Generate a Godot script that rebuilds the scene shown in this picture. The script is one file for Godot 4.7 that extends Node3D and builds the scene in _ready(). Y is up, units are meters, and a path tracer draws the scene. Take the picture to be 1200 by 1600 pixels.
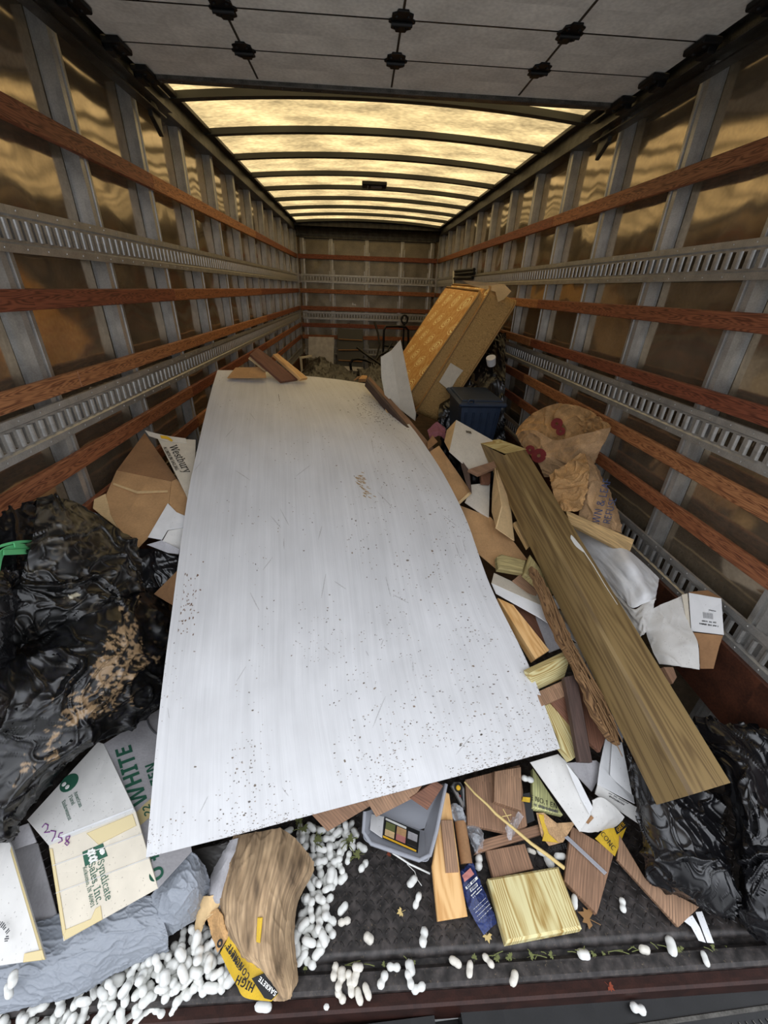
extends Node3D
# Inside of a box truck seen from its open back: floor y = 0, back sill z = 0, front wall z = -7.95, side walls x = -1.23 and 1.23 (metres).

var M := {}
var used := {}
var rng := RandomNumberGenerator.new()
var ridged := FastNoiseLite.new()
var soft := FastNoiseLite.new()
var sans := SystemFont.new()
var serif := SystemFont.new()
var sans_bold := SystemFont.new()


# ---------------------------------------------------------------- geometry
class Geo:
	var v := PackedVector3Array()
	var n := PackedVector3Array()
	var uv := PackedVector2Array()
	var col := PackedColorArray()
	var idx := PackedInt32Array()

	func tri(a: Vector3, b: Vector3, c: Vector3, nn: Vector3, ua := Vector2.ZERO, ub := Vector2.ZERO, uc := Vector2.ZERO) -> void:
		var k := v.size()
		v.append_array([a, b, c])
		n.append_array([nn, nn, nn])
		uv.append_array([ua, ub, uc])
		if (b - a).cross(c - a).dot(nn) > 0.0:
			idx.append_array([k, k + 2, k + 1])
		else:
			idx.append_array([k, k + 1, k + 2])

	func quad(a: Vector3, b: Vector3, c: Vector3, d: Vector3, out: Vector3, ua := Vector2.ZERO, ub := Vector2.ZERO, uc := Vector2.ZERO, ud := Vector2.ZERO) -> void:
		var nn := (c - a).cross(d - b).normalized()
		if nn.dot(out) < 0.0:
			nn = -nn
		tri(a, b, c, nn, ua, ub, uc)
		tri(a, c, d, nn, ua, uc, ud)

	# a box with chamfered edges: centre, three half axes
	func box(c: Vector3, x: Vector3, y: Vector3, z: Vector3, ch := 0.0, us := 1.0) -> void:
		var ax := [x, y, z]
		for k in 3:
			for s in [-1.0, 1.0]:
				var o: Vector3 = ax[k]
				var p: Vector3 = ax[(k + 1) % 3]
				var q: Vector3 = ax[(k + 2) % 3]
				var p2 := p - p.normalized() * ch
				var q2 := q - q.normalized() * ch
				var f: Vector3 = c + o * s
				var lp := p.length() * us
				var lq := q.length() * us
				# texture v runs along the longest of the two sides
				var ca := Vector2(-lp, -lq)
				var cb := Vector2(lp, -lq)
				var cc := Vector2(lp, lq)
				var cd := Vector2(-lp, lq)
				if lp > lq:
					ca = Vector2(-lq, -lp); cb = Vector2(-lq, lp); cc = Vector2(lq, lp); cd = Vector2(lq, -lp)
				quad(f - p2 - q2, f + p2 - q2, f + p2 + q2, f - p2 + q2, o * s, ca, cb, cc, cd)
				if ch > 0.0 and s > 0.0:
					for e in [[1.0, 1.0], [1.0, -1.0], [-1.0, 1.0], [-1.0, -1.0]]:
						# edge between +-p face and +-q face, along o
						var o2 := o - o.normalized() * ch
						var a1: Vector3 = c + p * e[0] + q2 * e[1]
						var b1: Vector3 = c + p2 * e[0] + q * e[1]
						var lo := o.length() * us
						quad(a1 - o2, a1 + o2, b1 + o2, b1 - o2, p * e[0] + q * e[1], Vector2(0, -lo), Vector2(0, lo), Vector2(0.01, lo), Vector2(0.01, -lo))
		if ch > 0.0:
			for sx in [-1.0, 1.0]:
				for sy in [-1.0, 1.0]:
					for sz in [-1.0, 1.0]:
						var dx: Vector3 = x.normalized() * ch * sx
						var dy: Vector3 = y.normalized() * ch * sy
						var dz: Vector3 = z.normalized() * ch * sz
						var k: Vector3 = c + x * sx + y * sy + z * sz
						tri(k - dy - dz, k - dx - dz, k - dx - dy, (dx + dy + dz).normalized())

	# a flat outline with thickness; the grain runs from pts[0] to pts[1]
	func slab(pts: Array, thick: float, ch := 0.0015, out := Vector3.ZERO) -> void:
		var m := pts.size()
		var nn := Vector3.ZERO
		var c := Vector3.ZERO
		for i in m:
			var a: Vector3 = pts[i]
			var b: Vector3 = pts[(i + 1) % m]
			nn += a.cross(b)
			c += a / m
		nn = nn.normalized()
		var g1: Vector3 = pts[1]
		if out == Vector3.ZERO:
			out = Vector3(0, 1, 0) if absf(nn.y) > 0.12 else Vector3(0, 0, 1)
		if nn.dot(out) < 0.0:
			nn = -nn
			pts = pts.duplicate()
			pts.reverse()
			var last = pts.pop_back()
			pts.push_front(last)
		var g0: Vector3 = pts[0]
		var e1: Vector3 = (g1 - g0)
		e1 = (e1 - nn * e1.dot(nn)).normalized()
		var e2 := nn.cross(e1)
		var flat := PackedVector2Array()
		for p in pts:
			flat.append(Vector2((p - g0).dot(e1), (p - g0).dot(e2)))
		var inset := PackedVector2Array()
		for i in m:
			var a := flat[(i + m - 1) % m]
			var b := flat[i]
			var d := flat[(i + 1) % m]
			var d1 := (b - a).normalized()
			var d2 := (d - b).normalized()
			var n1 := Vector2(-d1.y, d1.x)
			var n2 := Vector2(-d2.y, d2.x)
			var bis := (n1 + n2)
			bis = bis / maxf(bis.length_squared() * 0.5, 0.35)
			inset.append(b + bis * ch)
		var tris := Geometry2D.triangulate_polygon(inset)
		var top := []
		var low := []
		for i in m:
			var dpt: float = (Vector3(pts[i]) - g0).dot(nn)
			top.append(g0 + e1 * inset[i].x + e2 * inset[i].y + nn * dpt)
			low.append(g0 + e1 * inset[i].x + e2 * inset[i].y + nn * (dpt - thick))
		for t in range(0, tris.size(), 3):
			var i := tris[t]; var j := tris[t + 1]; var k := tris[t + 2]
			tri(top[i], top[j], top[k], nn, Vector2(inset[i].y, inset[i].x), Vector2(inset[j].y, inset[j].x), Vector2(inset[k].y, inset[k].x))
			tri(low[i], low[j], low[k], -nn, Vector2(inset[i].y, inset[i].x), Vector2(inset[j].y, inset[j].x), Vector2(inset[k].y, inset[k].x))
		for i in m:
			var j := (i + 1) % m
			var a: Vector3 = Vector3(pts[i]) - nn * ch
			var b: Vector3 = Vector3(pts[j]) - nn * ch
			var a2: Vector3 = Vector3(pts[i]) - nn * (thick - ch)
			var b2: Vector3 = Vector3(pts[j]) - nn * (thick - ch)
			var side := (b - a).cross(nn)
			if side.dot(a - c) < 0.0 and m < 5:
				side = -side
			var ui := Vector2(flat[i].y, flat[i].x)
			var uj := Vector2(flat[j].y, flat[j].x)
			var w := Vector2(thick, 0.0) if absf((uj - ui).y) > absf((uj - ui).x) else Vector2(0.0, thick)
			quad(a, b, b2, a2, side, ui, uj, uj + w, ui + w)
			quad(top[i], top[j], b, a, side + nn * side.length(), ui, uj, uj, ui)
			quad(low[i], low[j], b2, a2, side - nn * side.length(), ui, uj, uj, ui)

	# profile of [radius, height] turned about an axis
	func lathe(base: Vector3, axis: Vector3, prof: Array, seg := 20) -> void:
		axis = axis.normalized()
		var p := axis.cross(Vector3(0.3, 0.1, 0.9)).normalized()
		var q := axis.cross(p)
		for i in prof.size() - 1:
			var r0: float = prof[i][0]; var h0: float = prof[i][1]
			var r1: float = prof[i + 1][0]; var h1: float = prof[i + 1][1]
			for k in seg:
				var t0 := TAU * k / seg
				var t1 := TAU * (k + 1) / seg
				var d0 := p * cos(t0) + q * sin(t0)
				var d1 := p * cos(t1) + q * sin(t1)
				var nr := axis * -(r1 - r0) + (d0 + d1) * 0.5 * (h1 - h0)
				if nr.length() < 1e-9:
					continue
				quad(base + d0 * r0 + axis * h0, base + d1 * r0 + axis * h0, base + d1 * r1 + axis * h1, base + d0 * r1 + axis * h1, nr, Vector2(t0 * 0.1, h0), Vector2(t1 * 0.1, h0), Vector2(t1 * 0.1, h1), Vector2(t0 * 0.1, h1))

	func tube(path: Array, r: float, seg := 8, r_end := -1.0) -> void:
		var m := path.size()
		var rings := []
		var side := Vector3.ZERO
		for i in m:
			var t: Vector3 = (Vector3(path[mini(i + 1, m - 1)]) - Vector3(path[maxi(i - 1, 0)])).normalized()
			if side == Vector3.ZERO:
				side = t.cross(Vector3.UP if absf(t.y) < 0.9 else Vector3.RIGHT).normalized()
			side = (side - t * side.dot(t)).normalized()
			var up := side.cross(t)
			var rr := r if r_end < 0.0 else lerpf(r, r_end, float(i) / (m - 1))
			var k0 := v.size()
			for k in seg:
				var d := side * cos(TAU * k / seg) + up * sin(TAU * k / seg)
				v.append(Vector3(path[i]) + d * rr)
				n.append(d)
				uv.append(Vector2(float(k) / seg * 0.1, i * 0.1))
			rings.append(k0)
		for i in m - 1:
			for k in seg:
				var a: int = rings[i] + k
				var b: int = rings[i] + (k + 1) % seg
				var c: int = rings[i + 1] + (k + 1) % seg
				var d: int = rings[i + 1] + k
				wound(a, b, c)
				wound(a, c, d)
		for e in [0, m - 1]:
			var t: Vector3 = Vector3(path[0]) - Vector3(path[1]) if e == 0 else Vector3(path[m - 1]) - Vector3(path[m - 2])
			for k in seg:
				tri(path[e], v[rings[e] + k], v[rings[e] + (k + 1) % seg], t.normalized())

	func wound(a: int, b: int, c: int) -> void:
		if (v[b] - v[a]).cross(v[c] - v[a]).dot(n[a] + n[b] + n[c]) > 0.0:
			idx.append_array([a, c, b])
		else:
			idx.append_array([a, b, c])

	static func cr(a: Vector3, b: Vector3, c: Vector3, d: Vector3, t: float) -> Vector3:
		return 0.5 * (2.0 * b + (c - a) * t + (2.0 * a - 5.0 * b + 4.0 * c - d) * t * t + (3.0 * b - a - 3.0 * c + d) * t * t * t)

	# a smooth skin over a net of points (rows of equal length), with thickness; bump(u, v, point) lifts it, tint(u, v, point) colours it
	func skin(net: Array, nu: int, nv: int, thick: float, bump = null, tint = null, unit := false) -> void:
		var rows := net.size()
		var cols: int = net[0].size()
		var lu := 0.0
		var lv := 0.0
		for i in cols - 1:
			lu += (Vector3(net[rows / 2][i + 1]) - Vector3(net[rows / 2][i])).length()
		for j in rows - 1:
			lv += (Vector3(net[j + 1][cols / 2]) - Vector3(net[j][cols / 2])).length()
		if unit:
			lu = 1.0
			lv = 1.0
		var pos := PackedVector3Array()
		for j in nv + 1:
			var fv := float(j) / nv * (rows - 1)
			var r := mini(int(fv), rows - 2)
			var tv := fv - r
			var line := []
			for i in cols:
				line.append(cr(net[maxi(r - 1, 0)][i], net[r][i], net[r + 1][i], net[mini(r + 2, rows - 1)][i], tv))
			for i in nu + 1:
				var fu := float(i) / nu * (cols - 1)
				var k := mini(int(fu), cols - 2)
				pos.append(cr(line[maxi(k - 1, 0)], line[k], line[k + 1], line[mini(k + 2, cols - 1)], fu - k))
		var nor := normals(pos, nu, nv)
		var flip := 0.0
		for x in nor:
			flip += x.y + 0.6 * x.z
		var s := -1.0 if flip < 0.0 else 1.0
		if bump != null:
			for j in nv + 1:
				for i in nu + 1:
					var q := j * (nu + 1) + i
					pos[q] += nor[q] * s * float(bump.call(float(i) / nu, float(j) / nv, pos[q]))
			nor = normals(pos, nu, nv)
		var w := nu + 1
		for side in 2:
			var k0 := v.size()
			for j in nv + 1:
				for i in nu + 1:
					var q := j * w + i
					var nn := nor[q] * s
					v.append(pos[q] if side == 0 else pos[q] - nn * thick)
					n.append(nn if side == 0 else -nn)
					uv.append(Vector2(lu * i / nu, lv * j / nv))
					if tint != null:
						col.append(tint.call(float(i) / nu, float(j) / nv, pos[q]))
			for j in nv:
				for i in nu:
					var a := k0 + j * w + i
					wound(a, a + 1, a + w + 1)
					wound(a, a + w + 1, a + w)
		var rim := []
		for i in nu:
			rim.append([i, i + 1])
			rim.append([nv * w + i, nv * w + i + 1])
		for j in nv:
			rim.append([j * w, (j + 1) * w])
			rim.append([j * w + nu, (j + 1) * w + nu])
		var mid := pos[(nv / 2) * w + nu / 2]
		for e in rim:
			var a := pos[e[0]]
			var b := pos[e[1]]
			var a2: Vector3 = a - nor[e[0]] * s * thick
			var b2: Vector3 = b - nor[e[1]] * s * thick
			var before := v.size()
			quad(a, b, b2, a2, (a + b) * 0.5 - mid, uv[0], uv[0], uv[0], uv[0])
			if tint != null:
				for k in v.size() - before:
					col.append(Color(1, 1, 1) if col.is_empty() else col[e[0]])

	static func normals(pos: PackedVector3Array, nu: int, nv: int) -> PackedVector3Array:
		var out := PackedVector3Array()
		out.resize(pos.size())
		var w := nu + 1
		for j in nv + 1:
			for i in nu + 1:
				var du := pos[j * w + mini(i + 1, nu)] - pos[j * w + maxi(i - 1, 0)]
				var dv := pos[mini(j + 1, nv) * w + i] - pos[maxi(j - 1, 0) * w + i]
				var x := du.cross(dv)
				out[j * w + i] = x.normalized() if x.length_squared() > 1e-16 else Vector3.UP
		return out

	func low() -> Vector3:
		var a := AABB(v[0], Vector3.ZERO)
		for p in v:
			a = a.expand(p)
		return Vector3(a.get_center().x, a.position.y, a.get_center().z)

	func mesh(origin: Vector3) -> ArrayMesh:
		var arrays := []
		arrays.resize(Mesh.ARRAY_MAX)
		var moved := PackedVector3Array()
		moved.resize(v.size())
		for i in v.size():
			moved[i] = v[i] - origin
		arrays[Mesh.ARRAY_VERTEX] = moved
		arrays[Mesh.ARRAY_NORMAL] = n
		arrays[Mesh.ARRAY_TEX_UV] = uv
		if col.size() == v.size():
			arrays[Mesh.ARRAY_COLOR] = col
		arrays[Mesh.ARRAY_INDEX] = idx
		var m := ArrayMesh.new()
		m.add_surface_from_arrays(Mesh.PRIMITIVE_TRIANGLES, arrays)
		return m


# ---------------------------------------------------------------- naming
func numbered(called: String) -> String:
	var k: int = used.get(called, 0)
	used[called] = k + 1
	return called if k == 0 else "%s_%03d" % [called, k]


func tag(o: Node, label: String, category := "", group := "", kind := "") -> Node:
	if label: o.set_meta("label", label)
	if category: o.set_meta("category", category)
	if group: o.set_meta("group", group)
	if kind: o.set_meta("kind", kind)
	return o


func thing(called: String, label: String, category: String, at: Vector3, group := "") -> Node3D:
	var o := Node3D.new()
	o.name = numbered(called)
	add_child(o)
	o.position = at
	tag(o, label, category, group)
	return o


func world_of(o: Node) -> Vector3:
	var p := Vector3.ZERO
	while o is Node3D and o != self:
		p += o.position
		o = o.get_parent()
	return p


# one mesh, given in the truck's coordinates, as a child of a thing, of a part or of the root
func part(called: String, g: Geo, mat: Material, parent: Node3D = self, label := "") -> MeshInstance3D:
	var o := MeshInstance3D.new()
	o.name = numbered(called) if parent == self else called
	var at := g.low()
	o.mesh = g.mesh(at)
	o.material_override = mat
	parent.add_child(o, true)
	o.position = at - (Vector3.ZERO if parent == self else world_of(parent))
	if label: o.set_meta("label", label)
	return o


func solo(called: String, label: String, category: String, g: Geo, mat: Material, group := "") -> MeshInstance3D:
	var o := part(called, g, mat)
	tag(o, label, category, group)
	return o


func structure(o: Node, label: String, category := "") -> Node:
	return tag(o, label, category, "", "structure")


# a flat offcut: outline on its upper face, thickness, material
func offcut(called: String, label: String, category: String, pts: Array, thick: float, mat: Material, group := "", ch := 0.0015) -> MeshInstance3D:
	var g := Geo.new()
	g.slab(pts, thick, ch)
	return solo(called, label, category, g, mat, group)


func flap(called: String, pts: Array, thick: float, mat: Material, parent: Node3D, label := "", out := Vector3.ZERO) -> MeshInstance3D:
	var g := Geo.new()
	g.slab(pts, thick, 0.0008, out)
	return part(called, g, mat, parent, label)


# flat print: letters a fraction of a millimetre proud of the face
func lettering(text: String, at: Vector3, along: Vector3, up: Vector3, height: float, mat: Material, parent: Node3D, font: Font = null, called := "lettering") -> MeshInstance3D:
	var t := TextMesh.new()
	t.text = text
	t.font = font if font else sans
	t.font_size = 32
	t.pixel_size = height / 23.0
	t.depth = 0.0006
	t.curve_step = 1.0
	t.horizontal_alignment = HORIZONTAL_ALIGNMENT_CENTER
	t.vertical_alignment = VERTICAL_ALIGNMENT_CENTER
	var o := MeshInstance3D.new()
	o.name = called
	o.mesh = t
	o.material_override = mat
	parent.add_child(o, true)
	var x := along.normalized()
	var z := x.cross(up).normalized()
	o.transform = Transform3D(Basis(x, z.cross(x), z), at - world_of(parent))
	return o


func between(a: Vector3, b: Vector3, t: float) -> Vector3:
	return a.lerp(b, t)


# a point on the face spanned by a quadrilateral
func on(q: Array, s: float, t: float, lift := 0.0) -> Vector3:
	var a: Vector3 = Vector3(q[0]).lerp(q[1], s)
	var b: Vector3 = Vector3(q[3]).lerp(q[2], s)
	var nn := (Vector3(q[2]) - Vector3(q[0])).cross(Vector3(q[3]) - Vector3(q[1])).normalized()
	if nn.y < 0.0: nn = -nn
	return a.lerp(b, t) + nn * lift


# ---------------------------------------------------------------- materials
func plain(c: Color, rough := 0.8, metal := 0.0, spec := 0.5) -> StandardMaterial3D:
	var m := StandardMaterial3D.new()
	m.albedo_color = c
	m.roughness = rough
	m.metallic = metal
	m.metallic_specular = spec
	m.cull_mode = BaseMaterial3D.CULL_DISABLED
	return m


func textured(tex: Texture2D, c := Color.WHITE, rough := 0.8, scale := Vector3.ONE, metal := 0.0) -> StandardMaterial3D:
	var m := plain(c, rough, metal)
	m.albedo_texture = tex
	m.uv1_scale = scale
	return m


func tri_textured(tex: Texture2D, c := Color.WHITE, rough := 0.8, scale := 1.0, metal := 0.0) -> StandardMaterial3D:
	var m := textured(tex, c, rough, Vector3.ONE * scale, metal)
	m.uv1_triplanar = true
	return m


func noise(freq: float, seed_: int, octaves := 4, kind := FastNoiseLite.TYPE_SIMPLEX_SMOOTH) -> FastNoiseLite:
	var f := FastNoiseLite.new()
	f.noise_type = kind
	f.seed = seed_
	f.frequency = freq
	f.fractal_octaves = octaves
	return f


func gray(w: int, h: int, f: Callable) -> ImageTexture:
	var data := PackedByteArray()
	data.resize(w * h)
	for y in h:
		for x in w:
			data[y * w + x] = clampi(int(255.0 * float(f.call(x, y))), 0, 255)
	return ImageTexture.create_from_image(Image.create_from_data(w, h, false, Image.FORMAT_L8, data))


# wood grain: v runs along the grain
func grain(seed_: int, rings: float, warp: float, deep: float, fine: float) -> ImageTexture:
	var a := noise(1.0, seed_, 3)
	var b := noise(1.0, seed_ + 7, 3)
	return gray(256, 512, func(x, y):
		var t: float = x / 256.0 * rings + warp * a.get_noise_2d(x * 0.007, y * 0.0022)
		var r := 0.5 + 0.5 * sin(TAU * t)
		var s: float = b.get_noise_2d(x * 0.22, y * 0.011)
		var k: float = b.get_noise_2d(x * 0.02 + 90.0, y * 0.008)
		return 0.86 - deep * r * r * (0.7 + 0.6 * k) + fine * s + 0.12 * k)


# the same with two colours: dark late wood on light early wood
func grain2(seed_: int, rings: float, warp: float, light: Color, dark: Color) -> ImageTexture:
	var a := noise(1.0, seed_, 3)
	var b := noise(1.0, seed_ + 7, 3)
	var data := PackedByteArray()
	data.resize(256 * 512 * 3)
	for y in 512:
		for x in 256:
			var t: float = x / 256.0 * rings + warp * a.get_noise_2d(x * 0.006, y * 0.0018)
			var r := pow(0.5 + 0.5 * sin(TAU * t), 1.6)
			var s: float = 0.5 * b.get_noise_2d(x * 0.2, y * 0.012) + 0.5 * b.get_noise_2d(x * 0.02 + 90.0, y * 0.006)
			var c := light.lerp(dark, clampf(r * (0.75 + 0.9 * s) + 0.25 * s, 0.0, 1.0))
			var k := (y * 256 + x) * 3
			data[k] = c.r8
			data[k + 1] = c.g8
			data[k + 2] = c.b8
	return ImageTexture.create_from_image(Image.create_from_data(256, 512, false, Image.FORMAT_RGB8, data))


func mottle(seed_: int, base: float, coarse: float, fine: float, size := 256) -> ImageTexture:
	var a := noise(0.012, seed_, 4)
	var b := noise(0.16, seed_ + 3, 2)
	return gray(size, size, func(x, y): return base + coarse * a.get_noise_2d(x, y) + fine * b.get_noise_2d(x, y))


func splat(im: Image, cx: float, cy: float, rx: float, ry: float, turn: float, c: Color) -> void:
	var r := int(ceil(maxf(rx, ry)))
	var ca := cos(turn)
	var sa := sin(turn)
	for y in range(maxi(0, int(cy) - r), mini(im.get_height(), int(cy) + r + 1)):
		for x in range(maxi(0, int(cx) - r), mini(im.get_width(), int(cx) + r + 1)):
			var dx := x - cx
			var dy := y - cy
			var u := (dx * ca + dy * sa) / rx
			var w := (-dx * sa + dy * ca) / ry
			if u * u + w * w < 1.0:
				im.set_pixel(x, y, im.get_pixel(x, y).lerp(c, c.a))


# white packaging card with dirt specks
func specked(seed_: int, base: Color, count: int, size := 512, streak := 0.0) -> ImageTexture:
	var r := RandomNumberGenerator.new()
	r.seed = seed_
	var f := noise(0.01, seed_, 4)
	var im := Image.create(size, size, false, Image.FORMAT_RGB8)
	for y in size:
		for x in size:
			var k := 1.0 + 0.05 * f.get_noise_2d(x, y) + streak * f.get_noise_2d(x * 14.0, y * 0.5)
			im.set_pixel(x, y, Color(base.r * k, base.g * k, base.b * k))
	for i in count:
		var d := r.randf_range(0.1, 0.35)
		splat(im, r.randf() * size, r.randf() * size, r.randf_range(0.6, 2.6), r.randf_range(0.5, 1.3), r.randf() * PI, Color(d, d * 0.85, d * 0.7, r.randf_range(0.3, 0.9)))
	return ImageTexture.create_from_image(im)


# dark steel with trodden-in tan crumbs
func flecked() -> ImageTexture:
	var r := RandomNumberGenerator.new()
	r.seed = 91
	var f := noise(0.02, 92, 4)
	var im := Image.create(512, 512, false, Image.FORMAT_RGB8)
	for y in 512:
		for x in 512:
			var k := 0.20 + 0.15 * f.get_noise_2d(x, y)
			im.set_pixel(x, y, Color(k * 1.06, k * 0.98, k * 0.95))
	for i in 1500:
		var d := r.randf_range(0.3, 0.55)
		splat(im, r.randf() * 512, r.randf() * 512, r.randf_range(0.8, 3.4), r.randf_range(0.5, 1.1), r.randf() * PI, Color(d, d * 0.86, d * 0.68, r.randf_range(0.3, 0.8)))
	return ImageTexture.create_from_image(im)


func make_materials() -> void:
	sans.font_names = PackedStringArray(["Droid Sans"])
	sans_bold.font_names = PackedStringArray(["Droid Sans"])
	sans_bold.font_weight = 700
	serif.font_names = PackedStringArray(["Droid Serif"])
	ridged.noise_type = FastNoiseLite.TYPE_SIMPLEX_SMOOTH
	ridged.seed = 5
	ridged.frequency = 1.0
	ridged.fractal_type = FastNoiseLite.FRACTAL_RIDGED
	ridged.fractal_octaves = 1
	ridged.domain_warp_enabled = true
	ridged.domain_warp_fractal_type = FastNoiseLite.DOMAIN_WARP_FRACTAL_NONE
	ridged.domain_warp_frequency = 0.8
	ridged.domain_warp_amplitude = 0.35
	soft = noise(1.0, 11, 3)
	var fine := grain(1, 5.0, 3.0, 0.12, 0.20)
	var deck := grain(3, 26.0, 1.2, 0.16, 0.16)
	var blot := mottle(4, 0.82, 0.28, 0.16)
	var dust := mottle(5, 0.9, 0.12, 0.06)
	var wood_scale := Vector3(4.0, 1.4, 1.0)
	M.pine = textured(fine, Color(0.90, 0.75, 0.52), 0.65, wood_scale)
	M.pine_gold = textured(grain2(12, 7.0, 3.0, Color(0.88, 0.71, 0.48), Color(0.77, 0.57, 0.33)), Color.WHITE, 0.65, wood_scale)
	M.treated = textured(grain2(2, 15.0, 5.0, Color(0.84, 0.80, 0.60), Color(0.62, 0.50, 0.26)), Color.WHITE, 0.7, Vector3(4.0, 1.4, 1.0))
	M.treated_green = textured(deck, Color(0.88, 0.88, 0.62), 0.75, Vector3(4.0, 1.2, 1.0))
	M.treated_old = textured(fine, Color(0.76, 0.69, 0.47), 0.8, wood_scale)
	M.post = textured(grain2(15, 4.0, 4.5, Color(0.53, 0.44, 0.28), Color(0.38, 0.30, 0.18)), Color.WHITE, 0.55, Vector3(4.0, 0.5, 1.0))
	M.deck = textured(deck, Color(0.64, 0.49, 0.38), 0.75, Vector3(4.5, 1.5, 1.0))
	M.deck_red = textured(deck, Color(0.55, 0.37, 0.28), 0.75, Vector3(4.5, 1.5, 1.0))
	M.deck_tan = textured(deck, Color(0.69, 0.54, 0.42), 0.75, Vector3(4.5, 1.5, 1.0))
	M.deck_dark = textured(fine, Color(0.36, 0.28, 0.25), 0.7, Vector3(6.0, 1.5, 1.0))
	M.splinter = textured(grain2(18, 8.0, 3.0, Color(0.55, 0.42, 0.28), Color(0.28, 0.19, 0.11)), Color.WHITE, 0.95, Vector3(9.0, 1.5, 1.0))
	var slat_tex := grain2(25, 3.0, 9.0, Color(1.0, 0.93, 0.86), Color(0.58, 0.46, 0.40))
	M.slat = []
	for c in [Color(0.56, 0.36, 0.26), Color(0.60, 0.41, 0.29), Color(0.68, 0.50, 0.35), Color(0.52, 0.31, 0.23)]:
		M.slat.append(textured(slat_tex, c, 0.6, Vector3(7.0, 1.1, 1.0)))
	M.kick = tri_textured(blot, Color(0.36, 0.20, 0.13), 0.6, 2.0)
	M.card = tri_textured(dust, Color(0.80, 0.63, 0.44), 0.9, 2.2)
	M.card_dark = tri_textured(dust, Color(0.63, 0.47, 0.32), 0.9, 2.2)
	M.card_light = tri_textured(dust, Color(0.90, 0.77, 0.57), 0.9, 2.2)
	var white_tex := specked(21, Color(0.88, 0.87, 0.86), 260)
	var clean_tex := specked(22, Color(0.93, 0.93, 0.93), 30)
	var foul_tex := specked(23, Color(0.85, 0.83, 0.80), 900)
	M.white = tri_textured(white_tex, Color(0.92, 0.92, 0.91), 0.6, 3.0)
	M.clean = tri_textured(clean_tex, Color(0.93, 0.93, 0.93), 0.5, 3.0)
	M.foul = tri_textured(foul_tex, Color(0.97, 0.96, 0.93), 0.7, 3.0)
	M.cream = tri_textured(white_tex, Color(0.93, 0.90, 0.83), 0.7, 3.0)
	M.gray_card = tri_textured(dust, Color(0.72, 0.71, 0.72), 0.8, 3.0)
	M.tape = plain(Color(0.79, 0.72, 0.53), 0.25)
	M.black_bag = plain(Color(0.075, 0.075, 0.085), 0.27, 0.0, 0.6)
	M.black_bag.vertex_color_use_as_albedo = false
	M.dirty_bag = plain(Color.WHITE, 0.33, 0.0, 0.55)
	M.dirty_bag.vertex_color_use_as_albedo = true
	M.tarp = plain(Color(0.16, 0.15, 0.14), 0.45)
	M.gray_plastic = plain(Color(0.56, 0.58, 0.61), 0.35, 0.0, 0.5)
	M.gray_plastic.backlight_enabled = true
	M.gray_plastic.backlight = Color(0.3, 0.32, 0.35)
	M.paper = tri_textured(blot, Color(0.84, 0.68, 0.50), 0.9, 4.0)
	M.paper_inside = tri_textured(blot, Color(0.88, 0.69, 0.46), 0.9, 4.0)
	M.sack = textured(fine, Color(0.86, 0.73, 0.57), 0.85, Vector3(2.2, 0.7, 1.0))
	M.sack.vertex_color_use_as_albedo = true
	M.yellow = tri_textured(dust, Color(0.86, 0.70, 0.13), 0.6, 5.0)
	M.ink = plain(Color(0.07, 0.07, 0.075), 0.7)
	M.ink_soft = plain(Color(0.30, 0.30, 0.31), 0.8)
	M.green_ink = plain(Color(0.11, 0.33, 0.25), 0.7)
	M.purple_ink = plain(Color(0.45, 0.16, 0.50), 0.6)
	M.blue_ink = plain(Color(0.20, 0.26, 0.40), 0.7)
	M.red_ink = tri_textured(blot, Color(0.55, 0.10, 0.09), 0.7, 6.0)
	M.white_ink = plain(Color(0.86, 0.86, 0.84), 0.6)
	M.yellow_ink = plain(Color(0.85, 0.66, 0.12), 0.6)
	M.rose = plain(Color(0.70, 0.45, 0.42), 0.8)
	M.blue_pack = tri_textured(mottle(31, 0.85, 0.25, 0.45), Color(0.13, 0.20, 0.42), 0.4, 4.0)
	M.foam = plain(Color(0.86, 0.86, 0.84), 0.85, 0.0, 0.3)
	M.foam_dirty = tri_textured(foul_tex, Color(1.0, 1.0, 0.98), 0.9, 9.0)
	M.galvanised = tri_textured(dust, Color(0.74, 0.73, 0.71), 0.36, 3.0, 0.6)
	M.galvanised_dark = tri_textured(blot, Color(0.42, 0.41, 0.39), 0.5, 3.0, 0.8)
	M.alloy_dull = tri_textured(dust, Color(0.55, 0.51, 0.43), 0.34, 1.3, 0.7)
	M.alloy = tri_textured(dust, Color(0.76, 0.69, 0.59), 0.11, 1.3, 0.75)
	M.bow = plain(Color(0.25, 0.25, 0.23), 0.5, 0.5)
	M.rail = tri_textured(blot, Color(0.34, 0.33, 0.31), 0.45, 3.0, 0.7)
	M.hardware = plain(Color(0.05, 0.05, 0.05), 0.5, 0.4)
	M.door = tri_textured(dust, Color(0.90, 0.89, 0.86), 0.6, 1.2)
	M.plate = tri_textured(flecked(), Color.WHITE, 0.45, 2.4, 0.25)
	M.rust = tri_textured(blot, Color(0.24, 0.13, 0.10), 0.5, 4.0, 0.3)
	M.rubber = tri_textured(blot, Color(0.075, 0.075, 0.08), 0.5, 4.0)
	M.bounce_concrete = tri_textured(dust, Color(0.66, 0.66, 0.65), 0.95, 1.0)  # concrete tone, lightened so the yard bounces more light up onto the door
	M.bed_wood = tri_textured(blot, Color(0.30, 0.21, 0.15), 0.7, 2.0)
	M.steel_black = plain(Color(0.05, 0.045, 0.045), 0.45, 0.3)
	M.bin = tri_textured(dust, Color(0.17, 0.23, 0.32), 0.5, 3.0)
	M.strap = plain(Color(0.42, 0.80, 0.54), 0.55)
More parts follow.
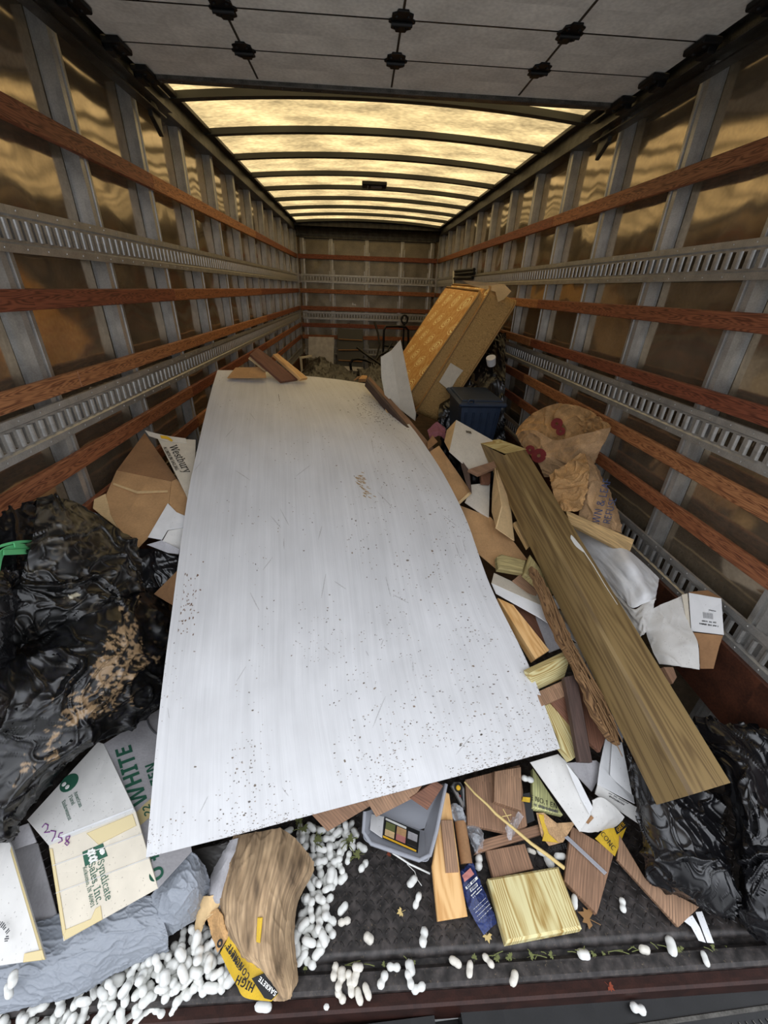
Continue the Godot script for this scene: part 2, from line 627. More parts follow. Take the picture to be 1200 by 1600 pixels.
	M.leaf = plain(Color(0.56, 0.42, 0.26), 0.8)
	M.leaf_green = plain(Color(0.40, 0.42, 0.24), 0.8)
	M.leaf_red = plain(Color(0.50, 0.22, 0.12), 0.8)
	M.straw = plain(Color(0.80, 0.70, 0.46), 0.7)
	M.cord = plain(Color(0.90, 0.90, 0.88), 0.5)
	M.roof = textured(gray_roof(), Color(1.0, 0.86, 0.60), 0.7, Vector3(1, 1, 1))
	M.roof.backlight_enabled = true
	M.roof.backlight = Color(1.14, 1.14, 1.14)
	M.clear = plain(Color(0.9, 0.92, 0.95, 0.12), 0.12)
	M.clear.transparency = BaseMaterial3D.TRANSPARENCY_ALPHA
	M.frost = plain(Color(0.70, 0.71, 0.74, 0.5), 0.4)
	M.frost.transparency = BaseMaterial3D.TRANSPARENCY_ALPHA
	M.mattress = textured(damask(), Color.WHITE, 0.75, Vector3(1.35, 1.35, 1.0))
	M.ticking = textured(scroll(), Color.WHITE, 0.8, Vector3(3.0, 3.0, 1.0))
	M.piping = plain(Color(0.62, 0.49, 0.31), 0.8)
	M.sheet = textured(sheet_tex(), Color.WHITE, 0.42)
	M.silver = plain(Color(0.66, 0.67, 0.68), 0.4, 0.5)


func gray_roof() -> ImageTexture:
	var a := noise(1.0, 41, 5)
	return gray(512, 512, func(x, y): return 0.80 + 0.27 * a.get_noise_2d(x * 0.010, y * 0.018) + 0.14 * a.get_noise_2d(x * 0.09 + 50.0, y * 0.16))


func damask() -> ImageTexture:
	var im := Image.create(256, 256, false, Image.FORMAT_RGB8)
	var f := noise(0.05, 51, 3)
	for y in 256:
		for x in 256:
			# sprays of slender leaves, each row shifted by half a repeat
			var cell := Vector2(fmod(x / 128.0 + 0.5 * (int(y / 64.0) % 2), 1.0) - 0.5, fmod(y / 64.0, 1.0) - 0.5)
			var d := Vector2(cell.x * 1.5, cell.y).rotated(0.5)
			var oval := Vector2(d.x * 1.2, d.y * 2.6).length() + 0.05 * f.get_noise_2d(x * 3.0, y * 3.0)
			var line := pow(absf(sin(oval * 12.0)), 1.6) if oval < 0.66 else 0.30
			var k := clampf(0.02 + 0.95 * line + 0.10 * f.get_noise_2d(x * 6.0, y * 6.0) + 0.25 * f.get_noise_2d(x, y), 0.0, 1.0)
			im.set_pixel(x, y, Color(0.74, 0.47, 0.19).lerp(Color(1.0, 0.96, 0.74), k))
	return ImageTexture.create_from_image(im)


func scroll() -> ImageTexture:
	var im := Image.create(256, 256, false, Image.FORMAT_RGB8)
	var f := noise(0.02, 57, 3)
	for y in 256:
		for x in 256:
			var k := absf(sin(14.0 * f.get_noise_2d(x, y) + 0.02 * x))
			im.set_pixel(x, y, Color(0.60, 0.47, 0.27).lerp(Color(0.76, 0.61, 0.38), k))
	return ImageTexture.create_from_image(im)


# the big white sheet: faint long streaks, dirt specks thickest towards the tail end, two brown scuffs
func sheet_tex() -> ImageTexture:
	var w := 768
	var h := 1536
	var r := RandomNumberGenerator.new()
	r.seed = 77
	var f := noise(1.0, 61, 4)
	var im := Image.create(w, h, false, Image.FORMAT_RGB8)
	for y in h:
		for x in w:
			var k := 0.80 + 0.03 * f.get_noise_2d(x * 0.05, y * 0.0022) + 0.025 * f.get_noise_2d(x * 0.4, y * 0.004) + 0.03 * f.get_noise_2d(x * 0.008, y * 0.006)
			im.set_pixel(x, y, Color(k, k, k * 1.005))
	for i in 5200:
		# v = 0 is the tail end
		var y := pow(r.randf(), 2.2)
		var x := r.randf()
		if f.get_noise_2d(x * 4.0, y * 5.0) + 0.55 * x - 0.35 + r.randf_range(-0.25, 0.25) < 0.0:
			continue
		var d := r.randf_range(0.12, 0.4)
		var s := r.randf_range(0.45, 1.25) * (1.7 if r.randf() < 0.05 else 1.0)
		splat(im, x * w, y * h, s * r.randf_range(0.8, 1.8), s, r.randf() * PI, Color(d * 1.1, d * 0.9, d * 0.7, r.randf_range(0.45, 0.95)))
	for i in 130:
		var p := Vector2(0.86 + 0.07 * r.randfn(), 0.79 + 0.035 * r.randfn())
		splat(im, p.x * w, p.y * h, r.randf_range(1.0, 3.6), r.randf_range(1.0, 2.4), r.randf() * PI, Color(0.12, 0.10, 0.08, 0.9))
	for i in 60:
		var p := Vector2(0.04 + 0.03 * absf(r.randfn()), 0.36 + 0.03 * r.randfn())
		splat(im, p.x * w, p.y * h, r.randf_range(1.0, 3.0), r.randf_range(0.8, 1.6), r.randf() * PI, Color(0.35, 0.24, 0.16, 0.9))
	for i in 46:
		# brown scuffs
		var a := Vector2(0.665, 0.545) if i < 30 else Vector2(0.675, 0.52)
		var p := a + Vector2(r.randfn() * 0.011, r.randfn() * 0.008)
		splat(im, p.x * w, p.y * h, r.randf_range(3.0, 8.0), r.randf_range(0.7, 1.6), -0.5 + 0.2 * r.randfn(), Color(0.55, 0.42, 0.24, 0.75))
	for i in 40:
		var y0 := r.randf() * h
		var x0 := r.randf() * w
		var t := r.randf_range(-0.9, 0.9) + PI * 0.5
		splat(im, x0, y0, r.randf_range(8.0, 40.0), 0.8, t, Color(0.5, 0.49, 0.48, 0.5))
	for i in 3:
		splat(im, 0.36 * w, (0.85 - 0.012 * i) * h, 14.0 - 4.0 * i, 1.4, PI * 0.5, Color(0.15, 0.13, 0.12, 0.9))
	return ImageTexture.create_from_image(im)


# ---------------------------------------------------------------- scene
func _ready() -> void:
	rng.seed = 2024
	camera_and_light()
	make_materials()
	build_truck()
	build_sheet()
	build_beds()
	build_left()
	build_front_left()
	build_middle()
	build_right()
	build_front()
	build_back()
	build_peanuts()


func camera_and_light() -> void:
	var cam := Camera3D.new()
	cam.name = "camera"
	cam.fov = 102.73
	cam.near = 0.02
	cam.far = 200.0
	cam.transform = Transform3D(Basis(Vector3(0.99821, 0.02977, 0.05184), Vector3(-0.00131, 0.8778, -0.47903), Vector3(-0.05977, 0.4781, 0.87627)).orthonormalized(), Vector3(-0.1427, 1.62, 0.4))
	add_child(cam)
	cam.current = true
	var sky_mat := ProceduralSkyMaterial.new()   # an even overcast
	# as under an even cloud cover, the zenith is about three times as bright as the horizon
	sky_mat.sky_top_color = Color(0.95, 0.97, 1.0)
	sky_mat.sky_horizon_color = Color(0.59, 0.60, 0.63)
	sky_mat.sky_curve = 0.6
	sky_mat.ground_bottom_color = Color(0.30, 0.30, 0.30)
	sky_mat.ground_horizon_color = Color(0.36, 0.36, 0.36)
	sky_mat.energy_multiplier = 1.0
	var sky := Sky.new()
	sky.sky_material = sky_mat
	var env := Environment.new()
	env.background_mode = Environment.BG_SKY
	env.sky = sky
	env.background_energy_multiplier = 1.0
	env.tonemap_mode = Environment.TONE_MAPPER_LINEAR
	env.tonemap_exposure = 3.35
	env.sdfgi_enabled = true
	env.ssao_enabled = true
	env.ssil_enabled = true
	var we := WorldEnvironment.new()
	we.name = "overcast_sky"
	we.environment = env
	add_child(we)


# ---------------------------------------------------------------- the truck body
const BACK := -7.95
const ROOF := 2.55
const POST_STEP := 0.6


func track_mesh(length: float) -> ArrayMesh:
	# slotted logistics track: along +z, facing +x, 0.127 high, centred on y = 0
	var g := Geo.new()
	var pitch := 0.0508
	var n := int(length / pitch)
	var L := n * pitch
	var X := Vector3(1, 0, 0)
	var prof := [[-0.0635, 0.0], [-0.0635, 0.012], [-0.040, 0.012], [-0.034, 0.005]]
	for s in [1.0, -1.0]:
		for i in 3:
			var a: Array = prof[i]
			var b: Array = prof[i + 1]
			var d := Vector3(b[0] - a[0], 0, 0)
			var out := Vector3(0.5, s * -0.1, 0)
			if i == 0: out = Vector3(0, -s, 0)
			g.quad(Vector3(a[1], a[0] * s, 0), Vector3(b[1], b[0] * s, 0), Vector3(b[1], b[0] * s, L), Vector3(a[1], a[0] * s, L), out)
	for k in n:
		var z := k * pitch
		var z1 := z + 0.017   # slot
		g.quad(Vector3(0.005, -0.034, z1), Vector3(0.005, 0.034, z1), Vector3(0.005, 0.034, z + pitch), Vector3(0.005, -0.034, z + pitch), X)
		for s in [1.0, -1.0]:
			g.quad(Vector3(0.005, s * 0.027, z), Vector3(0.005, s * 0.034, z), Vector3(0.005, s * 0.034, z1), Vector3(0.005, s * 0.027, z1), X)
		# rolled bar beside the slot
		var steps := 5
		for i in steps:
			var a0 := PI * i / steps
			var a1 := PI * (i + 1) / steps
			var c := z1 + 0.010
			var p0 := Vector3(0.005 + 0.008 * sin(a0), 0, c - 0.010 * cos(a0))
			var p1 := Vector3(0.005 + 0.008 * sin(a1), 0, c - 0.010 * cos(a1))
			var h := Vector3(0, 0.028, 0)
			g.quad(p0 - h, p0 + h, p1 + h, p1 - h, Vector3(sin((a0 + a1) / 2), 0, -cos((a0 + a1) / 2)))
		# slot cheeks
		g.quad(Vector3(-0.01, -0.027, z), Vector3(-0.01, 0.027, z), Vector3(0.005, 0.027, z), Vector3(0.005, -0.027, z), Vector3(0, 0, 1))
		if k % 2 == 0:
			for s in [1.0, -1.0]:
				g.lathe(Vector3(0.012, s * 0.052, z + 0.02), X, [[0.004, 0.0], [0.003, 0.002], [0.0, 0.0022]], 6)
	return g.mesh(Vector3.ZERO)


func post_geo(at: Vector3, out: Vector3, along: Vector3, h0: float, h1: float) -> Geo:
	# hat section: flanges on the skin, two ribs and a groove
	var g := Geo.new()
	var prof := [[-0.050, 0.002], [-0.034, 0.002], [-0.030, 0.052], [-0.009, 0.055], [-0.006, 0.046], [0.006, 0.046], [0.009, 0.055], [0.030, 0.052], [0.034, 0.002], [0.050, 0.002]]
	for i in prof.size() - 1:
		var a: Vector3 = at + along * prof[i][0] + out * prof[i][1]
		var b: Vector3 = at + along * prof[i + 1][0] + out * prof[i + 1][1]
		var side: Vector3 = along * -(prof[i + 1][1] - prof[i][1]) + out * (prof[i + 1][0] - prof[i][0])
		g.quad(a + Vector3(0, h0, 0), b + Vector3(0, h0, 0), b + Vector3(0, h1, 0), a + Vector3(0, h1, 0), side)
	return g


func skin_panel(corner: Vector3, along: Vector3, w: float, h: float, out: Vector3, seed_: int) -> Geo:
	# thin sheet, slightly dished and rippled as such skins are
	var g := Geo.new()
	var net := []
	for j in 9:
		var row := []
		for i in 5:
			row.append(corner + along * (w * i / 4.0) + Vector3(0, h * j / 8.0, 0))
		net.append(row)
	var bump := func(u: float, v: float, p: Vector3) -> float:
		var rim := sin(PI * u) * minf(1.0, 6.0 * minf(v, 1.0 - v))
		var s := 1.0 if out.dot(g_up(along)) > 0.0 else 1.0
		return rim * s * (0.005 * soft.get_noise_3d(p.x * 0.4 + seed_ * 3.1, p.y * 1.8, p.z * 1.2) + 0.0024 * sin(v * 40.0 + 3.0 * soft.get_noise_2d(seed_, u * 1.5)))
	g.skin(net, 12, 56, 0.002, bump)
	return g


func g_up(a: Vector3) -> Vector3:
	return Vector3.UP.cross(a)


func build_truck() -> void:
	var ground := Geo.new()
	ground.box(Vector3(0, -1.02, 0), Vector3(16, 0, 0), Vector3(0, 0.02, 0), Vector3(0, 0, 16))  # yard out of view, kept pale to throw light up at the door
	structure(part("ground", ground, M.bounce_concrete), "unseen pale concrete yard under the truck, lightened to bounce light", "ground")

	# floor: wooden bed, steel tread plate at the tail
	var fg := Geo.new()
	fg.box(Vector3(0, -0.08, -4.6), Vector3(1.33, 0, 0), Vector3(0, 0.08, 0), Vector3(0, 0, 3.4))
	var floor_ := part("floor", fg, M.bed_wood)
	structure(floor_, "worn truck floor with dark steel tread plate at the open end", "floor")
	var pg := Geo.new()
	pg.box(Vector3(0, -0.08, -0.609), Vector3(1.33, 0, 0), Vector3(0, 0.08, 0), Vector3(0, 0, 0.591))
	pg.tube([Vector3(-1.33, -0.018, -0.018), Vector3(1.33, -0.018, -0.018)], 0.018, 12)
	part("tread_plate", pg, M.plate, floor_, "dark steel tread plate along the open end")
	var lug := Geo.new()
	var ring := []
	for k in 8:
		ring.append(Vector3(0.0095 * cos(TAU * k / 8), 0, 0.0034 * sin(TAU * k / 8)))
	for k in 8:
		var a: Vector3 = ring[k]
		var b: Vector3 = ring[(k + 1) % 8]
		var a2 := Vector3(a.x * 0.7, 0.0022, a.z * 0.5)
		var b2 := Vector3(b.x * 0.7, 0.0022, b.z * 0.5)
		lug.quad(a, b, b2, a2, a + Vector3(0, 0.006, 0))
		lug.tri(a2, b2, Vector3(0, 0.0024, 0), Vector3.UP)
	var mm := MultiMesh.new()
	mm.transform_format = MultiMesh.TRANSFORM_3D
	mm.mesh = lug.mesh(Vector3.ZERO)
	var spots := []
	for j in 54:
		for i in 112:
			spots.append([Vector3(-1.2 + i * 0.0215, 0.0, -0.032 - j * 0.0215), (i + j) % 2])
	mm.instance_count = spots.size()
	for k in spots.size():
		mm.set_instance_transform(k, Transform3D(Basis(Vector3.UP, 0.78 if spots[k][1] == 0 else -0.78), spots[k][0]))
	var mi := MultiMeshInstance3D.new()
	mi.name = "tread_lug"
	mi.multimesh = mm
	mi.material_override = M.plate
	mi.set_meta("kind", "stuff")
	floor_.add_child(mi)
	mi.position = -floor_.position

	# tail sill, rusted channel and black bumper step
	var s1 := Geo.new()
	s1.box(Vector3(0, -0.06, 0.006), Vector3(1.33, 0, 0), Vector3(0, 0.03, 0), Vector3(0, 0, 0.012))
	s1.box(Vector3(0, -0.055, 0.036), Vector3(1.33, 0, 0), Vector3(0, 0.047, 0), Vector3(0, 0, 0.022), 0.008)
	structure(part("trim_1", s1, M.plate), "dark scuffed steel ledge along the tail of the floor", "sill")
	var s2 := Geo.new()
	s2.box(Vector3(0, -0.075, 0.074), Vector3(1.33, 0, 0), Vector3(0, 0.045, -0.004), Vector3(0, 0.002, 0.017), 0.006)
	structure(part("trim_2", s2, M.rust), "rusted dark red steel channel below the tail ledge", "sill")
	var s3 := CSGBox3D.new()
	s3.name = "trim_3"
	s3.size = Vector3(2.7, 0.09, 0.30)
	s3.position = Vector3(0, -0.125, 0.245)
	s3.rotation.y = 0.035
	s3.material = M.rubber
	add_child(s3)
	structure(s3, "black bumper step with a square pocket at the very bottom of the frame", "bumper")
	var hole := CSGBox3D.new()
	hole.name = "pocket"
	hole.operation = CSGShape3D.OPERATION_SUBTRACTION
	hole.size = Vector3(0.072, 0.1, 0.05)
	hole.position = Vector3(0.10, 0.03, -0.125)
	hole.material = M.hardware
	s3.add_child(hole)
	var lip := Geo.new()
	lip.box(Vector3(0.7876, -0.078, 0.1288), Vector3(0.3, 0, -0.012), Vector3(0, 0.004, 0), Vector3(0, 0, 0.005), 0.002)
	for k in 26:
		var a: Vector3 = Vector3(0.7952, -0.078, 0.1423) + Vector3(-0.24 + 0.02 * k, 0, 0.012 - 0.0007 * k)
		lip.tube([a, a + Vector3(0.012, 0, 0.03)], 0.002, 5)
	var lipm := part("trim_4", lip, M.galvanised_dark)
	structure(lipm, "grey ribbed strip on the bumper step at the lower right", "trim")

	# side walls
	var track := track_mesh(7.8)
	var heights := [0.56, 1.165, 1.75]
	var slats := [[2.04, 2.107], [1.524, 1.586], [1.251, 1.311], [0.972, 1.036], [0.775, 0.838]]
	for side in [-1.0, 1.0]:
		var called := "wall_left" if side < 0.0 else "wall_right"
		var shell := Geo.new()
		shell.box(Vector3(side * 1.325, 1.28, -3.98), Vector3(0.025, 0, 0), Vector3(0, 1.28, 0), Vector3(0, 0, 3.99))
		var wall := part(called, shell, M.alloy)
		structure(wall, "left side wall of the truck, metal skin with posts, slats and slotted tracks" if side < 0.0 else "right side wall of the truck, metal skin with posts, slats and slotted tracks", "wall")
		var out := Vector3(-side, 0, 0)
		var first := -0.56 if side < 0.0 else -0.60
		var zs := []
		for k in 13:
			zs.append(first - k * POST_STEP)
		for k in 13:
			var z: float = zs[k]
			if z < -7.9: continue
			part("post", post_geo(Vector3(side * 1.292, 0, z), out, Vector3(0, 0, 1), 0.02, 2.45), M.galvanised, wall)
		var edges := [0.0] + zs + [BACK]
		for k in edges.size() - 1:
			if edges[k + 1] < BACK - 0.01 or edges[k] - edges[k + 1] < 0.12: continue
			part("skin_panel", skin_panel(Vector3(side * 1.294, 0.02, edges[k + 1]), Vector3(0, 0, 1), edges[k] - edges[k + 1], 2.43, out, k + int(side * 20)), M.alloy, wall)
		for h in heights:
			var t := MeshInstance3D.new()
			t.name = "slotted_track"
			t.mesh = track
			t.material_override = M.galvanised
			wall.add_child(t, true)
			t.position = Vector3(side * 1.238, h, BACK + 0.08 if side < 0.0 else -0.08) - wall.position
			if side > 0.0:
				t.rotation.y = PI
		for r in slats.size():
			var cuts := [0.0, -2.35, -4.75, BACK + 0.03]
			if side > 0.0: cuts = [0.0, -3.05, -5.45, BACK + 0.03]
			if r == 2 and side < 0.0: cuts = [0.0, -1.28, -2.55, -4.9, BACK + 0.03]
			for k in cuts.size() - 1:
				var sg := Geo.new()
				var y0: float = slats[r][0]
				var y1: float = slats[r][1]
				sg.box(Vector3(side * 1.226, (y0 + y1) / 2, (cuts[k] + cuts[k + 1]) / 2), Vector3(0.011, 0, 0), Vector3(0, (y1 - y0) / 2, 0), Vector3(0, 0, (cuts[k] - cuts[k + 1]) / 2 - 0.001), 0.003)
				part("wall_slat", sg, M.slat[(r * 3 + k * 2 + (1 if side > 0.0 else 0)) % 4] if not (r == 2 and k == 1) else M.slat[2], wall)
		var kb := Geo.new()
		kb.box(Vector3(side * 1.225, 0.36, -3.97), Vector3(0.012, 0, 0), Vector3(0, 0.135, 0), Vector3(0, 0, 3.96), 0.002)
		part("kick_board", kb, M.kick, wall, "reddish brown board below the lowest track")
		var tr := Geo.new()
		tr.box(Vector3(side * 1.255, 2.49, -3.97), Vector3(0.05, 0, 0), Vector3(0, 0.05, 0), Vector3(0, 0, 3.97), 0.004)
		tr.box(Vector3(side * 1.19, 2.535, -3.97), Vector3(0.028, 0, 0), Vector3(0, 0.012, 0), Vector3(0, 0, 3.97), 0.003)
		tr.box(Vector3(side * 1.205, 2.452, -3.97), Vector3(0.006, 0, 0), Vector3(0, 0.018, 0), Vector3(0, 0, 3.97), 0.002)
		part("top_rail", tr, M.rail, wall)
		var cp := Geo.new()
		cp.box(Vector3(side * 1.25, 1.25, BACK + 0.035), Vector3(0.035, 0, 0), Vector3(0, 1.2, 0), Vector3(0, 0, 0.035), 0.006)
		part("corner_post", cp, M.galvanised, wall)

	# front wall
	var back := Geo.new()
	back.box(Vector3(0, 1.3, BACK - 0.025), Vector3(1.35, 0, 0), Vector3(0, 1.3, 0), Vector3(0, 0, 0.025))
	var wb := part("wall_back", back, M.alloy)
	structure(wb, "far front wall of the truck, metal skin crossed by slats and slotted tracks", "wall")
	var xs := [-1.115, -0.63, -0.02, 0.59, 1.10]
	for x in xs:
		part("post", post_geo(Vector3(x, 0, BACK + 0.002), Vector3(0, 0, 1), Vector3(1, 0, 0), 0.02, 2.36), M.galvanised, wb)
	for k in 4:
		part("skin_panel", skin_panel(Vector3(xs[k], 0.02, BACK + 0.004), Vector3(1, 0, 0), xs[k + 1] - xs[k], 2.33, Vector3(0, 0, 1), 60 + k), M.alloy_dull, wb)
	var btrack := track_mesh(2.36)
	for h in heights:
		var t := MeshInstance3D.new()
		t.name = "slotted_track"
		t.mesh = btrack
		t.material_override = M.galvanised
		wb.add_child(t, true)
		t.rotation.y = -PI / 2
		t.position = Vector3(1.17, h, BACK + 0.058) - wb.position
	for r in slats.size():
		var sg := Geo.new()
		sg.box(Vector3(0, (slats[r][0] + slats[r][1]) / 2, BACK + 0.068), Vector3(1.2, 0, 0), Vector3(0, 0.034, 0), Vector3(0, 0, 0.011), 0.003)
		part("wall_slat", sg, M.slat[[3, 1, 0, 3, 1][r]], wb)
	var cove := Geo.new()
	for k in 8:
		var a0 := PI / 2 * k / 8
		var a1 := PI / 2 * (k + 1) / 8
		var p0 := Vector3(0, 2.36 + 0.21 * sin(a0), BACK + 0.04 + 0.22 * (1.0 - cos(a0)))
		var p1 := Vector3(0, 2.36 + 0.21 * sin(a1), BACK + 0.04 + 0.22 * (1.0 - cos(a1)))
		cove.quad(p0 - Vector3(1.24, 0, 0), p0 + Vector3(1.24, 0, 0), p1 + Vector3(1.24, 0, 0), p1 - Vector3(1.24, 0, 0), Vector3(0, -0.5, 0.5))
	cove.box(Vector3(0, 2.35, BACK + 0.05), Vector3(1.16, 0, 0), Vector3(0, 0.012, 0), Vector3(0, 0, 0.02), 0.003)
	part("cove", cove, M.rail, wb)

	# translucent roof on steel bows
	var roof := Geo.new()
	var cols := 24
	for k in cols:
		var x0 := -1.25 + 2.5 * k / cols
		var x1 := -1.25 + 2.5 * (k + 1) / cols
		var a := Vector3(x0, roof_y(x0), 0.03)
		var b := Vector3(x1, roof_y(x1), 0.03)
		var zz := 16
		for j in zz:
			var z0 := 0.03 - 0.5 * j
			var z1 := 0.03 - 0.5 * (j + 1)
			var v0 := pingpong(j * 0.2, 1.0)
			var v1 := pingpong((j + 1) * 0.2, 1.0)
			roof.quad(Vector3(x0, a.y, z0), Vector3(x1, b.y, z0), Vector3(x1, b.y, z1), Vector3(x0, a.y, z1), Vector3(0, -1, 0), Vector2(x0 * 0.4 + 0.5, v0), Vector2(x1 * 0.4 + 0.5, v0), Vector2(x1 * 0.4 + 0.5, v1), Vector2(x0 * 0.4 + 0.5, v1))
	var ceiling := part("ceiling", roof, M.roof)
	structure(ceiling, "translucent tan fibreglass roof glowing with daylight, crossed by steel bows", "roof")
	for k in 13:
		var z := -0.35 - 0.61 * k
		var bg := Geo.new()
		for i in 20:
			var x0 := -1.22 + 2.44 * i / 20.0
			var x1 := -1.22 + 2.44 * (i + 1) / 20.0
			var y0 := roof_y(x0) - 0.002
			var y1 := roof_y(x1) - 0.002
			var d := Vector3(0, 0.034, 0)
			var w := Vector3(0, 0, 0.026)
			var p := Vector3(x0, y0, z)
			var q := Vector3(x1, y1, z)
			bg.quad(p - d - w, q - d - w, q - d + w, p - d + w, Vector3.DOWN)
			bg.quad(p - d + w, q - d + w, q + w, p + w, Vector3(0, 0, 1))
			bg.quad(p - d - w, q - d - w, q - w, p - w, Vector3(0, 0, -1))
		part("roof_bow", bg, M.bow, ceiling)
	var head := Geo.new()
	head.box(Vector3(0, 2.58, 0.01), Vector3(1.34, 0, 0), Vector3(0, 0.09, 0), Vector3(0, 0, 0.025), 0.003)
	part("rear_header", head, M.rail, ceiling)
	head = Geo.new()
	head.box(Vector3(0, 2.58, BACK + 0.1), Vector3(1.34, 0, 0), Vector3(0, 0.09, 0), Vector3(0, 0, 0.10), 0.003)
	part("front_header", head, M.rail, ceiling)

	var dome := thing("dome_light", "small rectangular dome light, unlit, fixed under a roof bow", "ceiling light", Vector3(0.01, 2.585, -5.08))
	var dg := Geo.new()
	dg.box(Vector3(0.01, 2.592, -5.08), Vector3(0.13, 0, 0), Vector3(0, 0.022, 0), Vector3(0, 0, 0.085), 0.008)
	part("body", dg, M.hardware, dome)
	dg = Geo.new()
	dg.box(Vector3(0.03, 2.566, -5.08), Vector3(0.06, 0, 0), Vector3(0, 0.006, 0), Vector3(0, 0, 0.05), 0.004)
	dg.tube([Vector3(-0.06, 2.566, -5.13), Vector3(-0.06, 2.566, -5.03)], 0.007, 6)
	part("lens", dg, M.frost, dome)

	build_door()


func roof_y(x: float) -> float:
	return ROOF + 0.055 * (1.0 - pow(x / 1.22, 2.0))


func build_door() -> void:
	var Y := 2.43
	var door := Node3D.new()
	door.name = "door_1"
	door.position = Vector3(0, Y, -1.0)
	add_child(door)
	structure(door, "white roll up door rolled open under the roof, black hinges on its panel joints", "door")
	var step := 0.28
	for k in 8:
		var z := -2.19 + step * (k + 0.5)
		var g := Geo.new()
		g.box(Vector3(0, Y + 0.012, z), Vector3(1.10, 0, 0), Vector3(0, 0.012, 0), Vector3(0, 0, step / 2 - 0.003), 0.0008)
		part("door_panel", g, M.door, door)
	for k in range(1, 8):
		var js := Geo.new()
		js.box(Vector3(0, Y + 0.0052, -2.19 + step * k), Vector3(1.09, 0, 0), Vector3(0, 0.006, 0), Vector3(0, 0, 0.0034))
		part("gap_shade", js, M.hardware, door)  # dark strip added in each panel gap, standing for the shade inside it
	var bk := Geo.new()
	bk.box(Vector3(0, Y + 0.028, -1.07), Vector3(1.09, 0, 0), Vector3(0, 0.003, 0), Vector3(0, 0, 1.12))
	part("light_block", bk, M.hardware, door)  # unseen dark sheet added above the panels to stop roof light leaking through
	var e := Geo.new()
	e.box(Vector3(0, Y - 0.002, -2.205), Vector3(1.08, 0, 0), Vector3(0, 0.014, 0), Vector3(0, 0, 0.024), 0.004)
	for k in 24:
		e.lathe(Vector3(-1.04 + k * 0.09, Y - 0.016, -2.205), Vector3.DOWN, [[0.005, 0.0], [0.004, 0.002], [0.0, 0.003]], 6)
	part("edge_strip", e, M.galvanised_dark, door)
	var columns := [Vector3(-0.5997, 2.43, -1.882).x, Vector3(0.0005, 2.43, -1.891).x, Vector3(0.5933, 2.43, -1.877).x]
	for x in columns:
		var sg := Geo.new()
		sg.box(Vector3(x, Y - 0.001, -1.08), Vector3(0.004, 0, 0), Vector3(0, 0.0012, 0), Vector3(0, 0, 1.08))
		part("stain_strip", sg, M.rail, door)
	for k in range(1, 7):
		var z := -2.19 + step * k
		for x in columns:
			var h := Geo.new()
			var o := []
			for p in [[-0.018, -0.065], [0.018, -0.065], [0.022, -0.05], [0.036, -0.042], [0.036, -0.014], [0.046, -0.006], [0.046, 0.006], [0.036, 0.014], [0.036, 0.042], [0.022, 0.05], [0.018, 0.065], [-0.018, 0.065], [-0.022, 0.05], [-0.036, 0.042], [-0.036, 0.014], [-0.046, 0.006], [-0.046, -0.006], [-0.036, -0.014], [-0.036, -0.042], [-0.022, -0.05]]:
				o.append(Vector3(x + p[0], Y - 0.006, z + p[1]))
			h.slab(o, 0.006, 0.0015, Vector3.DOWN)
			h.tube([Vector3(x - 0.036, Y - 0.010, z), Vector3(x + 0.036, Y - 0.010, z)], 0.008, 8)
			for q in [[-0.02, -0.032], [0.02, -0.032], [-0.02, 0.032], [0.02, 0.032]]:
				h.lathe(Vector3(x + q[0], Y - 0.006, z + q[1]), Vector3.DOWN, [[0.007, 0.0], [0.006, 0.004], [0.0, 0.005]], 8)
			part("hinge", h, M.hardware, door)
	for s in [-1.0, 1.0]:
		var t := Geo.new()
		t.box(Vector3(s * 1.155, Y - 0.005, -1.25), Vector3(0.004, 0, 0), Vector3(0, 0.028, 0), Vector3(0, 0, 1.28))
		t.box(Vector3(s * 1.138, Y - 0.033, -1.25), Vector3(0.018, 0, 0), Vector3(0, 0.003, 0), Vector3(0, 0, 1.28))
		t.box(Vector3(s * 1.138, Y + 0.023, -1.25), Vector3(0.018, 0, 0), Vector3(0, 0.003, 0), Vector3(0, 0, 1.28))
		t.box(Vector3(s * 1.18, Y - 0.055, -1.25), Vector3(0.025, 0, 0), Vector3(0, 0.003, 0), Vector3(0, 0, 1.28))
		# hanger that carries the end of the track
		t.box(Vector3(s * 1.19, Y - 0.06, -2.46), Vector3(0.012, 0, 0), Vector3(0, 0.05, 0), Vector3(0, 0.03, 0.05), 0.003)
		part("door_track", t, M.rail, door)
		for k in 8:
			var z := -2.19 + step * k + (0.03 if k == 0 else 0.0)
			var r := Geo.new()
			var w := 0.055 if k > 0 else 0.075
			r.box(Vector3(s * 1.085, Y - 0.012, z), Vector3(0.035, 0, 0), Vector3(0, 0.010, 0), Vector3(0, 0, w), 0.004)
			r.box(Vector3(s * 1.105, Y - 0.022, z), Vector3(0.016, 0, 0), Vector3(0, 0.016, 0), Vector3(0, 0, w * 0.6), 0.004)
			r.lathe(Vector3(s * 1.12, Y - 0.005, z), Vector3(s, 0, 0), [[0.008, 0.0], [0.02, 0.004], [0.022, 0.012], [0.0, 0.02]], 12)
			for q in [-0.5, 0.5]:
				r.lathe(Vector3(s * 1.075, Y - 0.022, z + w * q), Vector3.DOWN, [[0.008, 0.0], [0.006, 0.005], [0.0, 0.006]], 8)
			part("roller_bracket", r, M.hardware, door)


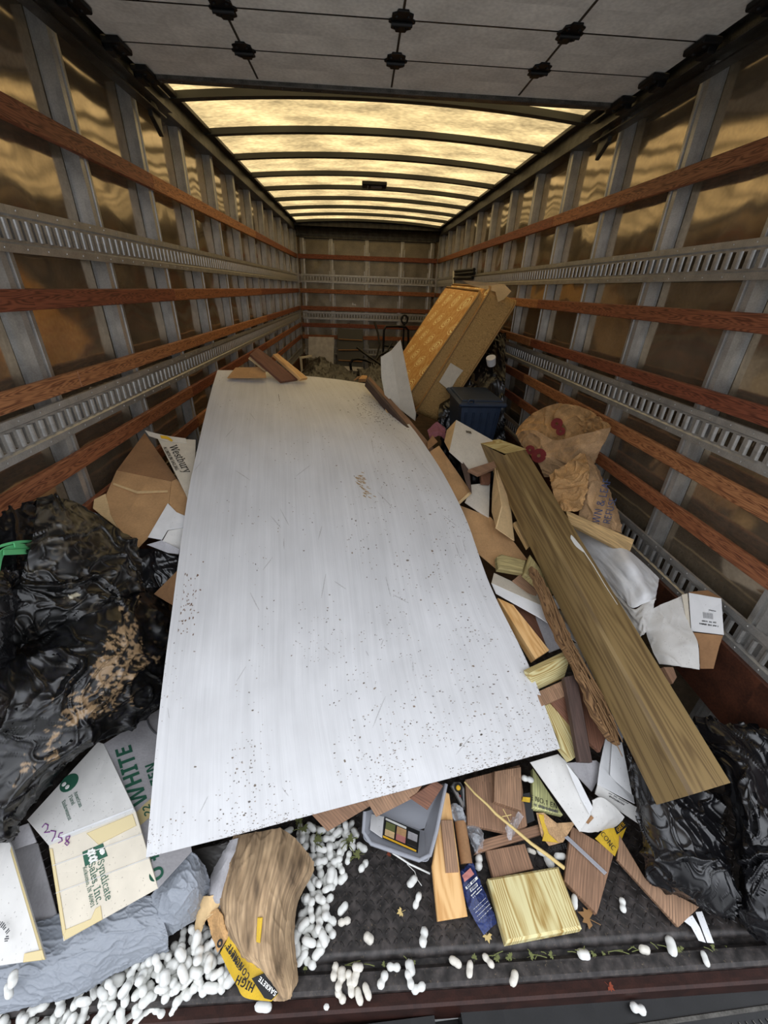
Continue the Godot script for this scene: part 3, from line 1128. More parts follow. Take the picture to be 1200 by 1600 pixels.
# ---------------------------------------------------------------- the load
func crumple(amp: float, freq: float, lump := 0.0, stretch := Vector3.ONE):
	return func(u: float, v: float, p: Vector3) -> float:
		# long sharp creases, bending as they go, over slack swells
		var q := p * freq * stretch + Vector3(1, 2, 3) * 0.35 * soft.get_noise_3dv(p * 3.0)
		var a := pow(maxf(0.0, ridged.get_noise_3dv(q * 0.55)), 3.0)
		var b := pow(maxf(0.0, ridged.get_noise_3dv(q * 1.25 + Vector3(7, 3, 1))), 4.0)
		var c := pow(maxf(0.0, ridged.get_noise_3dv(q * 3.1 + Vector3(3, 9, 5))), 4.0)
		return amp * (0.9 * a + 0.45 * b + 0.16 * c) + lump * soft.get_noise_3dv(p * 3.2) - amp * 0.3


func draped(net: Array, nu: int, nv: int, thick: float, bump = null, tint = null) -> Geo:
	var g := Geo.new()
	g.skin(net, nu, nv, thick, bump, tint)
	return g


func worm(path: Array, radii: Array, seg := 10, flat := 1.0) -> Geo:
	var g := Geo.new()
	var m := path.size()
	var side := Vector3.ZERO
	for i in m:
		var t: Vector3 = (Vector3(path[mini(i + 1, m - 1)]) - Vector3(path[maxi(i - 1, 0)])).normalized()
		if side == Vector3.ZERO:
			side = t.cross(Vector3.UP).normalized()
		side = (side - t * side.dot(t)).normalized()
		var up := side.cross(t)
		var slope: float = (radii[mini(i + 1, m - 1)] - radii[maxi(i - 1, 0)]) / maxf(0.001, (Vector3(path[mini(i + 1, m - 1)]) - Vector3(path[maxi(i - 1, 0)])).length())
		for k in seg:
			var d := side * cos(TAU * k / seg) + up * sin(TAU * k / seg) * flat
			g.v.append(Vector3(path[i]) + d * radii[i])
			g.n.append((d.normalized() - t * slope).normalized())
			g.uv.append(Vector2(float(k) / seg * 0.05, i * 0.006))
	for i in m - 1:
		for k in seg:
			var a := i * seg + k
			var b := i * seg + (k + 1) % seg
			g.wound(a, b, b + seg)
			g.wound(a, b + seg, a + seg)
	return g


func build_sheet() -> void:
	var net := [
		[Vector3(-0.6474, 0.4194, -0.0873), Vector3(-0.4232, 0.3882, -0.1456), Vector3(-0.159, 0.3538, -0.2164), Vector3(0.1527, 0.3323, -0.2906), Vector3(0.5188, 0.3057, -0.379)],
		[Vector3(-0.7044, 0.5229, -0.3421), Vector3(-0.4773, 0.501, -0.3995), Vector3(-0.2231, 0.4685, -0.4708), Vector3(0.0963, 0.4478, -0.5524), Vector3(0.4814, 0.4152, -0.631)],
		[Vector3(-0.756, 0.6443, -0.6267), Vector3(-0.5201, 0.6226, -0.6903), Vector3(-0.2525, 0.5904, -0.7708), Vector3(0.0538, 0.5697, -0.8443), Vector3(0.3994, 0.5527, -0.9194)],
		[Vector3(-0.8475, 0.8216, -1.116), Vector3(-0.5996, 0.8002, -1.187), Vector3(-0.3205, 0.7724, -1.255), Vector3(0.0031, 0.7352, -1.317), Vector3(0.347, 0.7047, -1.344)],
		[Vector3(-0.9055, 0.9567, -1.513), Vector3(-0.6605, 0.9532, -1.61), Vector3(-0.3847, 0.9332, -1.703), Vector3(-0.096, 0.9037, -1.805), Vector3(0.2191, 0.854, -1.853)],
		[Vector3(-0.9788, 1.076, -1.984), Vector3(-0.727, 1.041, -2.046), Vector3(-0.4797, 1.012, -2.124), Vector3(-0.2116, 0.9757, -2.227), Vector3(0.0747, 0.933, -2.385)],
		[Vector3(-1.013, 1.154, -2.27), Vector3(-0.8126, 1.114, -2.489), Vector3(-0.6184, 1.08, -2.588), Vector3(-0.3609, 1.036, -2.69), Vector3(-0.0596, 0.9803, -2.814)]]
	var g := Geo.new()
	g.skin(net, 48, 72, 0.006, func(u, v, p): return 0.005 * soft.get_noise_2d(u * 3.0, v * 4.0), null, true)
	solo("plastic_sheet", "huge dirty white corrugated plastic sheet lying over the whole heap", "plastic sheet", g, M.sheet)


func mattress_box(called: String, label: String, near: Array, depth: Vector3, face_mat: Material, side_mat: Material) -> Node3D:
	# near: the four corners of the end that faces the tail; face is the side from near[0] to near[3]
	var t := thing(called, label, "mattress" if called == "mattress" else "box spring", (Vector3(near[2]) + Vector3(near[3])) / 2)
	var c: Vector3 = (Vector3(near[0]) + near[1] + near[2] + near[3]) / 4.0 + depth / 2.0
	var w: Vector3 = (Vector3(near[1]) - near[0]) / 2.0
	var h: Vector3 = (Vector3(near[0]) - near[3]) / 2.0
	# rounded outline of the long faces, swept through the thickness
	var hx := depth / 2.0
	var r := 0.07
	var ring := []
	var lx := hx.length()
	var ly := h.length()
	for q in [[1.0, 1.0, 0.0], [-1.0, 1.0, PI / 2], [-1.0, -1.0, PI], [1.0, -1.0, PI * 1.5]]:
		for k in 7:
			var a: float = q[2] + PI / 2 * k / 6.0
			ring.append(Vector2(q[0] * (lx - r) + r * cos(a), q[1] * (ly - r) + r * sin(a)))
	var ex := hx.normalized()
	var ey := h.normalized()
	var body := Geo.new()
	var face := Geo.new()
	var n := ring.size()
	var layers := [[-1.0, 0.985], [-0.9, 1.0], [0.9, 1.0], [1.0, 0.985]]
	for k in n:
		var p: Vector2 = ring[k]
		var q: Vector2 = ring[(k + 1) % n]
		for l in 3:
			var a: Vector3 = c + w * layers[l][0] + (ex * p.x + ey * p.y) * layers[l][1]
			var b: Vector3 = c + w * layers[l][0] + (ex * q.x + ey * q.y) * layers[l][1]
			var a2: Vector3 = c + w * layers[l + 1][0] + (ex * p.x + ey * p.y) * layers[l + 1][1]
			var b2: Vector3 = c + w * layers[l + 1][0] + (ex * q.x + ey * q.y) * layers[l + 1][1]
			body.quad(a, b, b2, a2, ex * (p.x + q.x) + ey * (p.y + q.y), Vector2(p.x + p.y, l * 0.1), Vector2(q.x + q.y, l * 0.1), Vector2(q.x + q.y, l * 0.1 + 0.1), Vector2(p.x + p.y, l * 0.1 + 0.1))
		body.tri(c + w, c + w + (ex * p.x + ey * p.y) * 0.985, c + w + (ex * q.x + ey * q.y) * 0.985, w, Vector2.ZERO, p, q)
	# quilted face: softly pillowed
	var net := []
	for j in 7:
		var row := []
		for i in 9:
			var u := -1.0 + 2.0 * i / 8.0
			var v := -1.0 + 2.0 * j / 6.0
			row.append(c - w * 1.0 + ex * u * (lx - 0.012) + ey * v * (ly - 0.012))
		net.append(row)
	face.skin(net, 64, 48, 0.012, func(u, v, p): return 0.012 * pow(sin(PI * u) * sin(PI * v), 0.3) + 0.003 * soft.get_noise_2d(u * 9.0, v * 7.0))
	part("cover", body, side_mat, t)
	part("quilted_face", face, face_mat, t, "gold quilted face with leaf pattern")
	for s in [-1.0, 1.0]:
		var loop := []
		for k in n + 1:
			loop.append(c + w * s * 0.98 + (ex * ring[k % n].x + ey * ring[k % n].y) * 1.004)
		var pg := Geo.new()
		pg.tube(loop, 0.007, 6)
		part("piping", pg, M.piping, t)
	return t


func build_beds() -> void:
	var a0 := Vector3(0.7544, 1.632, -3)
	var depth := Vector3(0.7682, 1.662, -4.5) - a0
	var a1 := Vector3(0.8576, 1.559, -3)
	var a2 := Vector3(0.3346, 0.7315, -3)
	var a3 := Vector3(0.2329, 0.815, -3)
	mattress_box("mattress", "gold patterned mattress leaning on its side against the box spring", [a0, a1, a2, a3], depth, M.mattress, M.ticking)
	var b0 := Vector3(0.85, 1.66, -2.98)
	var b1 := Vector3(1.063, 1.574, -2.98)
	var b2 := Vector3(0.4493, 0.6186, -2.98)
	var b3 := Vector3(0.3437, 0.7208, -2.98)
	var bs := mattress_box("box_spring", "tan box spring leaning on the right wall behind the mattress, pale paper tag on edge", [b0, b1, b2, b3], depth * 1.04, M.mattress, M.ticking)
	var q := [Vector3(0.5728, 1.125, -2.965), Vector3(0.682, 1.069, -2.965), Vector3(0.6345, 1.007, -2.95), Vector3(0.5879, 0.9103, -2.95), Vector3(0.4942, 0.9771, -2.96)]
	flap("paper_tag", q, 0.0015, M.cream, bs, "pale paper tag")
	var tear := [Vector3(0.6468, 1.698, -3.2), Vector3(0.9107, 1.678, -2.97), Vector3(0.9678, 1.634, -2.96), Vector3(0.9184, 1.579, -2.955), Vector3(0.878, 1.561, -2.955), Vector3(0.8495, 1.627, -2.96), Vector3(0.7164, 1.665, -3.2)]
	flap("torn_cover", tear, 0.004, M.card_light, bs, "loose pale torn ticking at the top corner", Vector3(0, 1, 0.4))


func build_left() -> void:
	# black bags against the left wall
	var dirt := func(u: float, v: float, p: Vector3) -> Color:
		var k: float = 0.9 * soft.get_noise_3dv(p * 11.0) + 0.9 * soft.get_noise_3dv(Vector3(p.x * 34.0, p.y * 60.0, p.z * 60.0))
		var spot: float = exp(-pow((u - 0.68) / 0.22, 2.0) - pow((v - 0.36) / 0.26, 2.0)) + 0.55 * exp(-pow((u - 0.45) / 0.12, 2.0) - pow((v - 0.56) / 0.1, 2.0)) + 0.5 * exp(-pow((u - 0.1) / 0.3, 2.0) - pow((v - 0.93) / 0.06, 2.0))
		var m := smoothstep(0.70, 0.92, spot + 0.75 * k)
		var dustv := 0.012 * maxf(0.0, soft.get_noise_3dv(p * 30.0))
		return Color(0.006 + dustv, 0.006 + dustv, 0.007 + dustv).lerp(Color(0.30, 0.20, 0.11), m)
	var g := draped([
		[Vector3(-1.2, 0.7662, -0.45), Vector3(-1.16, 0.6898, -0.5612), Vector3(-0.9855, 0.74, -0.5665), Vector3(-0.9245, 0.7, -0.7321), Vector3(-0.8985, 0.56, -0.9177)],
		[Vector3(-1.17, 0.6742, -0.3436), Vector3(-1.01, 0.69, -0.3456), Vector3(-0.8978, 0.69, -0.4236), Vector3(-0.8294, 0.66, -0.5314), Vector3(-0.7973, 0.5, -0.6982)],
		[Vector3(-1.12, 0.5996, -0.2241), Vector3(-1.012, 0.6, -0.2355), Vector3(-0.9209, 0.61, -0.3091), Vector3(-0.8325, 0.59, -0.4074), Vector3(-0.7724, 0.47, -0.5531)],
		[Vector3(-1.083, 0.44, -0.109), Vector3(-0.9946, 0.45, -0.1397), Vector3(-0.9404, 0.49, -0.2251), Vector3(-0.8686, 0.5, -0.3288), Vector3(-0.7779, 0.42, -0.5094)],
		[Vector3(-1.161, 0.3, -0.1476), Vector3(-1.068, 0.33, -0.2092), Vector3(-1.024, 0.34, -0.3125), Vector3(-0.9438, 0.36, -0.4194), Vector3(-0.8243, 0.32, -0.5799)]],
		150, 150, 0.02, crumple(0.024, 5.0, 0.02, Vector3(0.7, 1.5, 1.3)), dirt)
	solo("garbage_bag", "big black garbage bag smeared with dried tan mud beside the white sheet", "garbage bag", g, M.dirty_bag)
	var dust2 := func(u: float, v: float, p: Vector3) -> Color:
		var k: float = soft.get_noise_3dv(p * 12.0) + 0.8 * ridged.get_noise_3dv(p * 26.0)
		var m := 0.5 * smoothstep(0.55, 1.2, k + 0.6 * exp(-pow((u - 0.35) / 0.3, 2.0) - pow((v - 0.2) / 0.3, 2.0)))
		var pale := smoothstep(0.85, 1.0, exp(-pow((u - 0.42) / 0.16, 2.0) - pow((v - 0.62) / 0.05, 2.0)) + 0.5 * soft.get_noise_3dv(p * 40.0))
		return Color(0.006, 0.006, 0.007).lerp(Color(0.12, 0.10, 0.07), m).lerp(Color(0.38, 0.34, 0.24), pale)
	g = draped([
		[Vector3(-1.16, 1.012, -0.8137), Vector3(-1.12, 0.9849, -0.8674), Vector3(-1.06, 0.9393, -0.8813), Vector3(-1, 0.8684, -0.8904), Vector3(-0.95, 0.78, -0.8943)],
		[Vector3(-1.1, 0.9562, -0.6762), Vector3(-1.04, 0.9308, -0.706), Vector3(-1, 0.8714, -0.7542), Vector3(-0.95, 0.7982, -0.7948), Vector3(-0.91, 0.7346, -0.8307)],
		[Vector3(-1.08, 0.8897, -0.5642), Vector3(-1.02, 0.8502, -0.5998), Vector3(-0.97, 0.8109, -0.6495), Vector3(-0.93, 0.7608, -0.7133), Vector3(-0.9, 0.6953, -0.7969)],
		[Vector3(-1.08, 0.8221, -0.4847), Vector3(-1.03, 0.7846, -0.5244), Vector3(-0.97, 0.7627, -0.5742), Vector3(-0.92, 0.7399, -0.6429), Vector3(-0.89, 0.682, -0.7672)],
		[Vector3(-1.08, 0.7705, -0.4209), Vector3(-1.06, 0.7086, -0.5026), Vector3(-1, 0.7002, -0.5603), Vector3(-0.96, 0.6693, -0.6631), Vector3(-0.93, 0.6227, -0.8046)]],
		120, 120, 0.02, crumple(0.022, 6.0, 0.015), dust2)
	solo("garbage_bag", "dusty black garbage bag peaking under the left wall slat above the muddy bag", "garbage bag", g, M.dirty_bag)
	g = draped([
		[Vector3(-1.15, 0.9635, -0.4952), Vector3(-1.12, 0.9472, -0.528), Vector3(-1.1, 0.9051, -0.5674), Vector3(-1.12, 0.8501, -0.6163)],
		[Vector3(-1.1, 0.9283, -0.4139), Vector3(-1.06, 0.9205, -0.434), Vector3(-1.05, 0.8722, -0.4653), Vector3(-1.08, 0.8096, -0.5109)],
		[Vector3(-1.1, 0.8334, -0.3623), Vector3(-1.05, 0.8388, -0.3764), Vector3(-1.04, 0.8026, -0.4004), Vector3(-1.07, 0.7464, -0.4433)],
		[Vector3(-1.14, 0.7299, -0.3557), Vector3(-1.1, 0.7233, -0.3797), Vector3(-1.09, 0.7074, -0.4136), Vector3(-1.12, 0.6618, -0.4538)]],
		70, 70, 0.02, crumple(0.016, 9.0, 0.01))
	solo("garbage_bag", "black garbage bag cut by the left picture edge below the green straps", "garbage bag", g, M.black_bag)
	g = draped([
		[Vector3(-1.225, 1.053, -0.6368), Vector3(-1.222, 1.014, -0.7476), Vector3(-1.21, 0.9629, -0.8819)],
		[Vector3(-1.2, 0.9759, -0.564), Vector3(-1.19, 0.9335, -0.6601), Vector3(-1.18, 0.8843, -0.7809)],
		[Vector3(-1.17, 0.9069, -0.4892), Vector3(-1.16, 0.8496, -0.5733), Vector3(-1.15, 0.8023, -0.679)]],
		40, 40, 0.01, crumple(0.010, 9.0, 0.0))
	solo("garbage_bag", "shadowed black bag behind the green straps at the left wall", "garbage bag", g, M.black_bag)
	var s := thing("webbing_strap", "light green plastic straps looped on the black bags at the left edge", "strap", Vector3(-1.1, 0.9004, -0.5648))
	g = Geo.new()
	g.skin([[Vector3(-1.11, 0.9951, -0.5202), Vector3(-1.11, 0.9868, -0.5684), Vector3(-1.11, 0.9699, -0.6168), Vector3(-1.12, 0.9362, -0.6764), Vector3(-1.13, 0.892, -0.7382)],
		[Vector3(-1.11, 0.9893, -0.5171), Vector3(-1.11, 0.9808, -0.5652), Vector3(-1.11, 0.9636, -0.6134), Vector3(-1.12, 0.9295, -0.6728), Vector3(-1.13, 0.8849, -0.7343)]], 24, 2, 0.003)
	part("loop", g, M.strap, s)
	g = Geo.new()
	g.skin([[Vector3(-1.09, 0.9516, -0.4706), Vector3(-1.09, 0.9337, -0.5124), Vector3(-1.1, 0.961, -0.5608), Vector3(-1.11, 0.9431, -0.6119), Vector3(-1.12, 0.8928, -0.6663), Vector3(-1.12, 0.8709, -0.6709)],
		[Vector3(-1.09, 0.9728, -0.4821), Vector3(-1.09, 0.9803, -0.5271), Vector3(-1.1, 0.977, -0.5739), Vector3(-1.11, 0.9562, -0.6215), Vector3(-1.12, 0.9069, -0.6795), Vector3(-1.12, 0.8754, -0.6847)]], 30, 3, 0.003)
	part("loop", g, M.strap, s)
	flap("band", [Vector3(-1.09, 0.9792, -0.5613), Vector3(-1.11, 0.9204, -0.6557), Vector3(-1.1, 0.9146, -0.6376), Vector3(-1.08, 0.9741, -0.5447)], 0.003, M.strap, s)
	flap("band", [Vector3(-1.1, 0.9712, -0.6081), Vector3(-1.12, 0.9275, -0.669), Vector3(-1.11, 0.9204, -0.6557), Vector3(-1.1, 0.958, -0.6057)], 0.003, M.strap, s)
	g = draped([
		[Vector3(-1.023, 0.7087, -0.968), Vector3(-0.9472, 0.6995, -0.9811), Vector3(-0.8489, 0.6716, -0.9769)],
		[Vector3(-0.9918, 0.6558, -0.9074), Vector3(-0.9226, 0.6488, -0.9241), Vector3(-0.8391, 0.6324, -0.9165)],
		[Vector3(-0.9522, 0.5815, -0.8469), Vector3(-0.9029, 0.5791, -0.8676), Vector3(-0.8412, 0.5711, -0.8762)]],
		50, 50, 0.01, crumple(0.010, 10.0, 0.0))
	solo("garbage_bag", "small patch of black bag between the white carton and the big white sheet", "garbage bag", g, M.black_bag)
	offcut("cardboard_piece", "brown cardboard corner poking out at the sheet edge below the white carton", "cardboard", [Vector3(-0.8965, 0.613, -0.8158), Vector3(-0.8384, 0.651, -0.912), Vector3(-0.8089, 0.5863, -0.7752)], 0.005, M.card_dark)

	# open brown carton with a white flap
	var box := thing("cardboard_box", "open brown cardboard box with a white lettered flap left of the sheet", "cardboard box", Vector3(-1.01, 0.7373, -1.006))
	flap("inner_panel", [Vector3(-1.213, 0.9559, -1.64), Vector3(-1.21, 0.8846, -1.327), Vector3(-0.9735, 0.8401, -1.313), Vector3(-0.9634, 0.844, -1.332)], 0.005, M.card_dark, box)
	flap("side_panel", [Vector3(-1.21, 0.8846, -1.327), Vector3(-1.184, 0.845, -1.171), Vector3(-1.136, 0.8105, -1.081), Vector3(-1.076, 0.7804, -1.012), Vector3(-0.9803, 0.7332, -0.9398), Vector3(-0.9573, 0.7517, -0.9828), Vector3(-0.9306, 0.8155, -1.149), Vector3(-0.9784, 0.8406, -1.311)], 0.005, M.card, box)
	flap("corner_tab", [Vector3(-1.186, 0.8475, -1.172), Vector3(-1.214, 0.8396, -1.135), Vector3(-1.198, 0.8234, -1.089), Vector3(-1.15, 0.8061, -1.057), Vector3(-1.073, 0.7748, -1.012), Vector3(-1.132, 0.8101, -1.081)], 0.005, M.card_light, box)
	flap("end_panel", [Vector3(-0.9755, 0.8434, -1.305), Vector3(-0.9278, 0.8184, -1.144), Vector3(-0.8943, 0.8001, -1.1), Vector3(-0.8478, 0.7769, -1.099), Vector3(-0.8822, 0.8218, -1.234), Vector3(-0.9576, 0.8495, -1.32)], 0.005, M.card, box)
	flap("crease", [Vector3(-1.178, 0.8655, -1.221), Vector3(-1.072, 0.8387, -1.191), Vector3(-0.9665, 0.8255, -1.232), Vector3(-0.9701, 0.8293, -1.243), Vector3(-1.077, 0.8438, -1.205), Vector3(-1.18, 0.8691, -1.233)], 0.002, M.card_light, box)
	var wf := [Vector3(-1.111, 0.9616, -1.547), Vector3(-0.9458, 0.943, -1.58), Vector3(-0.8272, 0.7894, -1.12), Vector3(-0.889, 0.8288, -1.22)]
	flap("white_flap", wf, 0.004, M.cream, box, "white flap with black lettering")
	g = Geo.new()
	g.skin([[Vector3(-1.175, 0.9902, -1.574), Vector3(-1.129, 0.983, -1.559), Vector3(-1.063, 0.97, -1.553), Vector3(-0.9862, 0.9548, -1.563)], [Vector3(-1.146, 0.9716, -1.544), Vector3(-1.099, 0.9603, -1.533), Vector3(-1.046, 0.9499, -1.528), Vector3(-0.9753, 0.9397, -1.541)]], 16, 4, 0.003)
	part("rolled_edge", g, M.cream, box)
	g = Geo.new()
	g.skin([[Vector3(-1.093, 0.9766, -1.541), Vector3(-1.059, 0.9703, -1.542), Vector3(-1.031, 0.9575, -1.525)], [Vector3(-1.084, 0.9653, -1.528), Vector3(-1.062, 0.9615, -1.531), Vector3(-1.037, 0.9518, -1.522)]], 8, 2, 0.001)
	part("yellow_mark", g, M.yellow_ink, box)
	var along := Vector3(-0.9232, 0.8706, -1.343) - Vector3(-1.04, 0.938, -1.507)
	var up := Vector3(-0.9294, 0.9054, -1.46) - Vector3(-1.007, 0.9072, -1.421)
	lettering("Westbury", Vector3(-0.972, 0.9056, -1.425), along, up, 0.033, M.ink, box, serif)
	lettering("ALUMINUM RAILING", Vector3(-1.008, 0.909, -1.416), along, up, 0.014, M.ink, box)

	var wc := thing("white_carton", "small torn white carton tucked between the brown box and the sheet", "carton", Vector3(-0.8957, 0.7146, -0.9943))
	flap("side", [Vector3(-0.9267, 0.8247, -1.132), Vector3(-0.941, 0.7713, -0.9562), Vector3(-0.8902, 0.7617, -0.953), Vector3(-0.8854, 0.7749, -1.001), Vector3(-0.8316, 0.7725, -1.025), Vector3(-0.8442, 0.7917, -1.083), Vector3(-0.8797, 0.805, -1.091)], 0.004, M.clean, wc)
	flap("front", [Vector3(-0.885, 0.7607, -0.9456), Vector3(-0.8801, 0.7761, -0.9947), Vector3(-0.8351, 0.772, -1.021), Vector3(-0.8165, 0.7152, -0.9393), Vector3(-0.8375, 0.7213, -0.9479)], 0.004, M.white, wc)
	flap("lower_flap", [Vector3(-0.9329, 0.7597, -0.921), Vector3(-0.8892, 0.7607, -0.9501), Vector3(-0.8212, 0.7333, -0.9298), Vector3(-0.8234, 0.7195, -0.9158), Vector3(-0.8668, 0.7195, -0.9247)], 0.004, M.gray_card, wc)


func build_front_left() -> void:
	var A := Vector3(-1.058, 0.3045, -0.234)
	var B0 := Vector3(-0.9583, 0.3508, -0.4236)
	var B := Vector3(-0.9379, 0.35, -0.4173)
	var C := Vector3(-0.6623, 0.24, -0.0923)
	var D := Vector3(-0.8573, 0.21, -0.0106)
	var F1 := Vector3(-0.9671, 0.2941, -0.1754)
	var F2 := Vector3(-0.7673, 0.315, -0.2386)
	var S1 := Vector3(-0.8316, 0.28, -0.6097)
	var S2 := Vector3(-0.6144, 0.2081, -0.1829)
	var box := thing("carton", "white flower carton with green print, tape strips and a purple handwritten number", "carton", Vector3(-0.9715, 0, -0.2468))
	var g := Geo.new()
	# two panels with a slight fold between them
	var top_panel := flap("top_panel", [A, B0, B, F2, F1], 0.006, M.white, box)
	var front_panel := flap("front_panel", [D, C, F2, F1], 0.006, M.cream, box)
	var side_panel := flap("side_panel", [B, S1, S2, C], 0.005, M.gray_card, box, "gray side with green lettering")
	flap("inner_panel", [Vector3(-1.15, 0.22, -0.2298), Vector3(-1.048, 0.22, -0.2135), Vector3(-0.9026, 0.14, -0.0419), Vector3(-0.9669, 0.12, -0.0408), Vector3(-1.117, 0.14, -0.1292)], 0.004, M.gray_card, box)
	flap("rear_flap", [Vector3(-1.137, 0.28, -0.2099), Vector3(-1.059, 0.29, -0.2329), Vector3(-1.016, 0.275, -0.1924), Vector3(-1.103, 0.26, -0.1746)], 0.004, M.gray_card, box)
	flap("tape", [Vector3(-0.8803, 0.3015, -0.1965), Vector3(-0.7736, 0.3139, -0.2329), Vector3(-0.7555, 0.3019, -0.2096), Vector3(-0.8402, 0.2888, -0.174)], 0.0005, M.tape, box, "yellowed packing tape")
	flap("tape", [Vector3(-0.7931, 0.2347, -0.0657), Vector3(-0.7795, 0.2229, -0.0424), Vector3(-0.8546, 0.212, -0.0121), Vector3(-0.8668, 0.2193, -0.0264), Vector3(-0.8073, 0.225, -0.0441), Vector3(-0.8033, 0.2328, -0.0607)], 0.0005, M.tape, box, "yellowed packing tape")
	flap("tape", [Vector3(-0.9621, 0.2921, -0.1689), Vector3(-0.954, 0.2917, -0.1688), Vector3(-0.8579, 0.2188, -0.0261), Vector3(-0.8622, 0.2157, -0.0193)], 0.0004, M.tape, box, "yellow edge strip")
	flap("tape", [Vector3(-0.7826, 0.289, -0.2385), Vector3(-0.7684, 0.2787, -0.2758), Vector3(-0.749, 0.266, -0.3091), Vector3(-0.7254, 0.2572, -0.2743), Vector3(-0.7609, 0.2803, -0.2133)], 0.0004, M.tape, box, "yellowed packing tape")
	flap("fold_line", [Vector3(-0.9665, 0.298, -0.1867), Vector3(-0.7776, 0.3179, -0.2472), Vector3(-0.774, 0.317, -0.2427), Vector3(-0.9625, 0.2972, -0.1826)], 0.0004, M.clean, box)
	for q in [[Vector3(-0.9401, 0.2764, -0.1382), Vector3(-0.7352, 0.2936, -0.1943), Vector3(-0.7338, 0.2926, -0.1924), Vector3(-0.9385, 0.2755, -0.1365)], [Vector3(-0.9103, 0.2518, -0.0898), Vector3(-0.7035, 0.2698, -0.1477), Vector3(-0.7021, 0.2689, -0.1459), Vector3(-0.9088, 0.2509, -0.0882)]]:
		flap("crease_line", q, 0.0003, M.white, front_panel)
	var fq := [F1, F2, C, D]
	var along := on(fq, 0.45, 1.0) - on(fq, 0.45, 0.0)
	var up := on(fq, 1.0, 0.6) - on(fq, 0.0, 0.6)
	lettering("Syndicate", on(fq, 0.500, 0.62, 0.0015), along, up, 0.0145, M.green_ink, front_panel, serif)
	lettering("Sales, Inc.", on(fq, 0.405, 0.605, 0.0015), along, up, 0.0145, M.green_ink, front_panel, serif)
	lettering("Kokomo, IN 46901", on(fq, 0.330, 0.61, 0.0015), along, up, 0.0078, M.green_ink, front_panel, serif)
	# logo block: green field, two pale S strokes and a small rosette
	var lq := [on(fq, .335, .22, .001), on(fq, .565, .22, .001), on(fq, .585, .385, .001), on(fq, .335, .385, .001)]
	flap("logo_field", lq, 0.0006, M.green_ink, front_panel)
	for k in 2:
		var sg := Geo.new()
		for j in 2:
			var pts := []
			for i in 13:
				var t := TAU * 0.86 * i / 12.0 - 0.8
				var sx := 0.36 + 0.26 * k * 0.0 + 0.17 * sin(t) * (1.0 if j == 0 else -1.0)
				pts.append(on(lq, clampf(sx + 0.05, 0.05, 0.75), 0.28 + 0.50 * k + 0.20 * (float(i) / 12.0 - 0.5) * 2.0, 0.0012))
			sg.tube(pts, 0.0026, 5)
		part("logo_stroke", sg, M.white_ink, front_panel)
	var rg := Geo.new()
	for k in 7:
		var a := TAU * k / 7
		var rc := on(lq, 0.86 + 0.06 * cos(a), 0.52 + 0.16 * sin(a), 0.001)
		rg.lathe(rc, Vector3(0.1, 0.9, 0.3), [[0.0035, 0.0], [0.002, 0.001], [0.0, 0.0012]], 8)
	part("logo_rosette", rg, M.white_ink, front_panel)
	var emblem := Geo.new()
	emblem.lathe(Vector3(-0.9889, 0.3261, -0.3169), (F2 - B).cross(F1 - B).normalized() * signf((F2 - B).cross(F1 - B).y), [[0.024, 0.0], [0.023, 0.001], [0.0, 0.0012]], 24)
	part("round_emblem", emblem, M.green_ink, top_panel)
	emblem = Geo.new()
	for q in [[-0.012, 0.004], [0.010, -0.008], [0.002, 0.012], [-0.004, -0.012]]:
		emblem.lathe(Vector3(-0.9883, 0.327, -0.3164) + Vector3(q[0], 0.0004, q[1]), (F2 - B).cross(F1 - B).normalized() * signf((F2 - B).cross(F1 - B).y), [[0.006, 0.0], [0.004, 0.001], [0.0, 0.0012]], 8)
	part("emblem_petals", emblem, M.white_ink, top_panel)
	var tq := [A, B, F2, F1]
	var ta := Vector3(-0.92, 0.3144, -0.2526) - Vector3(-0.9627, 0.3234, -0.2981)
	var tu := Vector3(-0.9226, 0.3211, -0.2825) - Vector3(-0.9592, 0.3166, -0.2677)
	lettering("American", Vector3(-0.9415, 0.3187, -0.2743), ta, tu, 0.0078, M.green_ink, top_panel, serif)
	lettering("Floral", Vector3(-0.9588, 0.3179, -0.2737), ta, tu, 0.0078, M.green_ink, top_panel, serif)
	lettering("Endowment", Vector3(-0.9604, 0.3126, -0.2502), ta, tu, 0.0078, M.green_ink, top_panel, serif)
	# the handwritten number, as pen strokes
	var strokes := [
		[Vector3(-1.006, 0.3029, -0.2143), Vector3(-1.003, 0.3049, -0.2225), Vector3(-0.9931, 0.3045, -0.2192), Vector3(-0.9892, 0.3024, -0.2094), Vector3(-0.9939, 0.3007, -0.2028), Vector3(-0.9792, 0.3013, -0.2035)],
		[Vector3(-0.979, 0.302, -0.2062), Vector3(-0.9644, 0.302, -0.2041), Vector3(-0.9617, 0.2996, -0.1932), Vector3(-0.9625, 0.2972, -0.1826)],
		[Vector3(-0.944, 0.3018, -0.2004), Vector3(-0.9518, 0.3013, -0.1994), Vector3(-0.9507, 0.2995, -0.1913), Vector3(-0.9414, 0.2994, -0.1895), Vector3(-0.936, 0.298, -0.1826), Vector3(-0.944, 0.297, -0.1791)],
		[Vector3(-0.9214, 0.3008, -0.1926), Vector3(-0.9302, 0.3, -0.1903), Vector3(-0.9266, 0.2985, -0.1835), Vector3(-0.9152, 0.2976, -0.1777), Vector3(-0.9174, 0.2963, -0.1725), Vector3(-0.9263, 0.297, -0.1769), Vector3(-0.9202, 0.2996, -0.1872), Vector3(-0.9214, 0.3008, -0.1926)]]
	var wg := Geo.new()
	for st in strokes:
		wg.tube(st, 0.0013, 5)
	part("handwriting", wg, M.purple_ink, top_panel, "purple handwritten number")
	var sq := [B, S1, S2, C]
	var sa := Vector3(-0.8971, 0.3295, -0.4328) - Vector3(-0.7809, 0.285, -0.2748)
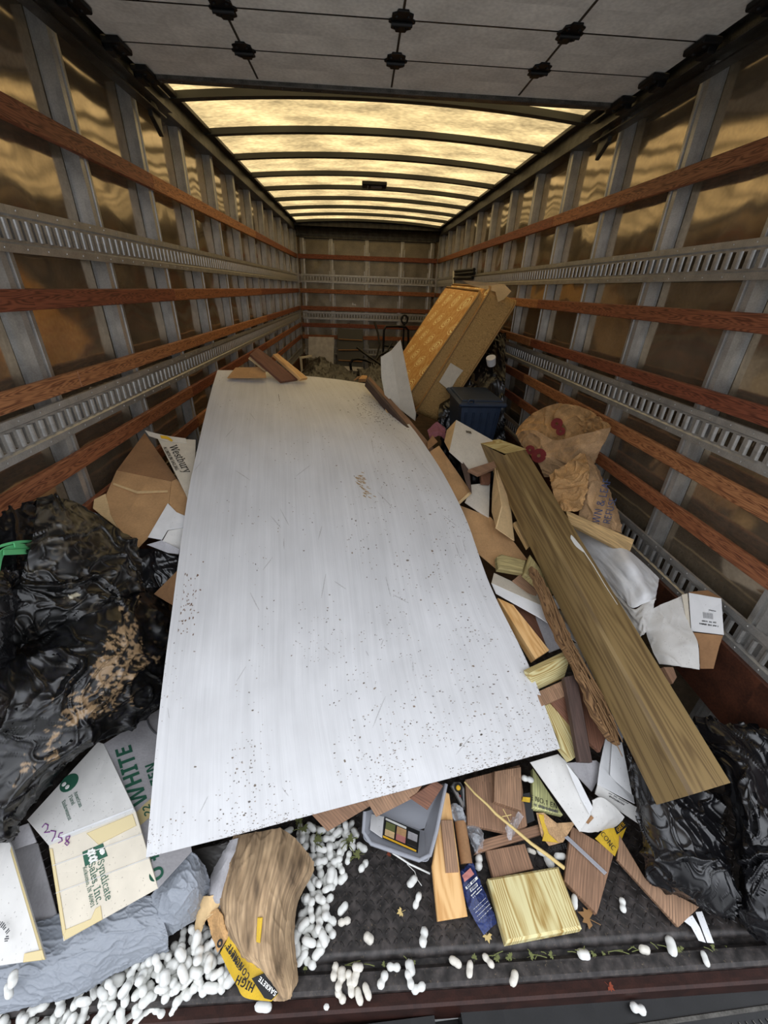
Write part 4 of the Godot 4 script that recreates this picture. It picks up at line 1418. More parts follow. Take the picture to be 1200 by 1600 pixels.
	var su := Vector3(-0.8513, 0.3153, -0.332) - Vector3(-0.8102, 0.2913, -0.3721)
	lettering("WHITE", Vector3(-0.833, 0.3049, -0.3463), sa, su, 0.044, M.green_ink, side_panel, sans_bold)
	lettering("22", Vector3(-0.7558, 0.2736, -0.2609), sa, su, 0.020, M.green_ink, side_panel, sans_bold)
	lettering("DOZEN", Vector3(-0.7661, 0.272, -0.3394), sa, su, 0.027, M.green_ink, side_panel, sans_bold)
	lettering("O #", Vector3(-0.6888, 0.2507, -0.1377), sa, su, 0.034, M.green_ink, side_panel, sans_bold)
	var arc := []
	for k in 12:
		arc.append(on(sq, 0.62 + 0.40 * (1.0 - cos(PI / 2 * k / 11.0)), 0.03 + 0.22 * sin(PI / 2 * k / 11.0), 0.002))
	var ag := Geo.new()
	ag.tube(arc, 0.003, 5)
	part("printed_arc", ag, M.ink_soft, side_panel)

	var lf := thing("carton_flap", "white carton flap with taped edge at the bottom left corner", "carton flap", Vector3(-1.058, 0.1, -0.0268))
	var L0 := Vector3(-1.252, 0.34, -0.242)
	var L1 := Vector3(-1.117, 0.33, -0.2231)
	var L2 := Vector3(-1.059, 0.3, -0.1752)
	var L3 := Vector3(-0.8852, 0.2, 0.0159)
	var L4 := Vector3(-0.9889, 0.19, 0.0193)
	var L5 := Vector3(-1.117, 0.19, 0.0198)
	flap("panel", [L0, L1, L2, L3, L4, L5], 0.006, M.white, lf)
	flap("tape", [Vector3(-0.9348, 0.198, 0.0185), Vector3(-0.8848, 0.2015, 0.0168), Vector3(-0.8975, 0.211, 0.0021), Vector3(-0.9367, 0.208, 0.0061)], 0.0006, M.tape, lf, "yellowed packing tape")
	flap("tape", [L2 + Vector3(0, 0.001, 0), L3 + Vector3(0, 0.001, 0), Vector3(-0.8912, 0.2015, 0.0171), Vector3(-1.054, 0.299, -0.1642)], 0.0004, M.tape, lf, "yellow edge strip")
	for q in [[Vector3(-1.015, 0.244, -0.0417), Vector3(-0.997, 0.24, -0.0329)], [Vector3(-0.997, 0.24, -0.0329), Vector3(-0.9836, 0.235, -0.0237)], [Vector3(-0.9836, 0.235, -0.0237), Vector3(-0.983, 0.227, -0.0104)]]:
		small_print(q[0], q[1], Vector3(q[0]) - Vector3(-1.016, 0.233, -0.0212), 0.010, 4, M.ink_soft, lf)

	# grey plastic bag
	g = draped([
		[Vector3(-1.09, 0.13, -0.0435), Vector3(-0.9745, 0.15, -0.0687), Vector3(-0.8517, 0.17, -0.0887), Vector3(-0.7615, 0.17, -0.1043), Vector3(-0.7013, 0.15, -0.1084)],
		[Vector3(-1.085, 0.12, -0.0116), Vector3(-0.9481, 0.14, -0.023), Vector3(-0.8344, 0.16, -0.0242), Vector3(-0.7408, 0.16, -0.0557), Vector3(-0.6713, 0.13, -0.0742)],
		[Vector3(-1.055, 0.1, 0.0385), Vector3(-0.9313, 0.13, 0.0194), Vector3(-0.83, 0.13, 0.0132), Vector3(-0.7416, 0.12, -0.0191), Vector3(-0.6483, 0.1, -0.0419)],
		[Vector3(-1.044, 0.07, 0.0682), Vector3(-0.919, 0.08, 0.0539), Vector3(-0.8234, 0.08, 0.0386), Vector3(-0.7453, 0.07, 0.0004), Vector3(-0.6516, 0.06, -0.0285)],
		[Vector3(-1.056, 0.04, 0.069), Vector3(-0.9317, 0.045, 0.0535), Vector3(-0.8319, 0.045, 0.0371), Vector3(-0.7472, 0.045, 0), Vector3(-0.6511, 0.045, -0.0275)]],
		140, 100, 0.004, crumple(0.0045, 44.0, 0.006, Vector3(0.5, 1.0, 1.5)))
	solo("plastic_bag", "crinkled gray plastic bag under the flower carton on the packing peanuts", "plastic bag", g, M.gray_plastic)
	g = draped([
		[Vector3(-0.7043, 0.16, -0.1052), Vector3(-0.6713, 0.19, -0.1484), Vector3(-0.6304, 0.2, -0.1838), Vector3(-0.5968, 0.18, -0.1783), Vector3(-0.5772, 0.12, -0.1629)],
		[Vector3(-0.6935, 0.14, -0.0849), Vector3(-0.6485, 0.19, -0.0995), Vector3(-0.6113, 0.2, -0.1214), Vector3(-0.582, 0.18, -0.1342), Vector3(-0.5685, 0.11, -0.1413)],
		[Vector3(-0.6704, 0.11, -0.0611), Vector3(-0.6367, 0.15, -0.073), Vector3(-0.6046, 0.16, -0.0813), Vector3(-0.5833, 0.14, -0.096), Vector3(-0.5768, 0.09, -0.1229)],
		[Vector3(-0.6589, 0.06, -0.0509), Vector3(-0.6353, 0.08, -0.0531), Vector3(-0.6139, 0.08, -0.0635), Vector3(-0.598, 0.07, -0.076), Vector3(-0.5911, 0.05, -0.1018)]],
		70, 70, 0.004, crumple(0.004, 40.0, 0.004))
	solo("plastic_bag", "bulging gray plastic bag between the carton corner and the paper sack", "plastic bag", g, M.gray_plastic)
	g = draped([
		[Vector3(-0.6884, 0.15, -0.1967), Vector3(-0.5789, 0.16, -0.2133), Vector3(-0.5106, 0.15, -0.2308)],
		[Vector3(-0.6492, 0.11, -0.1769), Vector3(-0.5676, 0.12, -0.185), Vector3(-0.5162, 0.11, -0.1944)],
		[Vector3(-0.6103, 0.05, -0.1375), Vector3(-0.5658, 0.06, -0.1468), Vector3(-0.5268, 0.06, -0.1451)]],
		30, 30, 0.004, crumple(0.006, 12.0, 0.0))
	solo("tarpaulin", "dark gray plastic patch beneath the sheet edge behind the paper sack", "tarpaulin", g, M.tarp)

	# torn paper sack of concrete mix
	var sack := thing("paper_sack", "dirty brown paper concrete sack with a yellow printed end on the peanuts", "sack", Vector3(-0.4198, 0.03, -0.0937))
	g = draped([
		[Vector3(-0.5228, 0.15, -0.2412), Vector3(-0.449, 0.19, -0.231), Vector3(-0.3706, 0.19, -0.2345), Vector3(-0.3066, 0.15, -0.2018), Vector3(-0.2752, 0.1, -0.1838)],
		[Vector3(-0.53, 0.14, -0.161), Vector3(-0.4481, 0.19, -0.1464), Vector3(-0.3767, 0.2, -0.147), Vector3(-0.3161, 0.17, -0.1412), Vector3(-0.2797, 0.08, -0.1606)],
		[Vector3(-0.5269, 0.12, -0.0907), Vector3(-0.4594, 0.17, -0.0759), Vector3(-0.391, 0.18, -0.0749), Vector3(-0.3397, 0.15, -0.0864), Vector3(-0.3132, 0.07, -0.1071)],
		[Vector3(-0.4978, 0.1, -0.0378), Vector3(-0.4442, 0.14, -0.0183), Vector3(-0.39, 0.15, -0.0132), Vector3(-0.3461, 0.12, -0.0256), Vector3(-0.3185, 0.06, -0.0474)],
		[Vector3(-0.4536, 0.07, -0.0052), Vector3(-0.4143, 0.1, 0.0133), Vector3(-0.3724, 0.11, 0.0322), Vector3(-0.3336, 0.09, 0.0168), Vector3(-0.3076, 0.05, -0.0002)],
		[Vector3(-0.3847, 0.06, 0.021), Vector3(-0.3683, 0.07, 0.042), Vector3(-0.3406, 0.08, 0.0669), Vector3(-0.3119, 0.06, 0.0587), Vector3(-0.2966, 0.04, 0.0385)],
		[Vector3(-0.3619, 0.045, 0.0725), Vector3(-0.3485, 0.045, 0.0762), Vector3(-0.3324, 0.045, 0.078), Vector3(-0.3182, 0.04, 0.0703), Vector3(-0.2995, 0.03, 0.0473)]],
		80, 110, 0.006, crumple(0.007, 9.0, 0.008, Vector3(1.6, 1.0, 0.7)), func(u, v, p):
			var k: float = clampf(0.60 + 0.75 * soft.get_noise_3d(p.x * 26.0, p.y * 9.0, p.z * 7.0) + 0.35 * v * v, 0.25, 1.0)
			return Color(k, k * (0.92 + 0.08 * k), k * (0.84 + 0.16 * k)))
	part("body", g, M.sack, sack)
	g = draped([
		[Vector3(-0.5572, 0.13, -0.2312), Vector3(-0.5233, 0.16, -0.2271), Vector3(-0.4945, 0.16, -0.2325)],
		[Vector3(-0.5695, 0.11, -0.1797), Vector3(-0.5358, 0.145, -0.1713), Vector3(-0.511, 0.145, -0.1732)],
		[Vector3(-0.5786, 0.09, -0.1286), Vector3(-0.5456, 0.125, -0.1156), Vector3(-0.5175, 0.125, -0.1089)],
		[Vector3(-0.5663, 0.07, -0.1013), Vector3(-0.5415, 0.09, -0.0887), Vector3(-0.5206, 0.1, -0.0821)]],
		24, 40, 0.004, crumple(0.004, 14.0, 0.0))
	part("side_fold", g, M.gray_card, sack, "gray dusty folded side")
	g = draped([
		[Vector3(-0.5849, 0.11, -0.1153), Vector3(-0.5546, 0.12, -0.1135), Vector3(-0.5218, 0.125, -0.1118)],
		[Vector3(-0.5932, 0.08, -0.0926), Vector3(-0.5657, 0.09, -0.0884), Vector3(-0.5317, 0.11, -0.09)],
		[Vector3(-0.5993, 0.05, -0.0689), Vector3(-0.5798, 0.06, -0.0525), Vector3(-0.561, 0.09, -0.0737)]],
		20, 24, 0.002, crumple(0.004, 14.0, 0.0))
	part("torn_flap", g, M.card_light, sack, "pale torn paper flap")
	g = draped([
		[Vector3(-0.5596, 0.085, -0.083), Vector3(-0.5318, 0.12, -0.0843), Vector3(-0.5104, 0.125, -0.0662)],
		[Vector3(-0.5444, 0.06, -0.0484), Vector3(-0.5176, 0.1, -0.0486), Vector3(-0.4971, 0.115, -0.0434)],
		[Vector3(-0.5199, 0.05, -0.018), Vector3(-0.5009, 0.08, -0.0262), Vector3(-0.4853, 0.1, -0.0348)]],
		20, 24, 0.002, crumple(0.006, 14.0, 0.0))
	part("open_mouth", g, M.paper_inside, sack)
	g = draped([
		[Vector3(-0.4852, 0.105, -0.0371), Vector3(-0.4964, 0.085, -0.0247), Vector3(-0.5116, 0.055, -0.0151)],
		[Vector3(-0.4509, 0.085, -0.0025), Vector3(-0.4655, 0.075, 0.0095), Vector3(-0.4816, 0.05, 0.0177)],
		[Vector3(-0.4101, 0.09, 0.0156), Vector3(-0.4304, 0.075, 0.0337), Vector3(-0.4534, 0.05, 0.0446)],
		[Vector3(-0.3726, 0.095, 0.0309), Vector3(-0.3942, 0.075, 0.0528), Vector3(-0.4274, 0.05, 0.0662)],
		[Vector3(-0.3346, 0.07, 0.0608), Vector3(-0.3484, 0.06, 0.0687), Vector3(-0.3608, 0.05, 0.0756)]],
		20, 40, 0.002)
	var yellow_end := part("yellow_end", g, M.yellow, sack, "yellow printed end of the sack")
	var ca := Vector3(-0.4675, 0.095, -0.0089) - Vector3(-0.4155, 0.095, 0.0389)
	var cu := Vector3(-0.4343, 0.08, 0.0412) - Vector3(-0.4171, 0.09, 0.0277)
	lettering("CONCRETE", Vector3(-0.4534, 0.089, 0.0112), ca, cu, 0.013, M.ink, yellow_end, sans_bold)
	lettering("STRENGTH", Vector3(-0.4702, 0.083, -0.0003), ca, cu, 0.010, M.ink, yellow_end, sans_bold)
	lettering("HIGH", Vector3(-0.4282, 0.077, 0.0484), Vector3(-0.4343, 0.08, 0.0477) - Vector3(-0.4186, 0.08, 0.0538), Vector3(-0.4303, 0.08, 0.0576) - Vector3(-0.4311, 0.08, 0.0414), 0.015, M.ink, yellow_end, sans_bold)
	var plate := flap("brand_plate", [Vector3(-0.4119, 0.09, 0.0434), Vector3(-0.3712, 0.1, 0.0355), Vector3(-0.3332, 0.082, 0.0635), Vector3(-0.3595, 0.062, 0.076), Vector3(-0.3772, 0.064, 0.0724)], 0.0012, M.ink, sack)
	lettering("SAKRETE", Vector3(-0.37, 0.086, 0.0573), Vector3(-0.3875, 0.09, 0.0467) - Vector3(-0.3468, 0.075, 0.0698), Vector3(-0.3789, 0.08, 0.0631) - Vector3(-0.3616, 0.088, 0.0506), 0.0095, M.white_ink, plate, sans_bold)
	g = Geo.new()
	g.lathe(Vector3(-0.5114, 0.082, -0.0262), Vector3(-0.3, 0.9, 0.3), [[0.0085, 0.0], [0.008, 0.001], [0.004, 0.0012], [0.0035, 0.0]], 14)
	part("printed_ring", g, M.ink, sack)
	flap("yellow_streak", [Vector3(-0.4054, 0.182, -0.0421), Vector3(-0.3921, 0.183, -0.0412), Vector3(-0.3934, 0.155, -0.0015), Vector3(-0.404, 0.153, -0.0048)], 0.004, M.yellow, sack)


func build_middle() -> void:
	# right-hand edge of the sheet, from far to near
	var g := Geo.new()
	var lath := thing("lath", "long thin splintered lath leaning along the far right edge of the sheet", "lath", Vector3(0.1725, 0.8573, -2.112))
	g.slab([Vector3(-0.0894, 1.077, -2.544), Vector3(0.1312, 0.908, -2.091), Vector3(0.2636, 0.7968, -1.819), Vector3(0.2994, 0.8022, -1.859), Vector3(0.1699, 0.9092, -2.117), Vector3(-0.0711, 1.081, -2.57)], 0.035, 0.002)
	part("strip", g, M.deck, lath)
	g = Geo.new()
	g.slab([Vector3(-0.099, 1.074, -2.492), Vector3(0.1194, 0.908, -2.049), Vector3(0.2552, 0.7998, -1.79), Vector3(0.2614, 0.8043, -1.809), Vector3(0.1292, 0.9132, -2.073), Vector3(-0.0898, 1.081, -2.523)], 0.05, 0.001)
	part("dark_edge", g, M.deck_dark, lath, "darker side edge")  # darker wood strip along one side of the lath
	offcut("cardboard_strip", "curled tan cardboard strip under the lath at the far corner of the sheet", "cardboard", [Vector3(0.0096, 0.9651, -2.32), Vector3(0.1656, 0.8602, -2.05), Vector3(0.1245, 0.8636, -2.037), Vector3(0.0357, 0.915, -2.162)], 0.004, M.card_light)
	var box := thing("folded_carton", "folded off-white carton panel standing in front of the gold mattress", "carton", Vector3(0.1537, 0.8649, -2.35))
	flap("left_face", [Vector3(0.0548, 1.28, -2.35), Vector3(-0.0099, 1.243, -2.33), Vector3(-0.0025, 1.118, -2.33), Vector3(0.0209, 1.011, -2.32), Vector3(0.132, 0.9135, -2.33), Vector3(0.0902, 1.117, -2.35)], 0.004, M.cream, box, "", Vector3(-0.3, 0.1, 1))
	flap("right_face", [Vector3(0.1171, 1.34, -2.4), Vector3(0.0548, 1.28, -2.35), Vector3(0.0902, 1.117, -2.35), Vector3(0.132, 0.9135, -2.33), Vector3(0.2421, 0.825, -2.37), Vector3(0.244, 0.8802, -2.38), Vector3(0.1907, 1.068, -2.4), Vector3(0.1476, 1.229, -2.4)], 0.004, M.cream, box, "", Vector3(0.3, 0.1, 1))
	var tan := thing("cardboard_tray", "long tan cardboard tray lying against the right edge of the sheet", "cardboard", Vector3(0.3582, 0.7119, -1.72))
	flap("bottom", [Vector3(0.2469, 0.8112, -1.79), Vector3(0.2714, 0.7162, -1.477), Vector3(0.3461, 0.6816, -1.401), Vector3(0.4433, 0.6982, -1.516), Vector3(0.3232, 0.8234, -1.877)], 0.005, M.card, tan)
	flap("rim", [Vector3(0.2644, 0.7286, -1.481), Vector3(0.3373, 0.6915, -1.396), Vector3(0.3461, 0.6822, -1.386), Vector3(0.2685, 0.7169, -1.46)], 0.02, M.card_dark, tan)
	flap("rim", [Vector3(0.3442, 0.6908, -1.398), Vector3(0.4412, 0.7075, -1.512), Vector3(0.4417, 0.6973, -1.495), Vector3(0.3495, 0.6819, -1.387)], 0.02, M.card_light, tan)
	flap("ragged_edge", [Vector3(0.2419, 0.8268, -1.789), Vector3(0.3157, 0.843, -1.889), Vector3(0.294, 0.8605, -1.953), Vector3(0.2533, 0.8457, -1.878)], 0.004, M.card_dark, tan)
	var wb := thing("white_box", "speckled white carton with a small barcode lying before the blue bin", "carton", Vector3(0.5159, 0.7214, -1.845))
	var q := [Vector3(0.4393, 0.941, -2.006), Vector3(0.6444, 0.8534, -1.893), Vector3(0.6036, 0.7892, -1.717), Vector3(0.4486, 0.7793, -1.626), Vector3(0.3522, 0.8442, -1.724)]
	flap("top", q, 0.005, M.foul, wb)
	flap("side", [Vector3(0.4402, 0.9399, -2.01), Vector3(0.353, 0.843, -1.728), Vector3(0.3617, 0.8309, -1.925), Vector3(0.3902, 0.873, -2.018)], 0.005, M.card_light, wb)
	var bar := Vector3(0.4947, 0.8991, -1.902)
	for k in 6:
		var bg := Geo.new()
		bg.box(bar + Vector3(-0.012 + 0.0055 * k, 0.002 - 0.0009 * k, 0.0), Vector3(0.0009 if k % 2 else 0.0017, 0, 0), Vector3(0, 0.001, 0.0004), Vector3(0, 0.003, -0.012))
		part("barcode_bar", bg, M.ink, wb)
	var lw := offcut("white_board", "mud-speckled white panel between the tan tray and the big post", "panel", [Vector3(0.4595, 0.7061, -1.587), Vector3(0.4028, 0.6679, -1.457), Vector3(0.5135, 0.6167, -1.379), Vector3(0.5787, 0.6985, -1.631)], 0.01, M.foul)
	offcut("decking_scrap", "short brown decking scrap lying across the white speckled carton", "decking", [Vector3(0.4271, 0.805, -1.564), Vector3(0.4767, 0.7884, -1.536), Vector3(0.6393, 0.8085, -1.632), Vector3(0.5845, 0.8214, -1.644)], 0.022, M.deck)
	offcut("wood_wedge", "weathered gray wood wedge beside the tan cardboard tray", "wood scrap", [Vector3(0.4076, 0.8003, -1.675), Vector3(0.4149, 0.7381, -1.533), Vector3(0.4295, 0.717, -1.469), Vector3(0.4419, 0.7828, -1.6), Vector3(0.4224, 0.8047, -1.664)], 0.02, M.deck_dark)
	offcut("decking_scrap", "tiny brown decking scrap under the scrap that crosses the white carton", "decking", [Vector3(0.5172, 0.7485, -1.629), Vector3(0.5135, 0.7234, -1.575), Vector3(0.5618, 0.717, -1.581), Vector3(0.5836, 0.7466, -1.661)], 0.02, M.deck_red)
	var fold := thing("folded_cardboard", "folded tan cardboard wedge standing beside the upper end of the big post", "cardboard", Vector3(0.561, 0.5651, -1.333))
	flap("left_face", [Vector3(0.5782, 0.7993, -1.599), Vector3(0.5394, 0.7212, -1.307), Vector3(0.5008, 0.6455, -1.23), Vector3(0.5334, 0.6326, -1.411), Vector3(0.5537, 0.6964, -1.505)], 0.005, M.card_light, fold)
	flap("right_face", [Vector3(0.5906, 0.795, -1.591), Vector3(0.6337, 0.7262, -1.483), Vector3(0.6134, 0.6629, -1.356), Vector3(0.5959, 0.5844, -1.213), Vector3(0.5008, 0.6455, -1.23), Vector3(0.5394, 0.7212, -1.307)], 0.005, M.card_light, fold)
	offcut("flattened_cardboard", "flat brown cardboard panel under the sheet edge beside the folded wedge", "cardboard", [Vector3(0.3674, 0.6472, -1.468), Vector3(0.4026, 0.554, -1.167), Vector3(0.4911, 0.5119, -1.074), Vector3(0.6501, 0.5181, -1.154), Vector3(0.6051, 0.5627, -1.247), Vector3(0.5254, 0.6166, -1.386)], 0.006, M.card)
	offcut("pine_stick", "short pine stick poking out beside the big post", "wood scrap", [Vector3(0.6123, 0.6367, -1.299), Vector3(0.6421, 0.5806, -1.158), Vector3(0.6796, 0.5849, -1.195), Vector3(0.6494, 0.6374, -1.323)], 0.02, M.pine)
	offcut("treated_offcut", "small greenish treated offcut lying on the brown cardboard panel", "lumber offcut", [Vector3(0.5842, 0.5334, -1.03), Vector3(0.4695, 0.5546, -1.036), Vector3(0.4767, 0.5799, -1.093), Vector3(0.5029, 0.5808, -1.111), Vector3(0.6177, 0.5564, -1.095)], 0.035, M.treated_old, "", 0.006)
	offcut("treated_offcut", "greenish treated offcut wedged against the middle of the big post", "lumber offcut", [Vector3(0.6312, 0.5853, -1.099), Vector3(0.5756, 0.5479, -1.006), Vector3(0.6678, 0.4964, -0.9171), Vector3(0.708, 0.5077, -0.9449)], 0.035, M.treated_old, "", 0.006)
	offcut("decking_scrap", "pinkish brown decking scrap beneath the greenish treated offcuts", "decking", [Vector3(0.5334, 0.5064, -1.011), Vector3(0.6175, 0.4594, -0.9324), Vector3(0.6538, 0.4834, -1.002), Vector3(0.5851, 0.5188, -1.049)], 0.02, M.deck_tan)
	# white vinyl trim
	var tr := thing("vinyl_trim", "white vinyl trim strip running from the sheet edge under the big post", "trim strip", Vector3(0.599, 0.4406, -0.9255))
	flap("face", [Vector3(0.4206, 0.5316, -0.9625), Vector3(0.4281, 0.5162, -0.9139), Vector3(0.5905, 0.4693, -0.8128), Vector3(0.7311, 0.4159, -0.711), Vector3(0.7544, 0.4256, -0.7581), Vector3(0.6143, 0.4828, -0.8733)], 0.004, M.clean, tr)
	flap("return", [Vector3(0.4206, 0.5316, -0.9625), Vector3(0.6143, 0.4828, -0.8733), Vector3(0.7544, 0.4256, -0.7581), Vector3(0.7784, 0.4095, -0.8201), Vector3(0.6545, 0.4619, -0.9625), Vector3(0.4588, 0.5202, -1.049)], 0.004, M.foul, tr)
	offcut("vinyl_sheet", "gray white vinyl piece below the trim strip beside the pine stud", "vinyl piece", [Vector3(0.5995, 0.4257, -0.8745), Vector3(0.6055, 0.3787, -0.716), Vector3(0.6705, 0.3756, -0.7435), Vector3(0.6521, 0.4272, -0.8414)], 0.004, M.gray_card)
	offcut("pine_stud", "clean yellow pine stud emerging from under the right edge of the sheet", "lumber", [Vector3(0.4311, 0.5097, -0.8932), Vector3(0.5241, 0.4067, -0.6613), Vector3(0.5964, 0.4066, -0.7035), Vector3(0.4912, 0.4924, -0.8686)], 0.04, M.pine_gold)
	offcut("brown_board", "brown board in shadow beside the yellow pine stud", "board", [Vector3(0.5108, 0.4549, -0.9231), Vector3(0.6146, 0.3725, -0.7345), Vector3(0.6546, 0.3754, -0.7679), Vector3(0.6016, 0.4271, -0.8806)], 0.02, M.deck_red)
	# splintered stick lying over the trim
	var sp := Geo.new()
	var edge := [Vector3(0.5901, 0.6008, -0.99), Vector3(0.5921, 0.563, -0.8955), Vector3(0.5955, 0.5229, -0.759), Vector3(0.6061, 0.4897, -0.6508), Vector3(0.626, 0.4599, -0.5941), Vector3(0.6431, 0.4133, -0.5124), Vector3(0.6598, 0.3745, -0.4231), Vector3(0.6849, 0.3471, -0.3778), Vector3(0.7146, 0.3394, -0.3687), Vector3(0.722, 0.3502, -0.4101), Vector3(0.7087, 0.3787, -0.466), Vector3(0.6879, 0.408, -0.5204), Vector3(0.6676, 0.454, -0.5982), Vector3(0.6518, 0.489, -0.6753), Vector3(0.6503, 0.5147, -0.7631), Vector3(0.6439, 0.5485, -0.8757), Vector3(0.6199, 0.5914, -0.9751)]
	var ragged := []
	for k in edge.size():
		var e0: Vector3 = edge[k]
		var e1: Vector3 = edge[(k + 1) % edge.size()]
		for j in 4:
			ragged.append(e0.lerp(e1, j / 4.0) + Vector3(rng.randf_range(-0.006, 0.006), rng.randf_range(-0.004, 0.004), rng.randf_range(-0.006, 0.006)))
	sp.slab(ragged, 0.03, 0.004)
	var splinter := solo("splintered_stick", "long rough splintered brown stick lying beside the big post", "wood scrap", sp, M.splinter)
	sp = Geo.new()
	var spine := [Vector3(0.5953, 0.5976, -0.958), Vector3(0.607, 0.5426, -0.8096), Vector3(0.6183, 0.4956, -0.6541), Vector3(0.6594, 0.4283, -0.5394), Vector3(0.6975, 0.3552, -0.3854)]
	for k in 44:
		var f := rng.randf() * 3.7
		var i := int(f)
		var a: Vector3 = Vector3(spine[i]).lerp(spine[i + 1], f - i) + Vector3(rng.randf_range(-0.022, 0.022), 0.003, 0)
		var d: Vector3 = (Vector3(spine[i + 1]) - spine[i]).normalized() * rng.randf_range(0.05, 0.13) + Vector3(rng.randf_range(-0.008, 0.008), rng.randf_range(0.0, 0.008), 0)
		sp.tube([a, a + d], 0.0035, 5, 0.0012)
	part("splinters", sp, M.splinter, splinter)
	offcut("treated_block", "greenish treated block standing on edge below the pine stud", "lumber offcut", [Vector3(0.4618, 0.4321, -0.5744), Vector3(0.6654, 0.4249, -0.6691), Vector3(0.6329, 0.3464, -0.6206), Vector3(0.4919, 0.353, -0.5607)], 0.03, M.treated, "", 0.003)
	offcut("decking_strip", "tan decking strip crossing under the standing treated block", "decking", [Vector3(0.4829, 0.3782, -0.5389), Vector3(0.4919, 0.3641, -0.4955), Vector3(0.6057, 0.3577, -0.5404), Vector3(0.6148, 0.3719, -0.5946)], 0.02, M.deck_tan)
	offcut("treated_board", "yellow green treated board below the right corner of the sheet", "lumber", [Vector3(0.509, 0.3417, -0.5318), Vector3(0.5366, 0.2871, -0.3941), Vector3(0.5568, 0.2734, -0.3588), Vector3(0.5864, 0.273, -0.3749), Vector3(0.6057, 0.298, -0.4722), Vector3(0.5521, 0.3335, -0.5288)], 0.03, M.treated)
	offcut("decking_board", "reddish decking board between the yellow treated board and dark brown strip", "decking", [Vector3(0.538, 0.3444, -0.5237), Vector3(0.5939, 0.3052, -0.4557), Vector3(0.619, 0.3185, -0.482), Vector3(0.6146, 0.3489, -0.5496)], 0.02, M.deck_red)
	offcut("brown_strip", "smooth dark brown strip lying on the scraps beside the splintered stick", "decking", [Vector3(0.6024, 0.4006, -0.5827), Vector3(0.5655, 0.3053, -0.3359), Vector3(0.6105, 0.2978, -0.3366), Vector3(0.657, 0.3961, -0.5991)], 0.022, M.deck_dark)
	offcut("hardboard_scrap", "dark reddish brown panel in shadow under the splintered stick", "board", [Vector3(0.6842, 0.3471, -0.6187), Vector3(0.6519, 0.2654, -0.4215), Vector3(0.6802, 0.2528, -0.3947), Vector3(0.7432, 0.2715, -0.4614), Vector3(0.7227, 0.3282, -0.576)], 0.02, M.deck_red)
	var cw := draped([[Vector3(0.6699, 0.4786, -0.9257), Vector3(0.701, 0.4865, -0.9367), Vector3(0.731, 0.4817, -0.9377)], [Vector3(0.6777, 0.4696, -0.8992), Vector3(0.7059, 0.476, -0.9035), Vector3(0.7406, 0.4622, -0.9106)], [Vector3(0.6925, 0.4531, -0.8856), Vector3(0.7139, 0.4578, -0.8799), Vector3(0.7492, 0.4465, -0.8959)]], 24, 24, 0.002, crumple(0.006, 22.0, 0.0))
	solo("crumpled_wrap", "crumpled white plastic wrap beneath the second treated offcut", "plastic wrap", cw, M.clean)
	var sb := thing("white_box", "small crushed white box half hidden under the middle of the big post", "carton", Vector3(0.7909, 0.2942, -0.7056))
	flap("top", [Vector3(0.693, 0.4178, -0.7298), Vector3(0.7113, 0.3805, -0.6461), Vector3(0.7622, 0.3977, -0.7011), Vector3(0.7502, 0.4162, -0.7234)], 0.004, M.foul, sb)
	flap("end", [Vector3(0.7603, 0.3951, -0.6908), Vector3(0.7168, 0.3797, -0.6466), Vector3(0.7507, 0.326, -0.6194), Vector3(0.8027, 0.3363, -0.651)], 0.004, M.white, sb)
	small_print(Vector3(0.751, 0.3506, -0.6286), Vector3(0.7852, 0.3559, -0.6531), Vector3(0.7623, 0.3688, -0.6702) - Vector3(0.7755, 0.3273, -0.6383), 0.008, 6, M.ink_soft, sb)
	offcut("plank_scrap", "pale weathered plank scrap under the post beside the splintered stick", "wood scrap", [Vector3(0.7547, 0.3058, -0.621), Vector3(0.7715, 0.2688, -0.5378), Vector3(0.7928, 0.2835, -0.5666), Vector3(0.8078, 0.3131, -0.643)], 0.02, M.deck_tan)
	# the big square post
	var post := Geo.new()
	var t0 := Vector3(0.755, 0.4424, -0.1611)
	var t1 := Vector3(0.9116, 0.4261, -0.1969)
	var t2 := Vector3(0.7527, 0.8911, -1.638)
	var t3 := Vector3(0.6054, 0.8935, -1.56)
	var pn := (t1 - t0).cross(t3 - t0).normalized()
	if pn.y < 0.0: pn = -pn
	var ln := (t3 - t0).normalized()
	var wd := (t1 - t0).length()
	t2 = t3 + (t2 - t3).normalized() * wd
	var lo := -pn * 0.14
	var b := [t0 + lo, t1 + lo, t2 + lo + ln * 0.28, t3 + lo + ln * 0.28]
	var L := (t3 - t0).length()
	var inx := (t1 - t0).normalized() * 0.009
	var dn := -pn * 0.009
	post.quad(t0 + inx, t1 - inx, t2 - inx, t3 + inx, pn, Vector2(0.009, 0), Vector2(0.131, 0), Vector2(0.131, L), Vector2(0.009, L))
	post.quad(t0 + inx, t3 + inx, t3 + dn, t0 + dn, pn - inx * 100.0, Vector2(0.7, 0), Vector2(0.7, L), Vector2(0.702, L), Vector2(0.702, 0))
	post.quad(t1 - inx, t2 - inx, t2 + dn, t1 + dn, pn + inx * 100.0, Vector2(0.7, 0), Vector2(0.7, L), Vector2(0.702, L), Vector2(0.702, 0))
	post.quad(b[0], b[1], b[2], b[3], -pn, Vector2(0, 0), Vector2(0.14, 0), Vector2(0.14, L), Vector2(0, L))
	post.quad(t0 + dn, t3 + dn, b[3], b[0], t0 - t1, Vector2(0.3, 0), Vector2(0.3, L), Vector2(0.44, L), Vector2(0.44, 0))
	post.quad(t1 + dn, t2 + dn, b[2], b[1], t1 - t0, Vector2(0.5, 0), Vector2(0.5, L), Vector2(0.64, L), Vector2(0.64, 0))
	post.quad(t0, t1, b[1], b[0], -ln, Vector2(0, 0), Vector2(0.14, 0), Vector2(0.14, 0.03), Vector2(0, 0.03))
